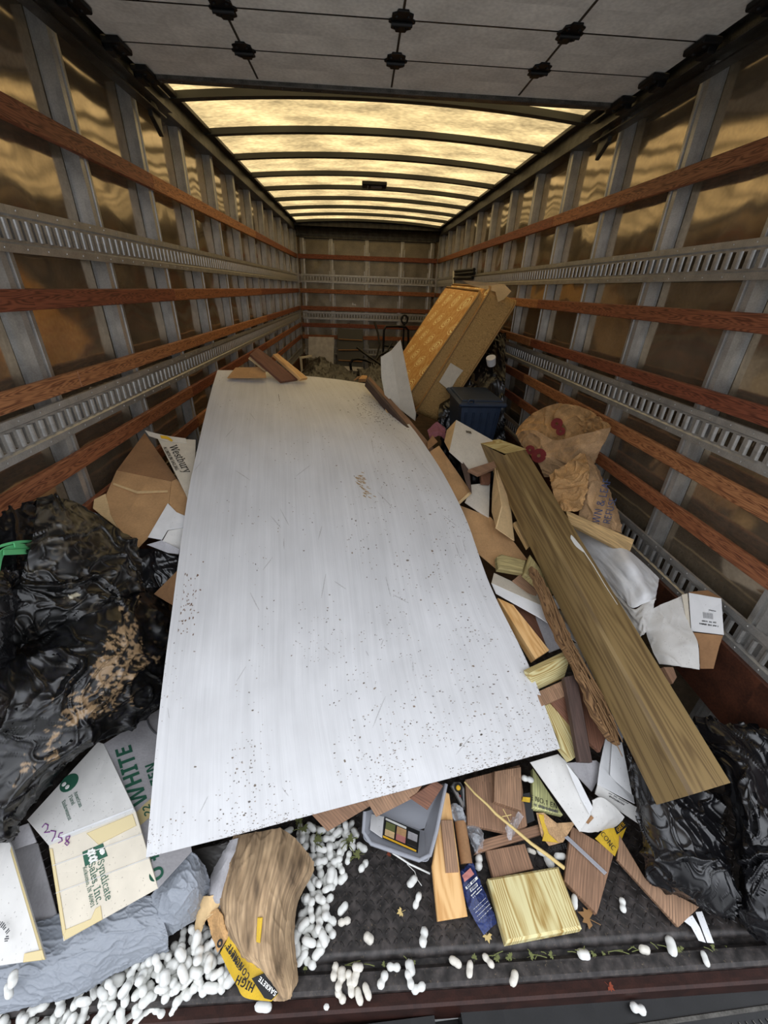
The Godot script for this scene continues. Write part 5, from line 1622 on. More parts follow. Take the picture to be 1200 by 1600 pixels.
	var big := solo("timber_post", "thick weathered square timber post lying across the right side of the heap", "post", post, M.post)
	post = Geo.new()
	post.quad(t3, t2, b[2], b[3], ln, Vector2(0, 0), Vector2(0.14, 0), Vector2(0.14, 0.05), Vector2(0, 0.05))
	post.quad(t3 + ln * 0.002, t2 + ln * 0.002, b[2] + ln * 0.002, b[3] + ln * 0.002, ln + pn, Vector2(0, 0), Vector2(0.0, 0.2), Vector2(0.14, 0.2), Vector2(0.14, 0))
	part("sawn_end", post, M.treated, big, "pale sawn bevelled end")
	var drips := Geo.new()
	drips.skin([[on([t0, t1, t2, t3], .62, .60, .002), on([t0, t1, t2, t3], .70, .61, .002), on([t0, t1, t2, t3], .74, .60, .002)], [on([t0, t1, t2, t3], .64, .57, .002), on([t0, t1, t2, t3], .72, .575, .002), on([t0, t1, t2, t3], .80, .57, .002)], [on([t0, t1, t2, t3], .78, .545, .002), on([t0, t1, t2, t3], .80, .545, .002), on([t0, t1, t2, t3], .82, .545, .002)]], 12, 12, 0.0008)
	drips.tube([on([t0, t1, t2, t3], .80, .55, .001), on([t0, t1, t2, t3], .83, .50, .001), on([t0, t1, t2, t3], .82, .44, .001), on([t0, t1, t2, t3], .84, .38, .001)], 0.0022, 5, 0.0008)
	part("paint_drip", drips, M.white_ink, big, "white paint drip")


func build_right() -> void:
	# blue bin in the shadow
	var bin := thing("storage_bin", "dark blue plastic bin with a lid standing in shadow under the box spring", "bin", Vector3(0.7331, 0.6218, -2.55))
	var tl := Vector3(0.5691, 0.913, -2.5)
	var trr := Vector3(0.8865, 0.9092, -2.5)
	var w := (trr - tl).length() / 2.0
	var c := (tl + trr) / 2.0
	var g := Geo.new()
	for k in 24:
		var a0 := TAU * k / 24
		var a1 := TAU * (k + 1) / 24
		var f := func(a: float, r: float, y: float) -> Vector3:
			return Vector3(c.x + r * w * clampf(1.35 * cos(a), -1.0, 1.0), y, c.z - 0.2 + r * 0.24 * clampf(1.35 * sin(a), -1.0, 1.0))
		g.quad(f.call(a0, 0.95, c.y - 0.01), f.call(a1, 0.95, c.y - 0.01), f.call(a1, 0.78, c.y - 0.42), f.call(a0, 0.78, c.y - 0.42), Vector3(cos(a0), 0, sin(a0)))
		g.tri(f.call(a0, 0.78, c.y - 0.42), f.call(a1, 0.78, c.y - 0.42), Vector3(c.x, c.y - 0.42, c.z - 0.2), Vector3.DOWN)
	for k in 5:
		g.tube([Vector3(c.x - w * 0.7 + k * w * 0.35, c.y - 0.05, c.z + 0.028), Vector3(c.x - w * 0.6 + k * w * 0.30, c.y - 0.40, c.z - 0.016)], 0.008, 6)
	part("body", g, M.bin, bin)
	g = Geo.new()
	g.box(Vector3(c.x, c.y + 0.012, c.z - 0.2), Vector3(w * 1.08, 0, 0), Vector3(0, 0.016, 0), Vector3(0, 0, 0.265), 0.012)
	g.box(Vector3(c.x, c.y + 0.032, c.z - 0.2), Vector3(w * 0.92, 0, 0), Vector3(0, 0.008, 0), Vector3(0, 0, 0.22), 0.006)
	g.tube([Vector3(c.x - w * 0.72, c.y + 0.03, c.z + 0.055), Vector3(c.x - w * 0.66, c.y + 0.05, c.z + 0.06), Vector3(c.x - w * 0.5, c.y + 0.05, c.z + 0.06), Vector3(c.x - w * 0.45, c.y + 0.03, c.z + 0.055)], 0.007, 6)
	part("lid", g, M.bin, bin)
	g = draped([
		[Vector3(0.6383, 1.098, -3.4), Vector3(0.8541, 1.17, -3.5), Vector3(1.038, 1.308, -3.5), Vector3(1.109, 1.318, -3.4)],
		[Vector3(0.5464, 0.9089, -3.1), Vector3(0.7512, 1.017, -3.1), Vector3(0.9671, 1.115, -3.15), Vector3(1.063, 1.1, -3.1)],
		[Vector3(0.5032, 0.7184, -2.9), Vector3(0.7041, 0.8161, -2.9), Vector3(0.916, 0.8511, -2.92), Vector3(1.036, 0.8321, -2.9)],
		[Vector3(0.5406, 0.5169, -2.85), Vector3(0.7299, 0.5192, -2.85), Vector3(0.9475, 0.5218, -2.85), Vector3(1.083, 0.4669, -2.85)],
		[Vector3(0.5406, 0.5169, -2.85) * Vector3(1, 0, 1), Vector3(0.7299, 0.5192, -2.85) * Vector3(1, 0, 1), Vector3(0.9475, 0.5218, -2.85) * Vector3(1, 0, 1), Vector3(1.083, 0.4669, -2.85) * Vector3(1, 0, 1)]],
		60, 60, 0.02, crumple(0.03, 5.0, 0.02))
	solo("garbage_bag", "black garbage bag deep in shadow behind the blue bin", "garbage bag", g, M.black_bag)
	g = Geo.new()
	g.lathe(Vector3(0.8826, 1.127, -2.9), Vector3(-0.3, 0.8, 0.35), [[0.0, 0.0], [0.03, 0.0], [0.033, 0.006], [0.036, 0.06], [0.036, 0.066], [0.0, 0.066]], 18)
	solo("white_cup", "small white plastic cup in the dark under the box spring", "cup", g, M.clean)
	g = draped([[Vector3(0.2712, 0.8723, -2.015), Vector3(0.328, 0.9118, -2.047), Vector3(0.3862, 0.8811, -2.044)], [Vector3(0.28, 0.8308, -1.946), Vector3(0.3352, 0.857, -1.966), Vector3(0.3779, 0.8315, -1.972)]], 20, 20, 0.004, crumple(0.01, 14.0, 0.0))
	solo("rag", "faded pink rag below the foot of the box spring", "cloth", g, plain(Color(0.50, 0.30, 0.32), 0.9))

	# two paper lawn bags by the right wall
	var bag := thing("paper_bag", "open brown paper yard bag with red print slumped on the right wall", "paper bag", Vector3(0.95, 0.7781, -1.577))
	g = draped([
		[Vector3(0.88, 0.8121, -2.152), Vector3(0.93, 0.8867, -1.998), Vector3(1, 0.8717, -1.851), Vector3(1.06, 0.9513, -1.716), Vector3(1.14, 1.034, -1.578)],
		[Vector3(0.88, 0.7742, -1.988), Vector3(0.93, 0.8139, -1.857), Vector3(1, 0.8261, -1.782), Vector3(1.06, 0.8994, -1.665), Vector3(1.13, 0.9581, -1.581)],
		[Vector3(0.9, 0.7561, -1.818), Vector3(0.95, 0.7715, -1.76), Vector3(1.01, 0.7999, -1.69), Vector3(1.07, 0.8535, -1.631), Vector3(1.13, 0.8935, -1.603)],
		[Vector3(0.93, 0.6878, -1.739), Vector3(0.98, 0.7037, -1.704), Vector3(1.03, 0.7388, -1.651), Vector3(1.09, 0.7759, -1.629), Vector3(1.14, 0.8262, -1.626)]],
		70, 60, 0.004, crumple(0.012, 7.0, 0.012))
	part("front", g, M.paper, bag)
	g = draped([
		[Vector3(0.88, 0.8121, -2.152), Vector3(0.94, 0.8392, -2.265), Vector3(1, 0.9444, -2.201), Vector3(1.06, 1.04, -2.037), Vector3(1.14, 1.056, -1.846), Vector3(1.145, 1.032, -1.586)],
		[Vector3(0.9, 0.8022, -2.13), Vector3(0.96, 0.8455, -2.131), Vector3(1.03, 0.912, -2.11), Vector3(1.09, 0.9723, -2.014), Vector3(1.15, 1.001, -1.858), Vector3(1.15, 1.015, -1.629)],
		[Vector3(0.91, 0.7922, -2.058), Vector3(0.97, 0.8255, -2.037), Vector3(1.05, 0.8742, -2.017), Vector3(1.11, 0.9156, -1.964), Vector3(1.155, 0.9495, -1.855), Vector3(1.155, 0.994, -1.653)],
		[Vector3(0.94, 0.7484, -2.002), Vector3(1, 0.7574, -1.991), Vector3(1.07, 0.7659, -1.947), Vector3(1.12, 0.8131, -1.887), Vector3(1.16, 0.8752, -1.802), Vector3(1.16, 0.9375, -1.684)]],
		80, 60, 0.003, crumple(0.016, 8.0, 0.010))
	part("inside", g, M.paper_inside, bag)
	for q in [[Vector3(0.905, 0.7911, -1.81), 0.042], [Vector3(0.87, 0.8051, -1.868), 0.028], [Vector3(1.05, 0.9353, -1.975), 0.034], [Vector3(1.06, 0.9031, -1.926), 0.026]]:
		g = Geo.new()
		g.lathe(q[0], Vector3(-0.55, 0.45, 0.7), [[q[1] * 0.25, 0.0], [q[1] * 0.25, 0.003], [q[1], 0.003], [q[1], 0.0]], 18)
		part("red_print", g, M.red_ink, bag)
	bag = thing("paper_bag", "crumpled brown paper lawn bag beside the big post, its lettered side out", "paper bag", Vector3(1, 0.6595, -1.297))
	g = draped([
		[Vector3(0.86, 0.7819, -1.549), Vector3(0.93, 0.8291, -1.56), Vector3(1, 0.8836, -1.569), Vector3(1.04, 0.8946, -1.579)],
		[Vector3(0.84, 0.7582, -1.456), Vector3(0.91, 0.7934, -1.458), Vector3(0.97, 0.8489, -1.453), Vector3(1, 0.8698, -1.445)],
		[Vector3(0.84, 0.7193, -1.387), Vector3(0.9, 0.7389, -1.385), Vector3(0.95, 0.7795, -1.374), Vector3(0.98, 0.82, -1.385)],
		[Vector3(0.85, 0.6847, -1.317), Vector3(0.89, 0.6983, -1.292), Vector3(0.93, 0.7133, -1.297), Vector3(0.96, 0.7456, -1.336)]],
		70, 70, 0.004, crumple(0.018, 11.0, 0.010))
	part("crumpled_top", g, M.paper_inside, bag)
	g = draped([
		[Vector3(1.02, 0.8872, -1.598), Vector3(1.05, 0.8825, -1.592), Vector3(1.08, 0.8592, -1.597), Vector3(1.14, 0.7914, -1.566)],
		[Vector3(0.98, 0.8146, -1.428), Vector3(1.01, 0.83, -1.417), Vector3(1.06, 0.8081, -1.412), Vector3(1.13, 0.7472, -1.421)],
		[Vector3(0.95, 0.7187, -1.354), Vector3(0.99, 0.7525, -1.323), Vector3(1.03, 0.7547, -1.285), Vector3(1.12, 0.703, -1.297)],
		[Vector3(0.94, 0.6329, -1.293), Vector3(0.97, 0.6524, -1.235), Vector3(1.02, 0.6658, -1.189), Vector3(1.1, 0.6433, -1.191)]],
		60, 60, 0.004, crumple(0.010, 8.0, 0.008))
	var printed := part("printed_side", g, M.paper, bag)
	var la := Vector3(1.03, 0.7982, -1.315) - Vector3(0.985, 0.6853, -1.24)
	var lu := Vector3(0.985, 0.7266, -1.305) - Vector3(1.02, 0.7363, -1.274)
	lettering("LAWN & LEAF", Vector3(0.992, 0.7533, -1.254), la, lu, 0.032, M.blue_ink, printed)
	lettering("REFUSE", Vector3(1.03, 0.7389, -1.23), la, lu, 0.028, M.blue_ink, printed)

	offcut("pine_board", "clean pine board end sticking out from under the post by the paper bags", "lumber", [Vector3(0.86, 0.7017, -1.305), Vector3(1.08, 0.6733, -1.082), Vector3(1.06, 0.6128, -1.055), Vector3(0.84, 0.6818, -1.209)], 0.02, M.pine)
	var wb := thing("white_box", "large bulging white carton between the post and the right wall", "carton", Vector3(0.95, 0.4684, -0.829))
	g = draped([
		[Vector3(0.96, 0.5893, -1.456), Vector3(0.99, 0.6062, -1.313), Vector3(1.03, 0.6123, -1.207), Vector3(1.06, 0.6256, -1.087), Vector3(1.12, 0.5838, -0.9981), Vector3(1.15, 0.5578, -0.9498)],
		[Vector3(0.95, 0.5518, -1.304), Vector3(0.98, 0.5713, -1.192), Vector3(1, 0.5874, -1.082), Vector3(1.01, 0.6187, -0.9701), Vector3(1.07, 0.5751, -0.9242), Vector3(1.11, 0.5578, -0.8984)],
		[Vector3(0.95, 0.5115, -1.15), Vector3(0.97, 0.5364, -1.055), Vector3(0.98, 0.5565, -0.9627), Vector3(1, 0.5617, -0.9036), Vector3(1.02, 0.5749, -0.8459), Vector3(1.08, 0.5531, -0.8591)],
		[Vector3(0.95, 0.4867, -1.007), Vector3(0.96, 0.5012, -0.9275), Vector3(0.96, 0.5094, -0.8685), Vector3(0.96, 0.517, -0.8132), Vector3(1, 0.5404, -0.8125), Vector3(1.04, 0.5632, -0.8124)]],
		50, 40, 0.004, func(u, v, p): return 0.012 * sin(PI * u) * sin(PI * v) + 0.004 * soft.get_noise_2d(u * 4.0, v * 4.0))
	part("top", g, M.clean, wb)
	g = draped([
		[Vector3(0.95, 0.4867, -1.007), Vector3(0.96, 0.5012, -0.9275), Vector3(0.96, 0.5147, -0.8119), Vector3(1, 0.5404, -0.8125), Vector3(1.04, 0.5632, -0.8124)],
		[Vector3(0.95, 0.4539, -0.9041), Vector3(0.95, 0.48, -0.8354), Vector3(0.95, 0.4973, -0.7685), Vector3(0.97, 0.5204, -0.7542), Vector3(1.02, 0.5133, -0.7789)],
		[Vector3(0.94, 0.4214, -0.7863), Vector3(0.94, 0.4478, -0.7423), Vector3(0.94, 0.4645, -0.7089), Vector3(0.95, 0.4862, -0.7039), Vector3(0.98, 0.482, -0.7243)]],
		40, 24, 0.004, func(u, v, p): return 0.006 * soft.get_noise_2d(u * 4.0, v * 4.0))
	part("front", g, M.white, wb)
	var cb := thing("crushed_carton", "crushed flat white carton beside the boxy labelled end at the right wall", "carton", Vector3(1, 0.462, -0.6001))
	g = draped([
		[Vector3(1.02, 0.5312, -0.7887), Vector3(1.06, 0.5533, -0.793), Vector3(1.1, 0.5729, -0.7962), Vector3(1.13, 0.5917, -0.7966)],
		[Vector3(0.98, 0.4768, -0.7296), Vector3(1.01, 0.5086, -0.7136), Vector3(1.05, 0.5314, -0.7096), Vector3(1.1, 0.545, -0.6944)],
		[Vector3(0.96, 0.4601, -0.6576), Vector3(0.98, 0.4868, -0.6383), Vector3(1.02, 0.5019, -0.6294), Vector3(1.08, 0.5303, -0.6132)],
		[Vector3(0.95, 0.4497, -0.5917), Vector3(0.97, 0.4696, -0.5682), Vector3(1.01, 0.4707, -0.5577), Vector3(1.05, 0.4805, -0.5371)]],
		40, 40, 0.004, crumple(0.005, 9.0, 0.006))
	part("panel", g, M.white, cb)
	g = Geo.new()
	g.slab([Vector3(1.063, 0.5256, -0.6817), Vector3(1.04, 0.5106, -0.6518), Vector3(1.025, 0.4918, -0.645), Vector3(1.05, 0.505, -0.6699)], 0.001, 0.0)
	part("tear", g, M.ink, cb, "dark tear in the card")
	var le := thing("carton_end", "white carton end with a barcode label and brown corrugated side", "carton", Vector3(1.14, 0.4348, -0.5909))
	var lq := [Vector3(1.13, 0.6233, -0.778), Vector3(1.19, 0.6554, -0.7058), Vector3(1.161, 0.5687, -0.6109), Vector3(1.1, 0.5283, -0.6717)]
	var face := flap("label_face", lq, 0.004, M.clean, le)
	flap("brown_side", [Vector3(1.098, 0.528, -0.6654), Vector3(1.158, 0.5672, -0.6094), Vector3(1.15, 0.5278, -0.5958), Vector3(1.13, 0.4559, -0.5587), Vector3(1.09, 0.4466, -0.5677), Vector3(1.095, 0.513, -0.6171)], 0.004, M.card_dark, le, "brown corrugated side")
	flap("top_flap", [Vector3(1.132, 0.6239, -0.781), Vector3(1.19, 0.6446, -0.7664), Vector3(1.195, 0.6539, -0.7111)], 0.004, M.card_dark, le)
	flap("torn_edge", [Vector3(1.12, 0.6021, -0.7921), Vector3(1.128, 0.6187, -0.7798), Vector3(1.1, 0.5261, -0.6738), Vector3(1.095, 0.5407, -0.6956)], 0.004, M.cream, le)
	for k in 9:
		var s := 0.42 + 0.035 * k
		var bw := 0.010 if k % 3 == 0 else 0.006
		flap("barcode_bar", [on(lq, s, 0.46, 0.0008), on(lq, s + bw, 0.46, 0.0008), on(lq, s + bw, 0.62, 0.0008), on(lq, s, 0.62, 0.0008)], 0.0006, M.ink, face)
	small_print(on(lq, 0.36, 0.70, 0.001), on(lq, 0.80, 0.70, 0.001), Vector3(lq[0]) - lq[3], 0.006, 14, M.ink, face)
	small_print(on(lq, 0.28, 0.78, 0.001), on(lq, 0.86, 0.79, 0.001), Vector3(lq[0]) - lq[3], 0.006, 20, M.ink, face)
	small_print(on(lq, 0.60, 0.38, 0.001), on(lq, 0.82, 0.39, 0.001), Vector3(lq[0]) - lq[3], 0.005, 9, M.ink_soft, face)
	offcut("plank_end", "brown plank end under the crushed carton beside the post", "wood scrap", [Vector3(0.93, 0.4811, -0.5509), Vector3(0.93, 0.4646, -0.4948), Vector3(0.97, 0.4561, -0.527), Vector3(0.97, 0.4733, -0.5565)], 0.03, M.deck)

	# black bags at the tail on the right
	g = draped([
		[Vector3(0.8233, 0.34, -0.5639), Vector3(0.8476, 0.36, -0.4953), Vector3(0.8558, 0.33, -0.3528), Vector3(0.9199, 0.27, -0.2738), Vector3(0.9994, 0.26, -0.2478)],
		[Vector3(0.763, 0.31, -0.4123), Vector3(0.755, 0.34, -0.3192), Vector3(0.7847, 0.3, -0.2177), Vector3(0.8577, 0.27, -0.1779), Vector3(0.9475, 0.25, -0.1669)],
		[Vector3(0.7315, 0.26, -0.2956), Vector3(0.7261, 0.3, -0.2199), Vector3(0.761, 0.28, -0.1448), Vector3(0.8251, 0.26, -0.1046), Vector3(0.907, 0.23, -0.0908)],
		[Vector3(0.7288, 0.18, -0.2064), Vector3(0.7201, 0.24, -0.1477), Vector3(0.7535, 0.24, -0.0859), Vector3(0.8168, 0.22, -0.0483), Vector3(0.8913, 0.18, -0.0314)],
		[Vector3(0.7304, 0.07, -0.1226), Vector3(0.7449, 0.14, -0.0865), Vector3(0.7841, 0.15, -0.0528), Vector3(0.8433, 0.14, -0.0261), Vector3(0.9184, 0.1, -0.0151)],
		[Vector3(0.7489, 0.02, -0.1177), Vector3(0.803, 0.03, -0.0817), Vector3(0.8497, 0.04, -0.0546), Vector3(0.9, 0.03, -0.0371), Vector3(0.9612, 0.02, -0.0263)]],
		130, 140, 0.02, crumple(0.024, 6.5, 0.015, Vector3(1.3, 0.8, 0.8)))
	solo("garbage_bag", "shiny black garbage bag under the near end of the big post", "garbage bag", g, M.black_bag)
	g = draped([
		[Vector3(1.008, 0.36, -0.441), Vector3(1.065, 0.38, -0.4066), Vector3(1.15, 0.38, -0.3879), Vector3(1.15, 0.4408, -0.3365), Vector3(1.17, 0.4693, -0.2965)],
		[Vector3(0.9896, 0.33, -0.3273), Vector3(0.9825, 0.4, -0.2667), Vector3(1.026, 0.41, -0.2407), Vector3(1.14, 0.3478, -0.2526), Vector3(1.16, 0.379, -0.2166)],
		[Vector3(0.9823, 0.27, -0.2074), Vector3(0.9376, 0.36, -0.1576), Vector3(0.9613, 0.38, -0.1315), Vector3(1.019, 0.37, -0.1184), Vector3(1.16, 0.321, -0.1271)],
		[Vector3(0.9472, 0.2, -0.1083), Vector3(0.9102, 0.28, -0.0715), Vector3(0.9329, 0.31, -0.0521), Vector3(0.981, 0.31, -0.0365), Vector3(1.15, 0.2246, -0.0468)],
		[Vector3(0.9399, 0.08, -0.034), Vector3(0.903, 0.16, 0.0024), Vector3(0.9224, 0.19, 0.0249), Vector3(0.9711, 0.19, 0.0393), Vector3(1.15, 0.0923, 0.0256)],
		[Vector3(0.9697, 0.01, -0.0261), Vector3(0.9795, 0.02, 0.0071), Vector3(1.018, 0.02, 0.0246), Vector3(1.076, 0.02, 0.0349), Vector3(1.12, 0.0759, 0.0539)]],
		120, 140, 0.02, crumple(0.026, 6.0, 0.015, Vector3(1.2, 0.8, 0.8)))
	solo("garbage_bag", "shiny black garbage bag at the right edge of the frame on the tail", "garbage bag", g, M.black_bag)


func build_front() -> void:
	# crushed white cartons at the near right corner of the sheet
	var wb := thing("white_box", "crushed dirty white carton below the right near corner of the sheet", "carton", Vector3(0.6433, 0, -0.3094))
	flap("long_side", [Vector3(0.4421, 0.21, -0.3931), Vector3(0.5548, 0.13, -0.2178), Vector3(0.6018, 0.16, -0.2524), Vector3(0.583, 0.21, -0.3378), Vector3(0.5648, 0.22, -0.3853), Vector3(0.5473, 0.22, -0.4122)], 0.004, M.white, wb)
	flap("bright_fold", [Vector3(0.5531, 0.235, -0.3727), Vector3(0.5765, 0.225, -0.3279), Vector3(0.6049, 0.18, -0.2612), Vector3(0.5921, 0.165, -0.2486), Vector3(0.5783, 0.18, -0.2846), Vector3(0.5654, 0.205, -0.335)], 0.004, M.clean, wb)
	g_end(wb)
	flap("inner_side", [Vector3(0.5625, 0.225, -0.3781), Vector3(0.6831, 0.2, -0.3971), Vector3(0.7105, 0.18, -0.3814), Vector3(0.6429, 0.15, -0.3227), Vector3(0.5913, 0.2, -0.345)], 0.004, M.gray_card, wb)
	var wp := thing("folded_carton", "folded white carton panels with small print beside the black bag", "carton", Vector3(0.7633, 0.05, -0.3215))
	flap("printed_flap", [Vector3(0.639, 0.17, -0.3048), Vector3(0.652, 0.19, -0.3237), Vector3(0.7696, 0.15, -0.2693), Vector3(0.7621, 0.12, -0.2372), Vector3(0.6985, 0.14, -0.2768)], 0.005, M.white, wp)
	flap("left_wing", [Vector3(0.7238, 0.26, -0.441), Vector3(0.7532, 0.24, -0.441), Vector3(0.7065, 0.19, -0.3463), Vector3(0.7662, 0.17, -0.2962), Vector3(0.7586, 0.165, -0.2739), Vector3(0.652, 0.19, -0.3237), Vector3(0.677, 0.22, -0.3706)], 0.004, M.clean, wp)
	flap("right_wing", [Vector3(0.7422, 0.255, -0.4296), Vector3(0.7738, 0.255, -0.4239), Vector3(0.7568, 0.18, -0.2934), Vector3(0.7006, 0.2, -0.3411)], 0.004, M.clean, wp)
	flap("upper_wing", [Vector3(0.8211, 0.3, -0.5726), Vector3(0.7849, 0.27, -0.5183), Vector3(0.7772, 0.25, -0.4269), Vector3(0.8101, 0.27, -0.4699)], 0.004, M.gray_card, wp)
	var pa := Vector3(0.7361, 0.16, -0.2772) - Vector3(0.6982, 0.17, -0.3006)
	small_print(Vector3(0.6823, 0.1715, -0.2966), Vector3(0.7288, 0.1595, -0.272), Vector3(0.7117, 0.18, -0.2912) - Vector3(0.7091, 0.155, -0.2806), 0.006, 12, M.ink, wp)
	small_print(Vector3(0.6838, 0.1745, -0.3048), Vector3(0.7397, 0.161, -0.2765), Vector3(0.7117, 0.18, -0.2912) - Vector3(0.7091, 0.155, -0.2806), 0.003, 16, M.ink_soft, wp)

	# decking and lumber scraps on the tread plate
	var D := "decking offcuts on the tread plate"
	offcut("decking_offcut", "wide brown decking offcut under the near edge of the sheet beside the twig", "decking", [Vector3(0.231, 0.11, -0.3981), Vector3(0.2127, 0.09, -0.27), Vector3(0.3393, 0.08, -0.246), Vector3(0.4116, 0.08, -0.2632), Vector3(0.4385, 0.12, -0.436)], 0.025, M.deck, D)
	offcut("decking_offcut", "brown decking offcut with cut sides lying on the wide decking under the sheet", "decking", [Vector3(0.3326, 0.145, -0.4034), Vector3(0.3085, 0.125, -0.3179), Vector3(0.3939, 0.12, -0.2902), Vector3(0.4311, 0.145, -0.4153)], 0.025, M.deck_tan, D)
	offcut("decking_offcut", "narrow decking strip lying across in front of the wide decking offcut", "decking", [Vector3(0.2255, 0.05, -0.2057), Vector3(0.4608, 0.05, -0.2506), Vector3(0.4589, 0.055, -0.2762), Vector3(0.2589, 0.055, -0.2403)], 0.025, M.deck, D)
	offcut("decking_offcut", "square decking offcut tucked behind the treated block", "decking", [Vector3(0.266, 0.045, -0.2146), Vector3(0.2713, 0.035, -0.1479), Vector3(0.4057, 0.035, -0.1662), Vector3(0.3973, 0.045, -0.2284)], 0.025, M.deck, D)
	offcut("decking_offcut", "small decking offcut lying on the pine offcut", "decking", [Vector3(0.1222, 0.115, -0.275), Vector3(0.1202, 0.075, -0.1521), Vector3(0.1594, 0.075, -0.152), Vector3(0.1597, 0.115, -0.2736)], 0.025, M.deck_tan, D)
	offcut("decking_offcut", "large decking offcut with a clear strip on it right of the treated block", "decking", [Vector3(0.5681, 0.06, -0.266), Vector3(0.4899, 0.035, -0.1326), Vector3(0.5545, 0.03, -0.0547), Vector3(0.6788, 0.05, -0.1926)], 0.025, M.deck, D)
	offcut("decking_offcut", "long decking board running from the white cartons under the right black bag", "decking", [Vector3(0.7104, 0.07, -0.2287), Vector3(0.6811, 0.04, -0.1762), Vector3(0.7766, 0.03, -0.0163), Vector3(0.8683, 0.035, -0.0554), Vector3(0.735, 0.055, -0.1216)], 0.025, M.deck_tan, D)
	offcut("decking_offcut", "decking offcut under the sheet edge among the packing peanuts", "decking", [Vector3(-0.2899, 0.24, -0.2524), Vector3(-0.2364, 0.19, -0.2227), Vector3(-0.1171, 0.2, -0.277), Vector3(-0.0654, 0.23, -0.2912)], 0.025, M.deck, D)
	offcut("decking_offcut", "decking offcut under the sheet edge resting on the plastic tote", "decking", [Vector3(-0.1215, 0.25, -0.2761), Vector3(-0.0905, 0.21, -0.2468), Vector3(0.0253, 0.22, -0.2891), Vector3(0.0562, 0.25, -0.31)], 0.025, M.deck_tan, D)
	offcut("decking_offcut", "pointed decking offcut at the corner of the plastic tote under the sheet", "decking", [Vector3(0.0143, 0.23, -0.2864), Vector3(0.0691, 0.205, -0.2622), Vector3(0.1268, 0.23, -0.3179), Vector3(0.0991, 0.25, -0.3237)], 0.012, M.deck_red, D)
	offcut("pine_offcut", "yellow pine offcut lying flat with its sawn end towards the tail", "lumber offcut", [Vector3(0.0818, 0.04, -0.0555), Vector3(0.0809, 0.07, -0.1728), Vector3(0.1474, 0.12, -0.3583), Vector3(0.1634, 0.12, -0.3496), Vector3(0.164, 0.07, -0.1521), Vector3(0.1705, 0.04, -0.0626)], 0.035, M.pine_gold, "", 0.003)
	var tb := offcut("treated_block", "square yellow striped treated wood block on the tread plate", "lumber offcut", [Vector3(0.2496, 0.05, -0.1434), Vector3(0.2635, 0.045, -0.0032), Vector3(0.4903, 0.045, -0.023), Vector3(0.4818, 0.05, -0.164)], 0.038, M.treated, "", 0.006)
	var gb := offcut("treated_block", "greenish ribbed treated block with black stamped letters beside the white carton", "lumber offcut", [Vector3(0.4835, 0.12, -0.4231), Vector3(0.4408, 0.1, -0.3057), Vector3(0.5408, 0.09, -0.2854), Vector3(0.525, 0.1, -0.3262)], 0.03, M.treated_green, "", 0.003)
	lettering("E NO.1 EN", Vector3(0.4852, 0.1045, -0.3194), Vector3(0.5059, 0.1, -0.313) - Vector3(0.4657, 0.104, -0.3264), Vector3(0.4889, 0.11, -0.3427) - Vector3(0.4801, 0.1, -0.3042), 0.014, M.ink, gb)
	small_print(Vector3(0.4475, 0.1035, -0.3135), Vector3(0.5236, 0.097, -0.2905), Vector3(0.4889, 0.11, -0.3427) - Vector3(0.4801, 0.1, -0.3042), 0.009, 16, M.ink_soft, gb)
	var tube := Geo.new()
	tube.tube([Vector3(0.1923, 0.075, -0.2849), Vector3(0.1926, 0.065, -0.2422), Vector3(0.1928, 0.05, -0.1806)], 0.019, 14)
	solo("rotten_dowel", "stubby rotten brown wood dowel beside the pine offcut", "wood scrap", tube, M.card_dark)

	# blue packet
	var pk := thing("plastic_packet", "crumpled blue plastic packet with white lettering between pine offcut and treated block", "packet", Vector3(0.2108, 0.01, -0.1014))
	var g := draped([
		[Vector3(0.1574, 0.05, -0.1565), Vector3(0.1788, 0.065, -0.1628), Vector3(0.2117, 0.05, -0.1913)],
		[Vector3(0.1661, 0.045, -0.1213), Vector3(0.1875, 0.065, -0.124), Vector3(0.2221, 0.05, -0.1445)],
		[Vector3(0.1802, 0.04, -0.0719), Vector3(0.2085, 0.055, -0.08), Vector3(0.2392, 0.045, -0.0961)],
		[Vector3(0.2106, 0.02, -0.0265), Vector3(0.2302, 0.03, -0.036), Vector3(0.2568, 0.02, -0.0512)]],
		30, 50, 0.012, crumple(0.004, 20.0, 0.002))
	var pouch := part("pouch", g, M.blue_pack, pk)
	var ka := Vector3(0.219, 0.06, -0.138) - Vector3(0.1648, 0.055, -0.1209)
	var ku := Vector3(0.1802, 0.06, -0.1489) - Vector3(0.193, 0.055, -0.1094)
	for q in [[Vector3(0.1723, 0.0685, -0.1189), Vector3(0.2132, 0.0685, -0.1429), Vector3(0.2156, 0.068, -0.1369), Vector3(0.1749, 0.068, -0.1131)], [Vector3(0.1846, 0.0685, -0.114), Vector3(0.2093, 0.0685, -0.1279), Vector3(0.2114, 0.068, -0.1204), Vector3(0.1868, 0.068, -0.1067)]]:
		flap("white_band", q, 0.001, M.white_ink, pouch)
		small_print(on(q, 0.08, 0.5, 0.001), on(q, 0.92, 0.5, 0.001), ku, 0.006, 8, M.blue_pack, pouch)
	small_print(Vector3(0.1849, 0.067, -0.0984), Vector3(0.2212, 0.067, -0.1204), ku, 0.003, 14, M.white_ink, pouch)
	small_print(Vector3(0.1897, 0.066, -0.0943), Vector3(0.2214, 0.066, -0.1133), ku, 0.003, 12, M.white_ink, pouch)
	for k in 4:
		var la: Vector3 = Vector3(0.1867, 0.06, -0.0709).lerp(Vector3(0.1969, 0.054, -0.0491), k / 3.0)
		var lb: Vector3 = Vector3(0.2288, 0.06, -0.0946).lerp(Vector3(0.2435, 0.054, -0.076), k / 3.0)
		small_print(la, lb, ku, 0.0013, 26, M.white_ink, pouch)
	g = Geo.new()
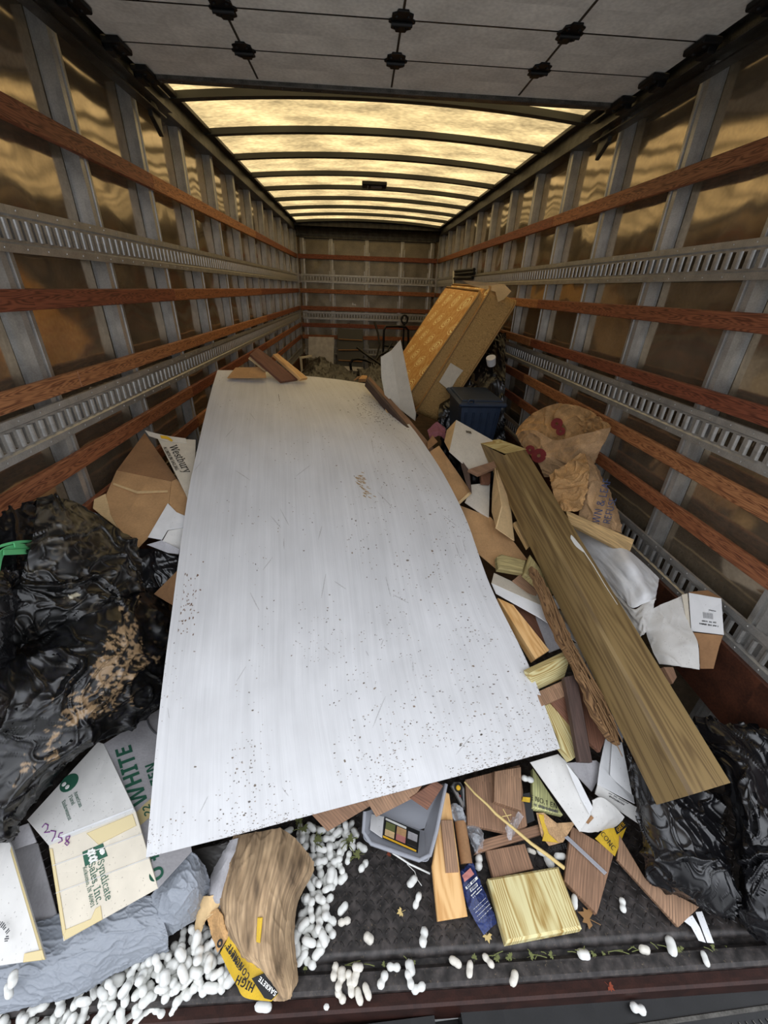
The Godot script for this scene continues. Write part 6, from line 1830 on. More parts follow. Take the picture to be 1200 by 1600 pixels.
	g.skin([[Vector3(0.1681, 0.072, -0.1451), Vector3(0.1978, 0.072, -0.1625)], [Vector3(0.1728, 0.07, -0.1303), Vector3(0.2062, 0.07, -0.1473)]], 8, 6, 0.001, crumple(0.003, 30.0, 0.0))
	part("pink_mark", g, M.rose, pk)

	# clear wrap and small tool
	for q in [["crumpled clear plastic wrap beside the rotten dowel", [[Vector3(0.2156, 0.07, -0.2807), Vector3(0.2368, 0.09, -0.2728), Vector3(0.2593, 0.07, -0.2662)], [Vector3(0.2154, 0.06, -0.247), Vector3(0.2344, 0.085, -0.2356), Vector3(0.2597, 0.06, -0.2382)], [Vector3(0.2266, 0.04, -0.213), Vector3(0.2337, 0.05, -0.2054), Vector3(0.2482, 0.04, -0.2156)]]],
		["crumpled clear plastic wrap under the sheet edge above the dowel", [[Vector3(0.1628, 0.1, -0.3239), Vector3(0.1792, 0.12, -0.3194), Vector3(0.2057, 0.1, -0.3107)], [Vector3(0.166, 0.09, -0.3016), Vector3(0.1839, 0.11, -0.2953), Vector3(0.2115, 0.09, -0.2923)], [Vector3(0.172, 0.08, -0.2835), Vector3(0.1915, 0.09, -0.28), Vector3(0.2103, 0.08, -0.282)]]],
		["crumpled clear plastic wrap hanging on the twig", [[Vector3(0.36, 0.1, -0.2746), Vector3(0.3837, 0.115, -0.2892), Vector3(0.403, 0.1, -0.2804)], [Vector3(0.335, 0.09, -0.258), Vector3(0.3581, 0.11, -0.2555), Vector3(0.3826, 0.09, -0.2598)], [Vector3(0.3424, 0.07, -0.2307), Vector3(0.3476, 0.08, -0.2263), Vector3(0.3626, 0.07, -0.2405)]]]]:
		g = draped(q[1], 30, 30, 0.0015, crumple(0.010, 24.0, 0.0))
		solo("clear_wrap", q[0], "plastic wrap", g, M.clear, "crumpled clear wrap")
	var tool := thing("power_tool", "silver cordless tool with a yellow dial under the sheet edge", "tool", Vector3(0.2032, 0.06, -0.3579))
	g = Geo.new()
	g.slab([Vector3(0.177, 0.12, -0.3736), Vector3(0.2089, 0.09, -0.3192), Vector3(0.2136, 0.09, -0.3113), Vector3(0.2209, 0.115, -0.3664), Vector3(0.2109, 0.12, -0.385), Vector3(0.1874, 0.125, -0.3831)], 0.04, 0.008)
	part("housing", g, M.silver, tool)
	g = Geo.new()
	g.lathe(Vector3(0.198, 0.12, -0.3667), Vector3(0, 0.95, 0.3), [[0.014, 0.0], [0.014, 0.006], [0.008, 0.006], [0.0, 0.006]], 16)
	part("collar", g, M.hardware, tool)
	g = Geo.new()
	g.lathe(Vector3(0.1966, 0.126, -0.3636), Vector3(0, 0.95, 0.3), [[0.008, 0.0], [0.007, 0.004], [0.0, 0.005]], 12)
	part("dial", g, M.yellow_ink, tool, "yellow dial")
	g = Geo.new()
	g.lathe(Vector3(0.2007, 0.112, -0.3442), Vector3(0, 0.95, 0.3), [[0.003, 0.0], [0.003, 0.002], [0.0, 0.002]], 8)
	part("button", g, M.red_ink, tool, "red button")

	# clear tote with a printed label
	var tote := thing("plastic_tote", "gray translucent plastic tote with a photo label on its near wall", "tote", Vector3(0.0053, 0.02, -0.2868))
	g = Geo.new()
	var rim := [Vector3(-0.1249, 0.18, -0.2778), Vector3(-0.1292, 0.16, -0.2315), Vector3(-0.1063, 0.155, -0.203), Vector3(0.0344, 0.145, -0.1603), Vector3(0.0684, 0.145, -0.1713), Vector3(0.0948, 0.16, -0.2227), Vector3(0.1422, 0.2, -0.3389)]
	var low := [Vector3(-0.0918, 0.1, -0.3257), Vector3(-0.0824, 0.1, -0.2915), Vector3(-0.0611, 0.1, -0.2981), Vector3(0.0513, 0.09, -0.2619), Vector3(0.0705, 0.09, -0.2647), Vector3(0.0922, 0.1, -0.3035), Vector3(0.1426, 0.12, -0.3811)]
	g.skin([low, [Vector3(-0.1081, 0.15, -0.295), Vector3(-0.109, 0.14, -0.2462), Vector3(-0.0894, 0.135, -0.2339), Vector3(0.0404, 0.125, -0.1964), Vector3(0.0673, 0.125, -0.2052), Vector3(0.0944, 0.13, -0.2532), Vector3(0.1437, 0.16, -0.36)], rim], 60, 12, 0.003)
	part("wall", g, M.frost, tote)
	g = Geo.new()
	g.slab([Vector3(-0.0918, 0.1, -0.3257), Vector3(-0.0824, 0.1, -0.2915), Vector3(-0.0611, 0.1, -0.2981), Vector3(0.0513, 0.09, -0.2619), Vector3(0.0705, 0.09, -0.2647), Vector3(0.0922, 0.1, -0.3035), Vector3(0.1426, 0.12, -0.3811)], 0.003)
	part("base", g, M.frost, tote)
	g = Geo.new()
	g.tube(rim, 0.006, 8)
	part("rim", g, M.frost, tote)
	var lq := [Vector3(-0.0585, 0.128, -0.2851), Vector3(0.0491, 0.118, -0.2444), Vector3(0.0327, 0.145, -0.1775), Vector3(-0.071, 0.155, -0.2147)]
	var label := flap("label", lq, 0.001, M.ink, tote, "black label with three photos")
	for k in 3:
		var s0 := 0.04 + 0.32 * k
		flap("label_photo", [on(lq, s0, 0.22, 0.0008), on(lq, s0 + 0.27, 0.22, 0.0008), on(lq, s0 + 0.27, 0.55, 0.0008), on(lq, s0, 0.55, 0.0008)], 0.0006, [M.leaf_green, M.card, M.gray_card][k], label)
		flap("label_photo", [on(lq, s0, 0.56, 0.0008), on(lq, s0 + 0.27, 0.56, 0.0008), on(lq, s0 + 0.27, 0.82, 0.0008), on(lq, s0, 0.82, 0.0008)], 0.0006, [M.card_light, M.rose, M.tarp][k], label)
	flap("label_band", [on(lq, 0.0, 0.88, 0.0008), on(lq, 0.95, 0.92, 0.0008), on(lq, 0.95, 0.98, 0.0008), on(lq, 0.0, 0.95, 0.0008)], 0.0006, M.yellow_ink, label)
	flap("label_band", [on(lq, 0.02, 0.06, 0.0008), on(lq, 0.62, 0.08, 0.0008), on(lq, 0.62, 0.17, 0.0008), on(lq, 0.02, 0.14, 0.0008)], 0.0006, M.white_ink, label)
	flap("white_label", [Vector3(-0.1037, 0.13, -0.2932), Vector3(-0.0627, 0.13, -0.2843), Vector3(-0.0729, 0.156, -0.216), Vector3(-0.1093, 0.152, -0.241)], 0.001, M.clean, tote, "white printed label")
	g = Geo.new()
	g.tube([Vector3(-0.0413, 0.03, -0.2398), Vector3(-0.034, 0.03, -0.2257), Vector3(0.0176, 0.02, -0.1991), Vector3(0.0802, 0.012, -0.1751)], 0.003, 6)
	g.tube([Vector3(0.0104, 0.01, -0.2032), Vector3(0.0331, 0.006, -0.1841), Vector3(0.0388, 0.006, -0.1646), Vector3(0.0507, 0.006, -0.1485)], 0.0012, 5)
	solo("cord", "thin white cord on the tread plate in front of the tote", "cord", g, M.cord)

	# twig and straw
	g = Geo.new()
	g.tube([Vector3(0.2195, 0.14, -0.374), Vector3(0.2458, 0.14, -0.3364), Vector3(0.2793, 0.135, -0.3045), Vector3(0.3023, 0.13, -0.2778), Vector3(0.3509, 0.115, -0.2428), Vector3(0.3988, 0.1, -0.2057), Vector3(0.45, 0.08, -0.1783), Vector3(0.4918, 0.06, -0.155)], 0.003, 7, 0.006)
	g.tube([Vector3(0.3301, 0.13, -0.2917), Vector3(0.3447, 0.12, -0.2588)], 0.0015, 5)
	g.tube([Vector3(0.3205, 0.125, -0.272), Vector3(0.3538, 0.125, -0.2763)], 0.0015, 5)
	solo("twig", "long pale dry twig lying across the decking offcuts towards the tail", "twig", g, M.straw)
	for q in [["black and yellow printed wrapper scrap beside the greenish ribbed block", [Vector3(0.4214, 0.1, -0.3502), Vector3(0.4013, 0.085, -0.3104), Vector3(0.4122, 0.07, -0.2713), Vector3(0.4447, 0.075, -0.279), Vector3(0.4447, 0.09, -0.3103), Vector3(0.4459, 0.11, -0.3484)], M.ink, [Vector3(0.4178, 0.106, -0.3372), Vector3(0.4099, 0.102, -0.3255), Vector3(0.4371, 0.102, -0.3205), Vector3(0.4436, 0.106, -0.3342)]],
		["torn brown and yellow sack scrap in front of the greenish ribbed block", [Vector3(0.4558, 0.08, -0.2991), Vector3(0.4548, 0.06, -0.2412), Vector3(0.4727, 0.05, -0.2164), Vector3(0.5235, 0.05, -0.2249), Vector3(0.5839, 0.07, -0.2721), Vector3(0.5129, 0.08, -0.2666), Vector3(0.478, 0.09, -0.2936)], M.paper, [Vector3(0.4585, 0.086, -0.2923), Vector3(0.4635, 0.067, -0.245), Vector3(0.4514, 0.06, -0.2271), Vector3(0.5054, 0.056, -0.2213), Vector3(0.4801, 0.066, -0.243), Vector3(0.4737, 0.078, -0.2709), Vector3(0.4765, 0.088, -0.2888)]],
		["yellow printed sack scrap poking out under the crushed white carton", [Vector3(0.63, 0.06, -0.2271), Vector3(0.6743, 0.05, -0.181), Vector3(0.7519, 0.07, -0.2544), Vector3(0.6716, 0.075, -0.248)], M.yellow, [Vector3(0.7018, 0.078, -0.2565), Vector3(0.7029, 0.07, -0.2308), Vector3(0.7539, 0.074, -0.2526), Vector3(0.7461, 0.08, -0.2651)]]]:
		var sc := thing("sack_scrap", q[0], "sack scrap", q[1][0])
		flap("sheet", q[1], 0.003, q[2], sc)
		flap("print", q[3], 0.0012, M.yellow if q[2] != M.yellow else M.ink, sc)
		if q[2] == M.yellow:
			lettering("CONC", Vector3(0.6655, 0.066, -0.2161), Vector3(0.6737, 0.06, -0.2043) - Vector3(0.6584, 0.07, -0.2289), Vector3(0.6881, 0.07, -0.2277) - Vector3(0.6504, 0.06, -0.2087), 0.014, M.ink, sc)
			lettering("GRETE", Vector3(0.7213, 0.082, -0.2466), Vector3(0.7483, 0.08, -0.2613) - Vector3(0.7042, 0.075, -0.2358), Vector3(0.7146, 0.082, -0.258) - Vector3(0.7283, 0.07, -0.237), 0.010, M.yellow_ink, sc)
		elif q[2] == M.paper:
			lettering("SAKRETE", Vector3(0.4978, 0.055, -0.2082), Vector3(0.5293, 0.055, -0.2121) - Vector3(0.4665, 0.055, -0.2043), Vector3(0.4967, 0.06, -0.2183) - Vector3(0.4988, 0.05, -0.1982), 0.012, M.ink, sc)
	g = Geo.new()
	g.slab([Vector3(0.5271, 0.066, -0.2322), Vector3(0.6161, 0.05, -0.1361), Vector3(0.6275, 0.05, -0.142), Vector3(0.5401, 0.066, -0.237)], 0.004)
	solo("clear_strip", "narrow clear plastic strip lying on the large decking offcut", "plastic strip", g, M.frost)
	var pp := thing("paper_strip", "pair of white printed paper strips sticking out under the right decking board", "paper", Vector3(0.8472, 0.005, -0.019))
	flap("strip", [Vector3(0.8003, 0.03, -0.0302), Vector3(0.8368, 0.03, -0.0398), Vector3(0.8456, 0.02, -0.0148), Vector3(0.8445, 0.012, 0.0135), Vector3(0.827, 0.012, 0.0088), Vector3(0.8211, 0.02, -0.0186)], 0.001, M.clean, pp)
	flap("strip", [Vector3(0.8515, 0.03, -0.0462), Vector3(0.8718, 0.03, -0.0468), Vector3(0.8676, 0.012, 0.0158), Vector3(0.8482, 0.012, 0.0137)], 0.001, M.clean, pp)
	# leaves
	var leaves := [["dry tan maple leaf beside the treated block", Vector3(0.5363, 0.006, -0.0515), 0.034, M.leaf], ["small pale leaf at the foot of the blue packet", Vector3(0.2229, 0.006, -0.0298), 0.018, M.straw], ["curled pale leaf on the tread plate left of the pine offcut", Vector3(-0.0179, 0.006, -0.0908), 0.015, M.straw], ["reddish leaf on the rusty channel below the tail", Vector3(0.5387, -0.03, 0.0735), 0.014, M.leaf_red], ["orange leaf scrap under the front wall of the tote", Vector3(-0.043, 0.008, -0.2331), 0.012, M.leaf_red], ["brown leaf stuck on the right edge of the sheet", Vector3(0.514, 0.315, -0.4611), 0.016, M.leaf_red]]
	for l in leaves:
		g = Geo.new()
		leaf_shape(g, l[1], l[2], rng.randf() * TAU)
		solo("dry_leaf", l[0], "leaf", g, l[3])
	g = Geo.new()
	for k in 46:
		var p: Vector3 = Vector3(0.104, -0.004, 0.0071).lerp(Vector3(0.8998, -0.004, 0.0182), rng.randf())
		if rng.randf() < 0.25: p = Vector3(-0.2829, -0.004, 0.0081).lerp(Vector3(0.104, -0.004, 0.0071), rng.randf())
		p.x += rng.randf_range(-0.02, 0.02)
		if k % 3 == 0:
			leaf_shape(g, p + Vector3(0, 0.003, 0.004), rng.randf_range(0.006, 0.013), rng.randf() * TAU)
		else:
			var d := Vector3(rng.randf_range(-0.04, 0.04), rng.randf_range(0.0, 0.01), rng.randf_range(-0.012, 0.012))
			g.tube([p, p + d * 0.5 + Vector3(0, 0.004, 0), p + d], 0.0012, 5)
	var lit := part("leaf_litter", g, M.leaf_green)
	tag(lit, "dried leaf crumbs and grass stems caught in the gap at the tail", "leaf litter", "", "stuff")
	g = Geo.new()
	for q in [Vector3(-0.356, 0.03, -0.3207), Vector3(-0.3355, 0.04, -0.2988), Vector3(-0.1763, 0.03, -0.2662), Vector3(-0.153, 0.02, -0.226), Vector3(-0.2858, 0.035, -0.2596)]:
		for k in 4:
			var d := Vector3(rng.randf_range(-0.03, 0.03), 0.012, rng.randf_range(-0.03, 0.03))
			g.tube([q, q + d * 0.6 + Vector3(0, 0.006, 0), q + d], 0.0016, 5)
		leaf_shape(g, q + Vector3(0.01, 0.012, 0), 0.02, rng.randf() * TAU)
	solo("weed_sprig", "wilted green weed sprigs among the packing peanuts under the sheet edge", "weeds", g, M.leaf_green)


func g_end(wb: Node3D) -> void:
	var g := draped([
		[Vector3(0.61, 0.19, -0.2766), Vector3(0.6444, 0.19, -0.2848), Vector3(0.6813, 0.17, -0.2706), Vector3(0.7167, 0.14, -0.2481)],
		[Vector3(0.6055, 0.16, -0.2596), Vector3(0.6341, 0.165, -0.2598), Vector3(0.67, 0.15, -0.2508), Vector3(0.7072, 0.12, -0.243)],
		[Vector3(0.5833, 0.13, -0.2415), Vector3(0.6174, 0.125, -0.2388), Vector3(0.6591, 0.11, -0.2402), Vector3(0.6998, 0.09, -0.2439)],
		[Vector3(0.565, 0.11, -0.2278), Vector3(0.5994, 0.1, -0.2273), Vector3(0.6428, 0.08, -0.2378), Vector3(0.6861, 0.07, -0.2478)]],
		24, 24, 0.003, crumple(0.003, 12.0, 0.0))
	part("near_end", g, M.white, wb)
	var h := Geo.new()
	h.slab([Vector3(0.5804, 0.142, -0.238), Vector3(0.5895, 0.135, -0.2354), Vector3(0.6097, 0.15, -0.2458), Vector3(0.6025, 0.155, -0.251)], 0.002, 0.0)
	part("hand_hole", h, M.card_dark, wb, "torn brown hole")
	h = Geo.new()
	h.slab([Vector3(0.6671, 0.118, -0.2436), Vector3(0.6966, 0.118, -0.2461), Vector3(0.7013, 0.13, -0.2496), Vector3(0.6771, 0.13, -0.2487)], 0.001, 0.0)
	part("printed_mark", h, M.blue_ink, wb)


func leaf_shape(g: Geo, at: Vector3, r: float, turn: float) -> void:
	var lobes := 5
	for k in lobes:
		var a := turn + (k - 2) * 0.75
		var tip := at + Vector3(cos(a), 0.18, sin(a)) * r * (1.0 if k == 2 else 0.8)
		var s := Vector3(-sin(a), 0.0, cos(a)) * r * 0.24
		var m := at.lerp(tip, 0.5) + Vector3(0, r * 0.12, 0)
		g.tri(at, m + s, m, Vector3.UP)
		g.tri(at, m, m - s, Vector3.UP)
		g.tri(m + s, tip, m, Vector3.UP)
		g.tri(m, tip, m - s, Vector3.UP)
	g.tube([at, at - Vector3(cos(turn), -0.02, sin(turn)) * r * 0.9], r * 0.03, 4)


func build_back() -> void:
	# scraps beyond the far edge of the sheet
	offcut("dark_board", "dark brown board slanting up behind the far left edge of the sheet", "board", [Vector3(-0.8369, 1.233, -2.403), Vector3(-0.6426, 1.081, -2.335), Vector3(-0.5517, 1.077, -2.447), Vector3(-0.7986, 1.265, -2.466)], 0.02, M.deck_red)
	offcut("pale_lath", "pale pine lath slanting beside the dark board behind the sheet", "lath", [Vector3(-0.7127, 1.222, -2.507), Vector3(-0.5302, 1.084, -2.413), Vector3(-0.4927, 1.079, -2.488), Vector3(-0.687, 1.224, -2.529)], 0.02, M.pine_gold)
	var bx := thing("cardboard_box", "brown cardboard box corner behind the far left corner of the sheet", "cardboard box", Vector3(-0.8768, 1.093, -2.483))
	flap("front", [Vector3(-0.9353, 1.126, -2.184), Vector3(-0.7313, 1.108, -2.308), Vector3(-0.7611, 1.151, -2.441), Vector3(-0.9171, 1.163, -2.321)], 0.005, M.card, bx, "", Vector3(0, 0.4, 1))
	flap("flap", [Vector3(-0.8426, 1.219, -2.421), Vector3(-0.7331, 1.14, -2.417), Vector3(-0.7516, 1.133, -2.384), Vector3(-0.8524, 1.206, -2.404)], 0.005, M.card_light, bx)
	var fr := thing("crate", "small white box frame leaning against the pale panel at the far wall", "crate", Vector3(-1.013, 0.4591, -6.6))
	for q in [[Vector3(-1.105, 0.6237, -6.6), Vector3(-1.086, 0.4377, -6.6) * Vector3(1, 0, 1), Vector3(-1.056, 0.4383, -6.6) * Vector3(1, 0, 1), Vector3(-1.073, 0.634, -6.6)], [Vector3(-1.105, 0.6237, -6.6), Vector3(-0.9207, 0.6433, -6.7), Vector3(-0.9223, 0.6139, -6.7), Vector3(-1.096, 0.5948, -6.6)], [Vector3(-0.9522, 0.6328, -6.7), Vector3(-0.9419, 0.4443, -6.7) * Vector3(1, 0, 1), Vector3(-0.921, 0.4447, -6.7) * Vector3(1, 0, 1), Vector3(-0.9207, 0.6433, -6.7)]]:
		flap("rail", q, 0.05, M.cream, fr, "", Vector3(0, 0, 1))
	offcut("pale_board", "pale square panel leaning upright against the far wall", "panel", [Vector3(-1.013, 0.8714, -7.2), Vector3(-0.58, 0.8721, -7.2), Vector3(-0.6065, 0.426, -7.05) * Vector3(1, 0, 1) + Vector3(0, 0.02, 0.12), Vector3(-1.043, 0.4586, -7.05) * Vector3(1, 0, 1) + Vector3(0, 0.02, 0.12)], 0.04, M.gray_card)
	var bp := thing("wrapped_board", "tall dull brown wrapped panel standing on the far wall beside the pale panel", "panel", Vector3(-0.3339, 0.2532, -7.6))
	flap("panel", [Vector3(-0.5414, 0.9645, -7.82), Vector3(-0.085, 0.9548, -7.82), Vector3(-0.07, 0.0, -7.52), Vector3(-0.58, 0.0, -7.52)], 0.03, M.tarp, bp, "", Vector3(0, 0, 1))
	for y in [[Vector3(-0.5302, 0.7884, -7.74), Vector3(-0.0964, 0.7772, -7.74)], [Vector3(-0.5317, 0.6088, -7.68), Vector3(-0.096, 0.619, -7.68)], [Vector3(-0.5329, 0.4387, -7.62), Vector3(-0.0955, 0.4259, -7.62)]]:
		var sg := Geo.new()
		sg.tube([y[0], y[1]], 0.012, 6)
		part("strap_band", sg, M.card_dark, bp)
	flap("foot_board", [Vector3(-0.5588, 0.3825, -7.4), Vector3(-0.0848, 0.3595, -7.4), Vector3(-0.0852, 0.3095, -7.3), Vector3(-0.5554, 0.3217, -7.3)], 0.05, M.gray_card, bp, "loose pale board at the foot of the panel")  # separate loose board in front of the panel, grouped with it
	var g := draped([
		[Vector3(-0.8108, 0.7542, -4.6), Vector3(-0.7609, 0.8242, -5), Vector3(-0.6757, 0.836, -5.2), Vector3(-0.5557, 0.7685, -5.2), Vector3(-0.3631, 0.7412, -5.1), Vector3(-0.222, 0.7002, -4.9)],
		[Vector3(-0.7618, 0.7815, -4), Vector3(-0.6441, 0.8423, -4.3), Vector3(-0.526, 0.8625, -4.4), Vector3(-0.4075, 0.7968, -4.4), Vector3(-0.2624, 0.783, -4.3), Vector3(-0.1426, 0.7564, -4.2)],
		[Vector3(-0.6975, 0.7994, -3.6), Vector3(-0.5755, 0.7936, -3.7), Vector3(-0.4523, 0.796, -3.7), Vector3(-0.3287, 0.7984, -3.7), Vector3(-0.2049, 0.7765, -3.7), Vector3(-0.0319, 0.7343, -3.6)]],
		70, 40, 0.02, crumple(0.04, 3.0, 0.03))
	solo("tarpaulin", "dark crumpled tarpaulin heap just beyond the far edge of the sheet", "tarpaulin", g, M.tarp)
	g = draped([
		[Vector3(-0.1571, 0.802, -4.4), Vector3(0.0284, 0.8291, -4.6), Vector3(0.2311, 0.812, -4.6), Vector3(0.4246, 0.7443, -4.4)],
		[Vector3(-0.1244, 0.8223, -3.6), Vector3(0.0314, 0.8297, -3.7), Vector3(0.1879, 0.8206, -3.7), Vector3(0.3372, 0.7713, -3.6)],
		[Vector3(-0.0752, 0.7616, -2.9), Vector3(0.0572, 0.7508, -2.95), Vector3(0.1904, 0.7264, -2.95), Vector3(0.32, 0.689, -2.9)]],
		60, 40, 0.02, crumple(0.05, 3.2, 0.03))
	solo("garbage_bag", "dark bag heap under the metal frames at the far end", "garbage bag", g, M.tarp)
	# hand trucks and bent tube frames
	var ht := thing("hand_truck", "black tubular hand truck standing at the far wall behind the mattress", "hand truck", Vector3(0.3665, 0.5404, -6))
	g = Geo.new()
	g.tube([Vector3(0.09, 0.06, -5.98), Vector3(0.2006, 0.6103, -6), Vector3(0.2019, 0.8956, -6), Vector3(0.2051, 1.101, -6), Vector3(0.2311, 1.152, -6), Vector3(0.4098, 1.153, -6.05), Vector3(0.5267, 1.144, -6.1), Vector3(0.5666, 1.102, -6.1), Vector3(0.5814, 0.8487, -6.1), Vector3(0.5805, 0.5279, -6.1), Vector3(0.50, 0.06, -6.1)], 0.016, 8)
	g.tube([Vector3(0.2019, 0.8956, -6), Vector3(0.5814, 0.8487, -6.1)], 0.014, 8)
	g.tube([Vector3(0.206, 0.7547, -6), Vector3(0.5807, 0.6948, -6.1)], 0.014, 8)
	part("frame", g, M.steel_black, ht)
	g = Geo.new()
	var loop := []
	for k in 13:
		loop.append(Vector3(0.5124, 1.239, -6.2) + Vector3(0.045 * cos(TAU * k / 12.0), 0.055 * sin(TAU * k / 12.0), 0))
	g.tube(loop, 0.014, 8)
	g.tube([Vector3(0.5142, 1.205, -6.2), Vector3(0.5077, 0.9695, -6.2), Vector3(0.5416, 0.6981, -6.2)], 0.014, 8)
	part("grip", g, M.steel_black, ht)
	g = Geo.new()
	for q in [Vector3(0.03, 0.112, -5.98), Vector3(0.51, 0.112, -6.1)]:
		g.lathe(q, Vector3(1, 0, 0.1), [[0.03, 0.0], [0.10, 0.0], [0.11, 0.015], [0.11, 0.035], [0.10, 0.05], [0.03, 0.05]], 18)
	part("wheel", g, M.rubber, ht)
	var fr2 := thing("tube_frame", "tangled dark bent tube frame lying at the far end before the brown panel", "metal frame", Vector3(0.0129, 0.6768, -5.4))
	g = Geo.new()
	g.tube([Vector3(-0.2573, 0.6125, -5.5), Vector3(-0.2739, 0.7129, -5.5), Vector3(-0.2386, 0.7635, -5.5), Vector3(-0.1604, 0.7735, -5.5), Vector3(-0.0572, 0.7738, -5.4), Vector3(0.0776, 0.7351, -5.3), Vector3(0.1763, 0.6727, -5.2)], 0.018, 8)
	part("tube", g, M.steel_black, fr2)
	g = Geo.new()
	g.tube([Vector3(-0.1793, 0.8841, -5.8), Vector3(-0.0534, 0.8066, -5.7), Vector3(0.1063, 0.7229, -5.6), Vector3(0.2278, 0.6566, -5.5)], 0.016, 8)
	part("tube", g, M.steel_black, fr2)
	g = Geo.new()
	g.tube([Vector3(0.075, 1.187, -6.3), Vector3(0.1319, 1.031, -6.2), Vector3(0.1503, 0.8829, -6.1), Vector3(0.1028, 0.7166, -6)], 0.014, 8)
	part("tube", g, M.steel_black, fr2)
	g = Geo.new()
	g.tube([Vector3(0.0357, 0.6789, -5.6), Vector3(0.131, 0.7803, -5.8), Vector3(0.2634, 0.8395, -5.9), Vector3(0.3222, 0.9333, -6)], 0.014, 8)
	part("tube", g, M.steel_black, fr2)
	offcut("wood_scrap", "pinkish wood splinter lying on the dark heap beyond the sheet", "wood scrap", [Vector3(-0.1859, 0.8374, -3.7), Vector3(-0.1364, 0.8471, -3.75), Vector3(-0.1048, 0.8689, -3.8), Vector3(-0.1427, 0.8651, -3.75)], 0.03, M.deck_tan)
	offcut("wood_scrap", "orange wood chip lying on the dark heap left of the leaning carton panel", "wood scrap", [Vector3(-0.1547, 0.8688, -3.6), Vector3(-0.0823, 0.8702, -3.6), Vector3(-0.0687, 0.8816, -3.7), Vector3(-0.118, 0.8866, -3.7)], 0.03, M.card)
	var br := thing("strap_bracket", "small dark bracket with bars on the far end of the right wall track", "bracket", Vector3(1.2, 1.7, -5.694))
	for y in [[Vector3(1.2, 1.868, -6.197), Vector3(1.2, 1.854, -5.127)], [Vector3(1.2, 1.829, -6.175), Vector3(1.2, 1.821, -5.108)], [Vector3(1.2, 1.783, -6.239), Vector3(1.2, 1.77, -5.174)]]:
		g = Geo.new()
		g.tube([y[0], y[1]], 0.02, 6)
		part("bar", g, M.hardware, br)
	g = Geo.new()
	g.tube([Vector3(1.2, 1.873, -6.333), Vector3(1.2, 1.704, -6.24)], 0.02, 6)
	part("upright", g, M.galvanised, br)


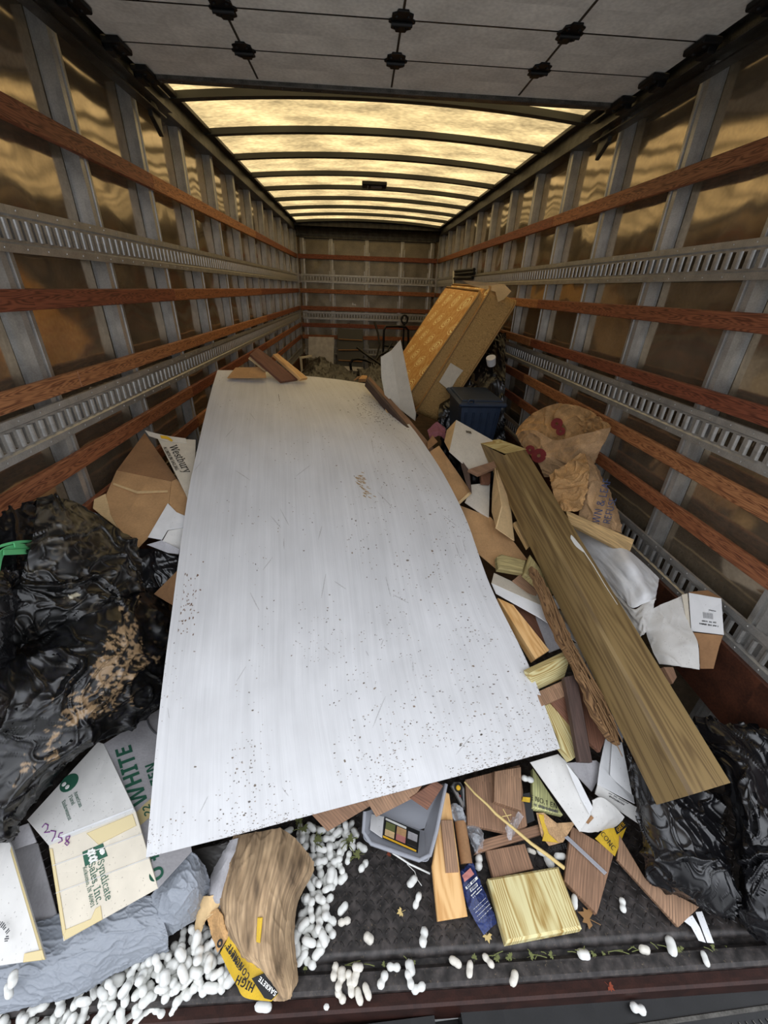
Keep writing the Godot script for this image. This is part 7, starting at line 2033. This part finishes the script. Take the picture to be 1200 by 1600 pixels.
# ---------------------------------------------------------------- packing peanuts
func build_peanuts() -> void:
	var kinds := []
	for k in 4:
		var path := []
		var radii := []
		for i in 13:
			var t := i / 12.0
			var cap := pow(maxf(0.0, 1.0 - pow(absf(2.0 * t - 1.0), 3.2)), 0.5)
			var waist := 1.0 - (0.30 if k < 2 else 0.05) * exp(-pow((t - 0.5) / 0.13, 2.0))
			var bend := 0.0
			if k == 1: bend = 0.004 * sin(TAU * t)
			if k == 3: bend = 0.005 * cos(PI * (t - 0.5))
			path.append(Vector3((t - 0.5) * (0.043 if k != 2 else 0.038), 0, bend))
			radii.append(maxf(0.0006, cap * waist * (0.0128 if k != 2 else 0.0145)))
		var g := worm(path, radii, 10, 0.82 if k != 2 else 0.6)
		kinds.append(g.mesh(Vector3.ZERO))
	# the loose ones first: where, turn, label
	var lone := [
		[Vector3(-0.1323, 0.011, -0.2564), 0.5, "white packing peanut just left of the near corner of the tote", false],
		[Vector3(-0.1285, 0.011, -0.2035), 2.2, "white packing peanut rightmost in the strip before the bare tread plate", false],
		[Vector3(-0.1897, 0.011, -0.1037), 2.4, "white packing peanut alone beside the squarish dirty one", false],
		[Vector3(-0.185, 0.011, -0.0756), 0.2, "squarish dirty packing peanut at the right of the strip", true],
		[Vector3(-0.1154, 0.011, -0.038), 0.6, "brown stained packing peanut alone on the tread plate near the tail", true],
		[Vector3(0.0218, 0.011, -0.1589), 2.4, "white packing peanut in front of the white cord", false],
		[Vector3(0.0321, 0.011, -0.113), 2.1, "white packing peanut between the cord and the pine offcut end", false],
		[Vector3(0.0405, 0.011, -0.0338), 1.5, "white packing peanut alone near the tail below the pine offcut", false],
		[Vector3(0.2395, 0.02, -0.195), 2.3, "white packing peanut beside the top of the blue packet", false],
		[Vector3(0.4227, 0.011, -0.2202), 0.4, "grubby packing peanut behind the twig beside the square decking offcut", true],
		[Vector3(0.4603, 0.011, -0.2117), 0.8, "white packing peanut under the middle of the twig tip", false],
		[Vector3(0.471, 0.011, -0.1908), 1.4, "white packing peanut beside the back corner of the treated block", false],
		[Vector3(0.5112, 0.014, -0.2016), 0.1, "white packing peanut lying right of the twig tip", false],
		[Vector3(0.5078, 0.011, -0.0885), 2.0, "white packing peanut between treated block and large decking offcut", false],
		[Vector3(0.6513, 0.011, -0.0765), 2.0, "long white packing peanut alone between the two right decking boards", false],
		[Vector3(0.4862, 0, 0.0176), 0.1, "white packing peanut on the tail edge below the maple leaf", false],
		[Vector3(0.6643, -0, 0.0166), 0.2, "stained packing peanut in the tail gap right of the maple leaf", true],
		[Vector3(0.7421, 0, 0.011), 1.9, "white packing peanut in the tail gap left of the paper strips", false],
		[Vector3(0.823, 0.005, 0.0426), 1.8, "white packing peanut on the ledge below the paper strips", false],
		[Vector3(0.6099, -0.065, 0.1096), 0.3, "white packing peanut on the black bumper step at the lower right", false],
		[Vector3(0.449, 0.12, -0.387), 0.5, "white packing peanut beside the top of the greenish ribbed block", false],
		[Vector3(0.1598, 0.005, 0.0324), 1.9, "tan stained packing peanut on the ledge below the blue packet", true],
		[Vector3(0.2702, 0.005, 0.0528), 2.2, "tan diamond packing peanut on the ledge below the treated block", true],
		[Vector3(0.2142, -0, 0.0179), 0.7, "small torn packing peanut in the tail gap below the treated block", true],
		[Vector3(0.1209, 0, 0.0187), 0.5, "flattened tan packing peanut in the tail gap left of the blue packet", true],
		[Vector3(-0.0484, 0, 0.0183), 0.1, "white packing peanut in the tail gap below the bare tread plate", false],
		[Vector3(-0.0793, 0.005, 0.0416), 2.2, "white diamond packing peanut on the ledge left of the upright one", false],
		[Vector3(-0.0036, 0.005, 0.0227), 1.4, "upright white packing peanut on the ledge edge", false],
		[Vector3(-0.0076, 0.005, 0.0437), 1.3, "white packing peanut just below the upright one on the ledge", false],
		[Vector3(0.0146, 0.002, 0.06), 2.9, "white packing peanut lowest of the group on the ledge", false],
		[Vector3(-0.2177, -0.04, 0.0741), 0.2, "white packing peanut on the rusty channel right of the sack end", false],
		[Vector3(-0.3903, -0.02, 0.0689), 0.1, "white packing peanut peeping out under the yellow sack end", false],
		[Vector3(-0.9548, 0.17, 0.0379), 1.0, "white packing peanut resting on the gray bag at the left edge", false],
		[Vector3(-0.9727, 0.13, 0.0466), 0.9, "lower white packing peanut resting on the gray bag at the left edge", false]]
	for q in lone:
		peanut(kinds, q[0], q[1], q[2], "", q[3])
	for q in [[Vector3(-0.2076, 0.006, 0.0209), 1.4], [Vector3(-0.1885, 0.007, 0.0267), 1.5], [Vector3(-0.1678, 0.007, 0.0357), 1.3], [Vector3(-0.1458, 0.008, 0.0159), 0.1], [Vector3(-0.1491, 0.007, 0.0354), 1.9], [Vector3(-0.193, 0.006, 0.0412), 1.6], [Vector3(-0.1908, -0.01, 0.0615), 0.8], [Vector3(-0.1624, 0.004, 0.0546), 1.5], [Vector3(-0.1406, -0.008, 0.0642), 1.2], [Vector3(-0.1221, -0.004, 0.0592), 1.1]]:
		peanut(kinds, q[0], q[1], "brown stained packing peanut in the cluster on the ledge right of the sack", "stained packing peanuts on the tail ledge", true)
	# the two drifts
	var right := PackedVector2Array()
	for p in [Vector3(-0.385, 0.012, -0.3055), Vector3(-0.3191, 0.012, -0.3254), Vector3(-0.1778, 0.012, -0.32), Vector3(-0.1407, 0.012, -0.311), Vector3(-0.1533, 0.012, -0.2639), Vector3(-0.1756, 0.012, -0.2267), Vector3(-0.1922, 0.012, -0.1752), Vector3(-0.2182, 0.012, -0.1455), Vector3(-0.2197, 0.012, -0.1046), Vector3(-0.2194, 0.012, -0.0371), Vector3(-0.2588, 0.012, -0.0014), Vector3(-0.3072, 0.012, 0.0108), Vector3(-0.3285, 0.012, -0.0815), Vector3(-0.3015, 0.012, -0.1673), Vector3(-0.2866, 0.012, -0.2145)]:
		right.append(Vector2(p.x, p.z))
	drift(kinds, right, 95, [0.010, 0.030], "white packing peanut in the drift between the paper sack and the bare tread plate", "packing peanuts right of the sack", [[flat(Vector3(-0.2943, 0.012, -0.2928)), "close under the sheet edge"], [flat(Vector3(-0.1773, 0.012, -0.2974)), "under the decking offcut at the tote"], [flat(Vector3(-0.265, 0.012, -0.1973)), "at the right shoulder of the paper sack"], [flat(Vector3(-0.1955, 0.012, -0.2108)), "at the edge of the bare tread plate"], [flat(Vector3(-0.2775, 0.012, -0.1214)), "halfway down the right side of the sack"], [flat(Vector3(-0.2338, 0.012, -0.0912)), "at the lower edge of the bare tread plate"], [flat(Vector3(-0.2852, 0.012, -0.021)), "at the tail end of the sack"]])
	var left := PackedVector2Array()
	for p in [Vector3(-1.093, 0.03, 0.0831), Vector3(-1.091, 0.03, 0.0484), Vector3(-0.8975, 0.03, 0.0438), Vector3(-0.8188, 0.03, 0.0182), Vector3(-0.7318, 0.03, -0.0181), Vector3(-0.6535, 0.03, -0.0513), Vector3(-0.6062, 0.03, -0.0882), Vector3(-0.5571, 0.03, -0.0728), Vector3(-0.5, 0.03, -0.0077), Vector3(-0.4702, 0.03, 0.0284), Vector3(-0.5164, 0.03, 0.0319), Vector3(-0.5963, 0.03, 0.0555), Vector3(-0.6747, 0.03, 0.0728), Vector3(-0.7194, 0.03, 0.0908), Vector3(-0.8929, 0.03, 0.1209)]:
		left.append(Vector2(p.x, p.z))
	drift(kinds, left, 158, [0.012, 0.034, 0.054], "white packing peanut in the drift below the gray plastic bag and flower carton", "packing peanuts left of the sack", [[flat(Vector3(-1.028, 0.012, 0.0632)), "at the bottom left corner"], [flat(Vector3(-0.8973, 0.012, 0.0539)), "along the left hem of the gray bag"], [flat(Vector3(-0.7937, 0.012, 0.0741)), "at the bottom edge of the frame"], [flat(Vector3(-0.7469, 0.012, 0.0118)), "below the middle hem of the gray bag"], [flat(Vector3(-0.6499, 0.012, 0.0494)), "at the lower rim over the tail"], [flat(Vector3(-0.6408, 0.012, -0.0306)), "below the tip of the flower carton"], [flat(Vector3(-0.5812, 0.012, -0.0724)), "between bulging gray bag and torn paper flap"], [flat(Vector3(-0.5344, 0.012, 0.0099)), "beside the yellow sack end"]])


func peanut(kinds: Array, at: Vector3, turn: float, label: String, group: String, dirty: bool, tilt := 0.0) -> void:
	var o := MeshInstance3D.new()
	o.name = numbered("packing_peanut")
	var shape := rng.randi() % kinds.size()
	o.mesh = kinds[shape]
	if group.contains(" of the sack"):
		label = "%s %s" % [["waisted", "twisted", "stubby", "bowed"][shape], label]
		group = "%s, %s" % [group, ["waisted", "twisted", "stubby", "bowed"][shape]]
	o.material_override = M.foam_dirty if dirty else M.foam
	add_child(o)
	tag(o, label, "packing peanut", group)
	o.transform = Transform3D(Basis(Vector3.UP, -turn) * Basis(Vector3.FORWARD, tilt) * Basis(Vector3.RIGHT, rng.randf() * TAU) * Basis.from_scale(Vector3.ONE * (0.84 if dirty else rng.randf_range(0.9, 1.06))), at)


func drift(kinds: Array, area: PackedVector2Array, count: int, levels: Array, label: String, group: String, zones := []) -> void:
	var lo := area[0]
	var hi := area[0]
	for p in area:
		lo = lo.min(p)
		hi = hi.max(p)
	var made := 0
	for l in levels.size():
		var put := []
		var want := int(count * [0.55, 0.30, 0.15][l]) if levels.size() == 3 else int(count * [0.68, 0.32][l])
		var tries := 0
		while put.size() < want and tries < 9000:
			tries += 1
			var p := Vector2(rng.randf_range(lo.x, hi.x), rng.randf_range(lo.y, hi.y))
			if not Geometry2D.is_point_in_polygon(p, area): continue
			if l > 0:
				var inner := true
				for a in 6:
					if not Geometry2D.is_point_in_polygon(p + Vector2(0.016 * l, 0).rotated(a * 1.05), area): inner = false
				if not inner: continue
			var ok := true
			for q in put:
				if p.distance_to(q) < 0.0235 + 0.006 * l:
					ok = false
					break
			if not ok: continue
			put.append(p)
			var base := 0.0 if p.y < 0.0 else (-0.008 if p.y < 0.055 else -0.05)
			var words := label
			var kind := group
			if zones.size():
				var near := 0
				for z in zones.size():
					if p.distance_to(zones[z][0]) < p.distance_to(zones[near][0]): near = z
				words = "packing peanut %s %s" % ["on the tread plate" if l == 0 else "on others", zones[near][1]]
				kind = "%s, %s" % [group, words.substr(15)]
			peanut(kinds, Vector3(p.x, base + levels[l] + rng.randf_range(-0.002, 0.004), p.y), rng.randf() * TAU, words, kind, false, rng.randf_range(-0.3, 0.3) * (0.4 + l))
			made += 1


func flat(p: Vector3) -> Vector2:
	return Vector2(p.x, p.z)


# print too small to read: a row of short uneven strokes between two points
func small_print(a: Vector3, b: Vector3, up: Vector3, height: float, count: int, mat: Material, parent: Node3D) -> void:
	var g := Geo.new()
	var x := (b - a).normalized()
	var u := (up - x * up.dot(x)).normalized()
	var n := x.cross(u).normalized()
	var step := (b - a).length() / count
	for k in count:
		if rng.randf() < 0.14: continue
		var c := a + x * step * (k + 0.5) + u * height * rng.randf_range(-0.08, 0.08)
		g.box(c, x * step * rng.randf_range(0.24, 0.40), u * height * rng.randf_range(0.30, 0.5), n * 0.0003)
	part("small_print", g, mat, parent)
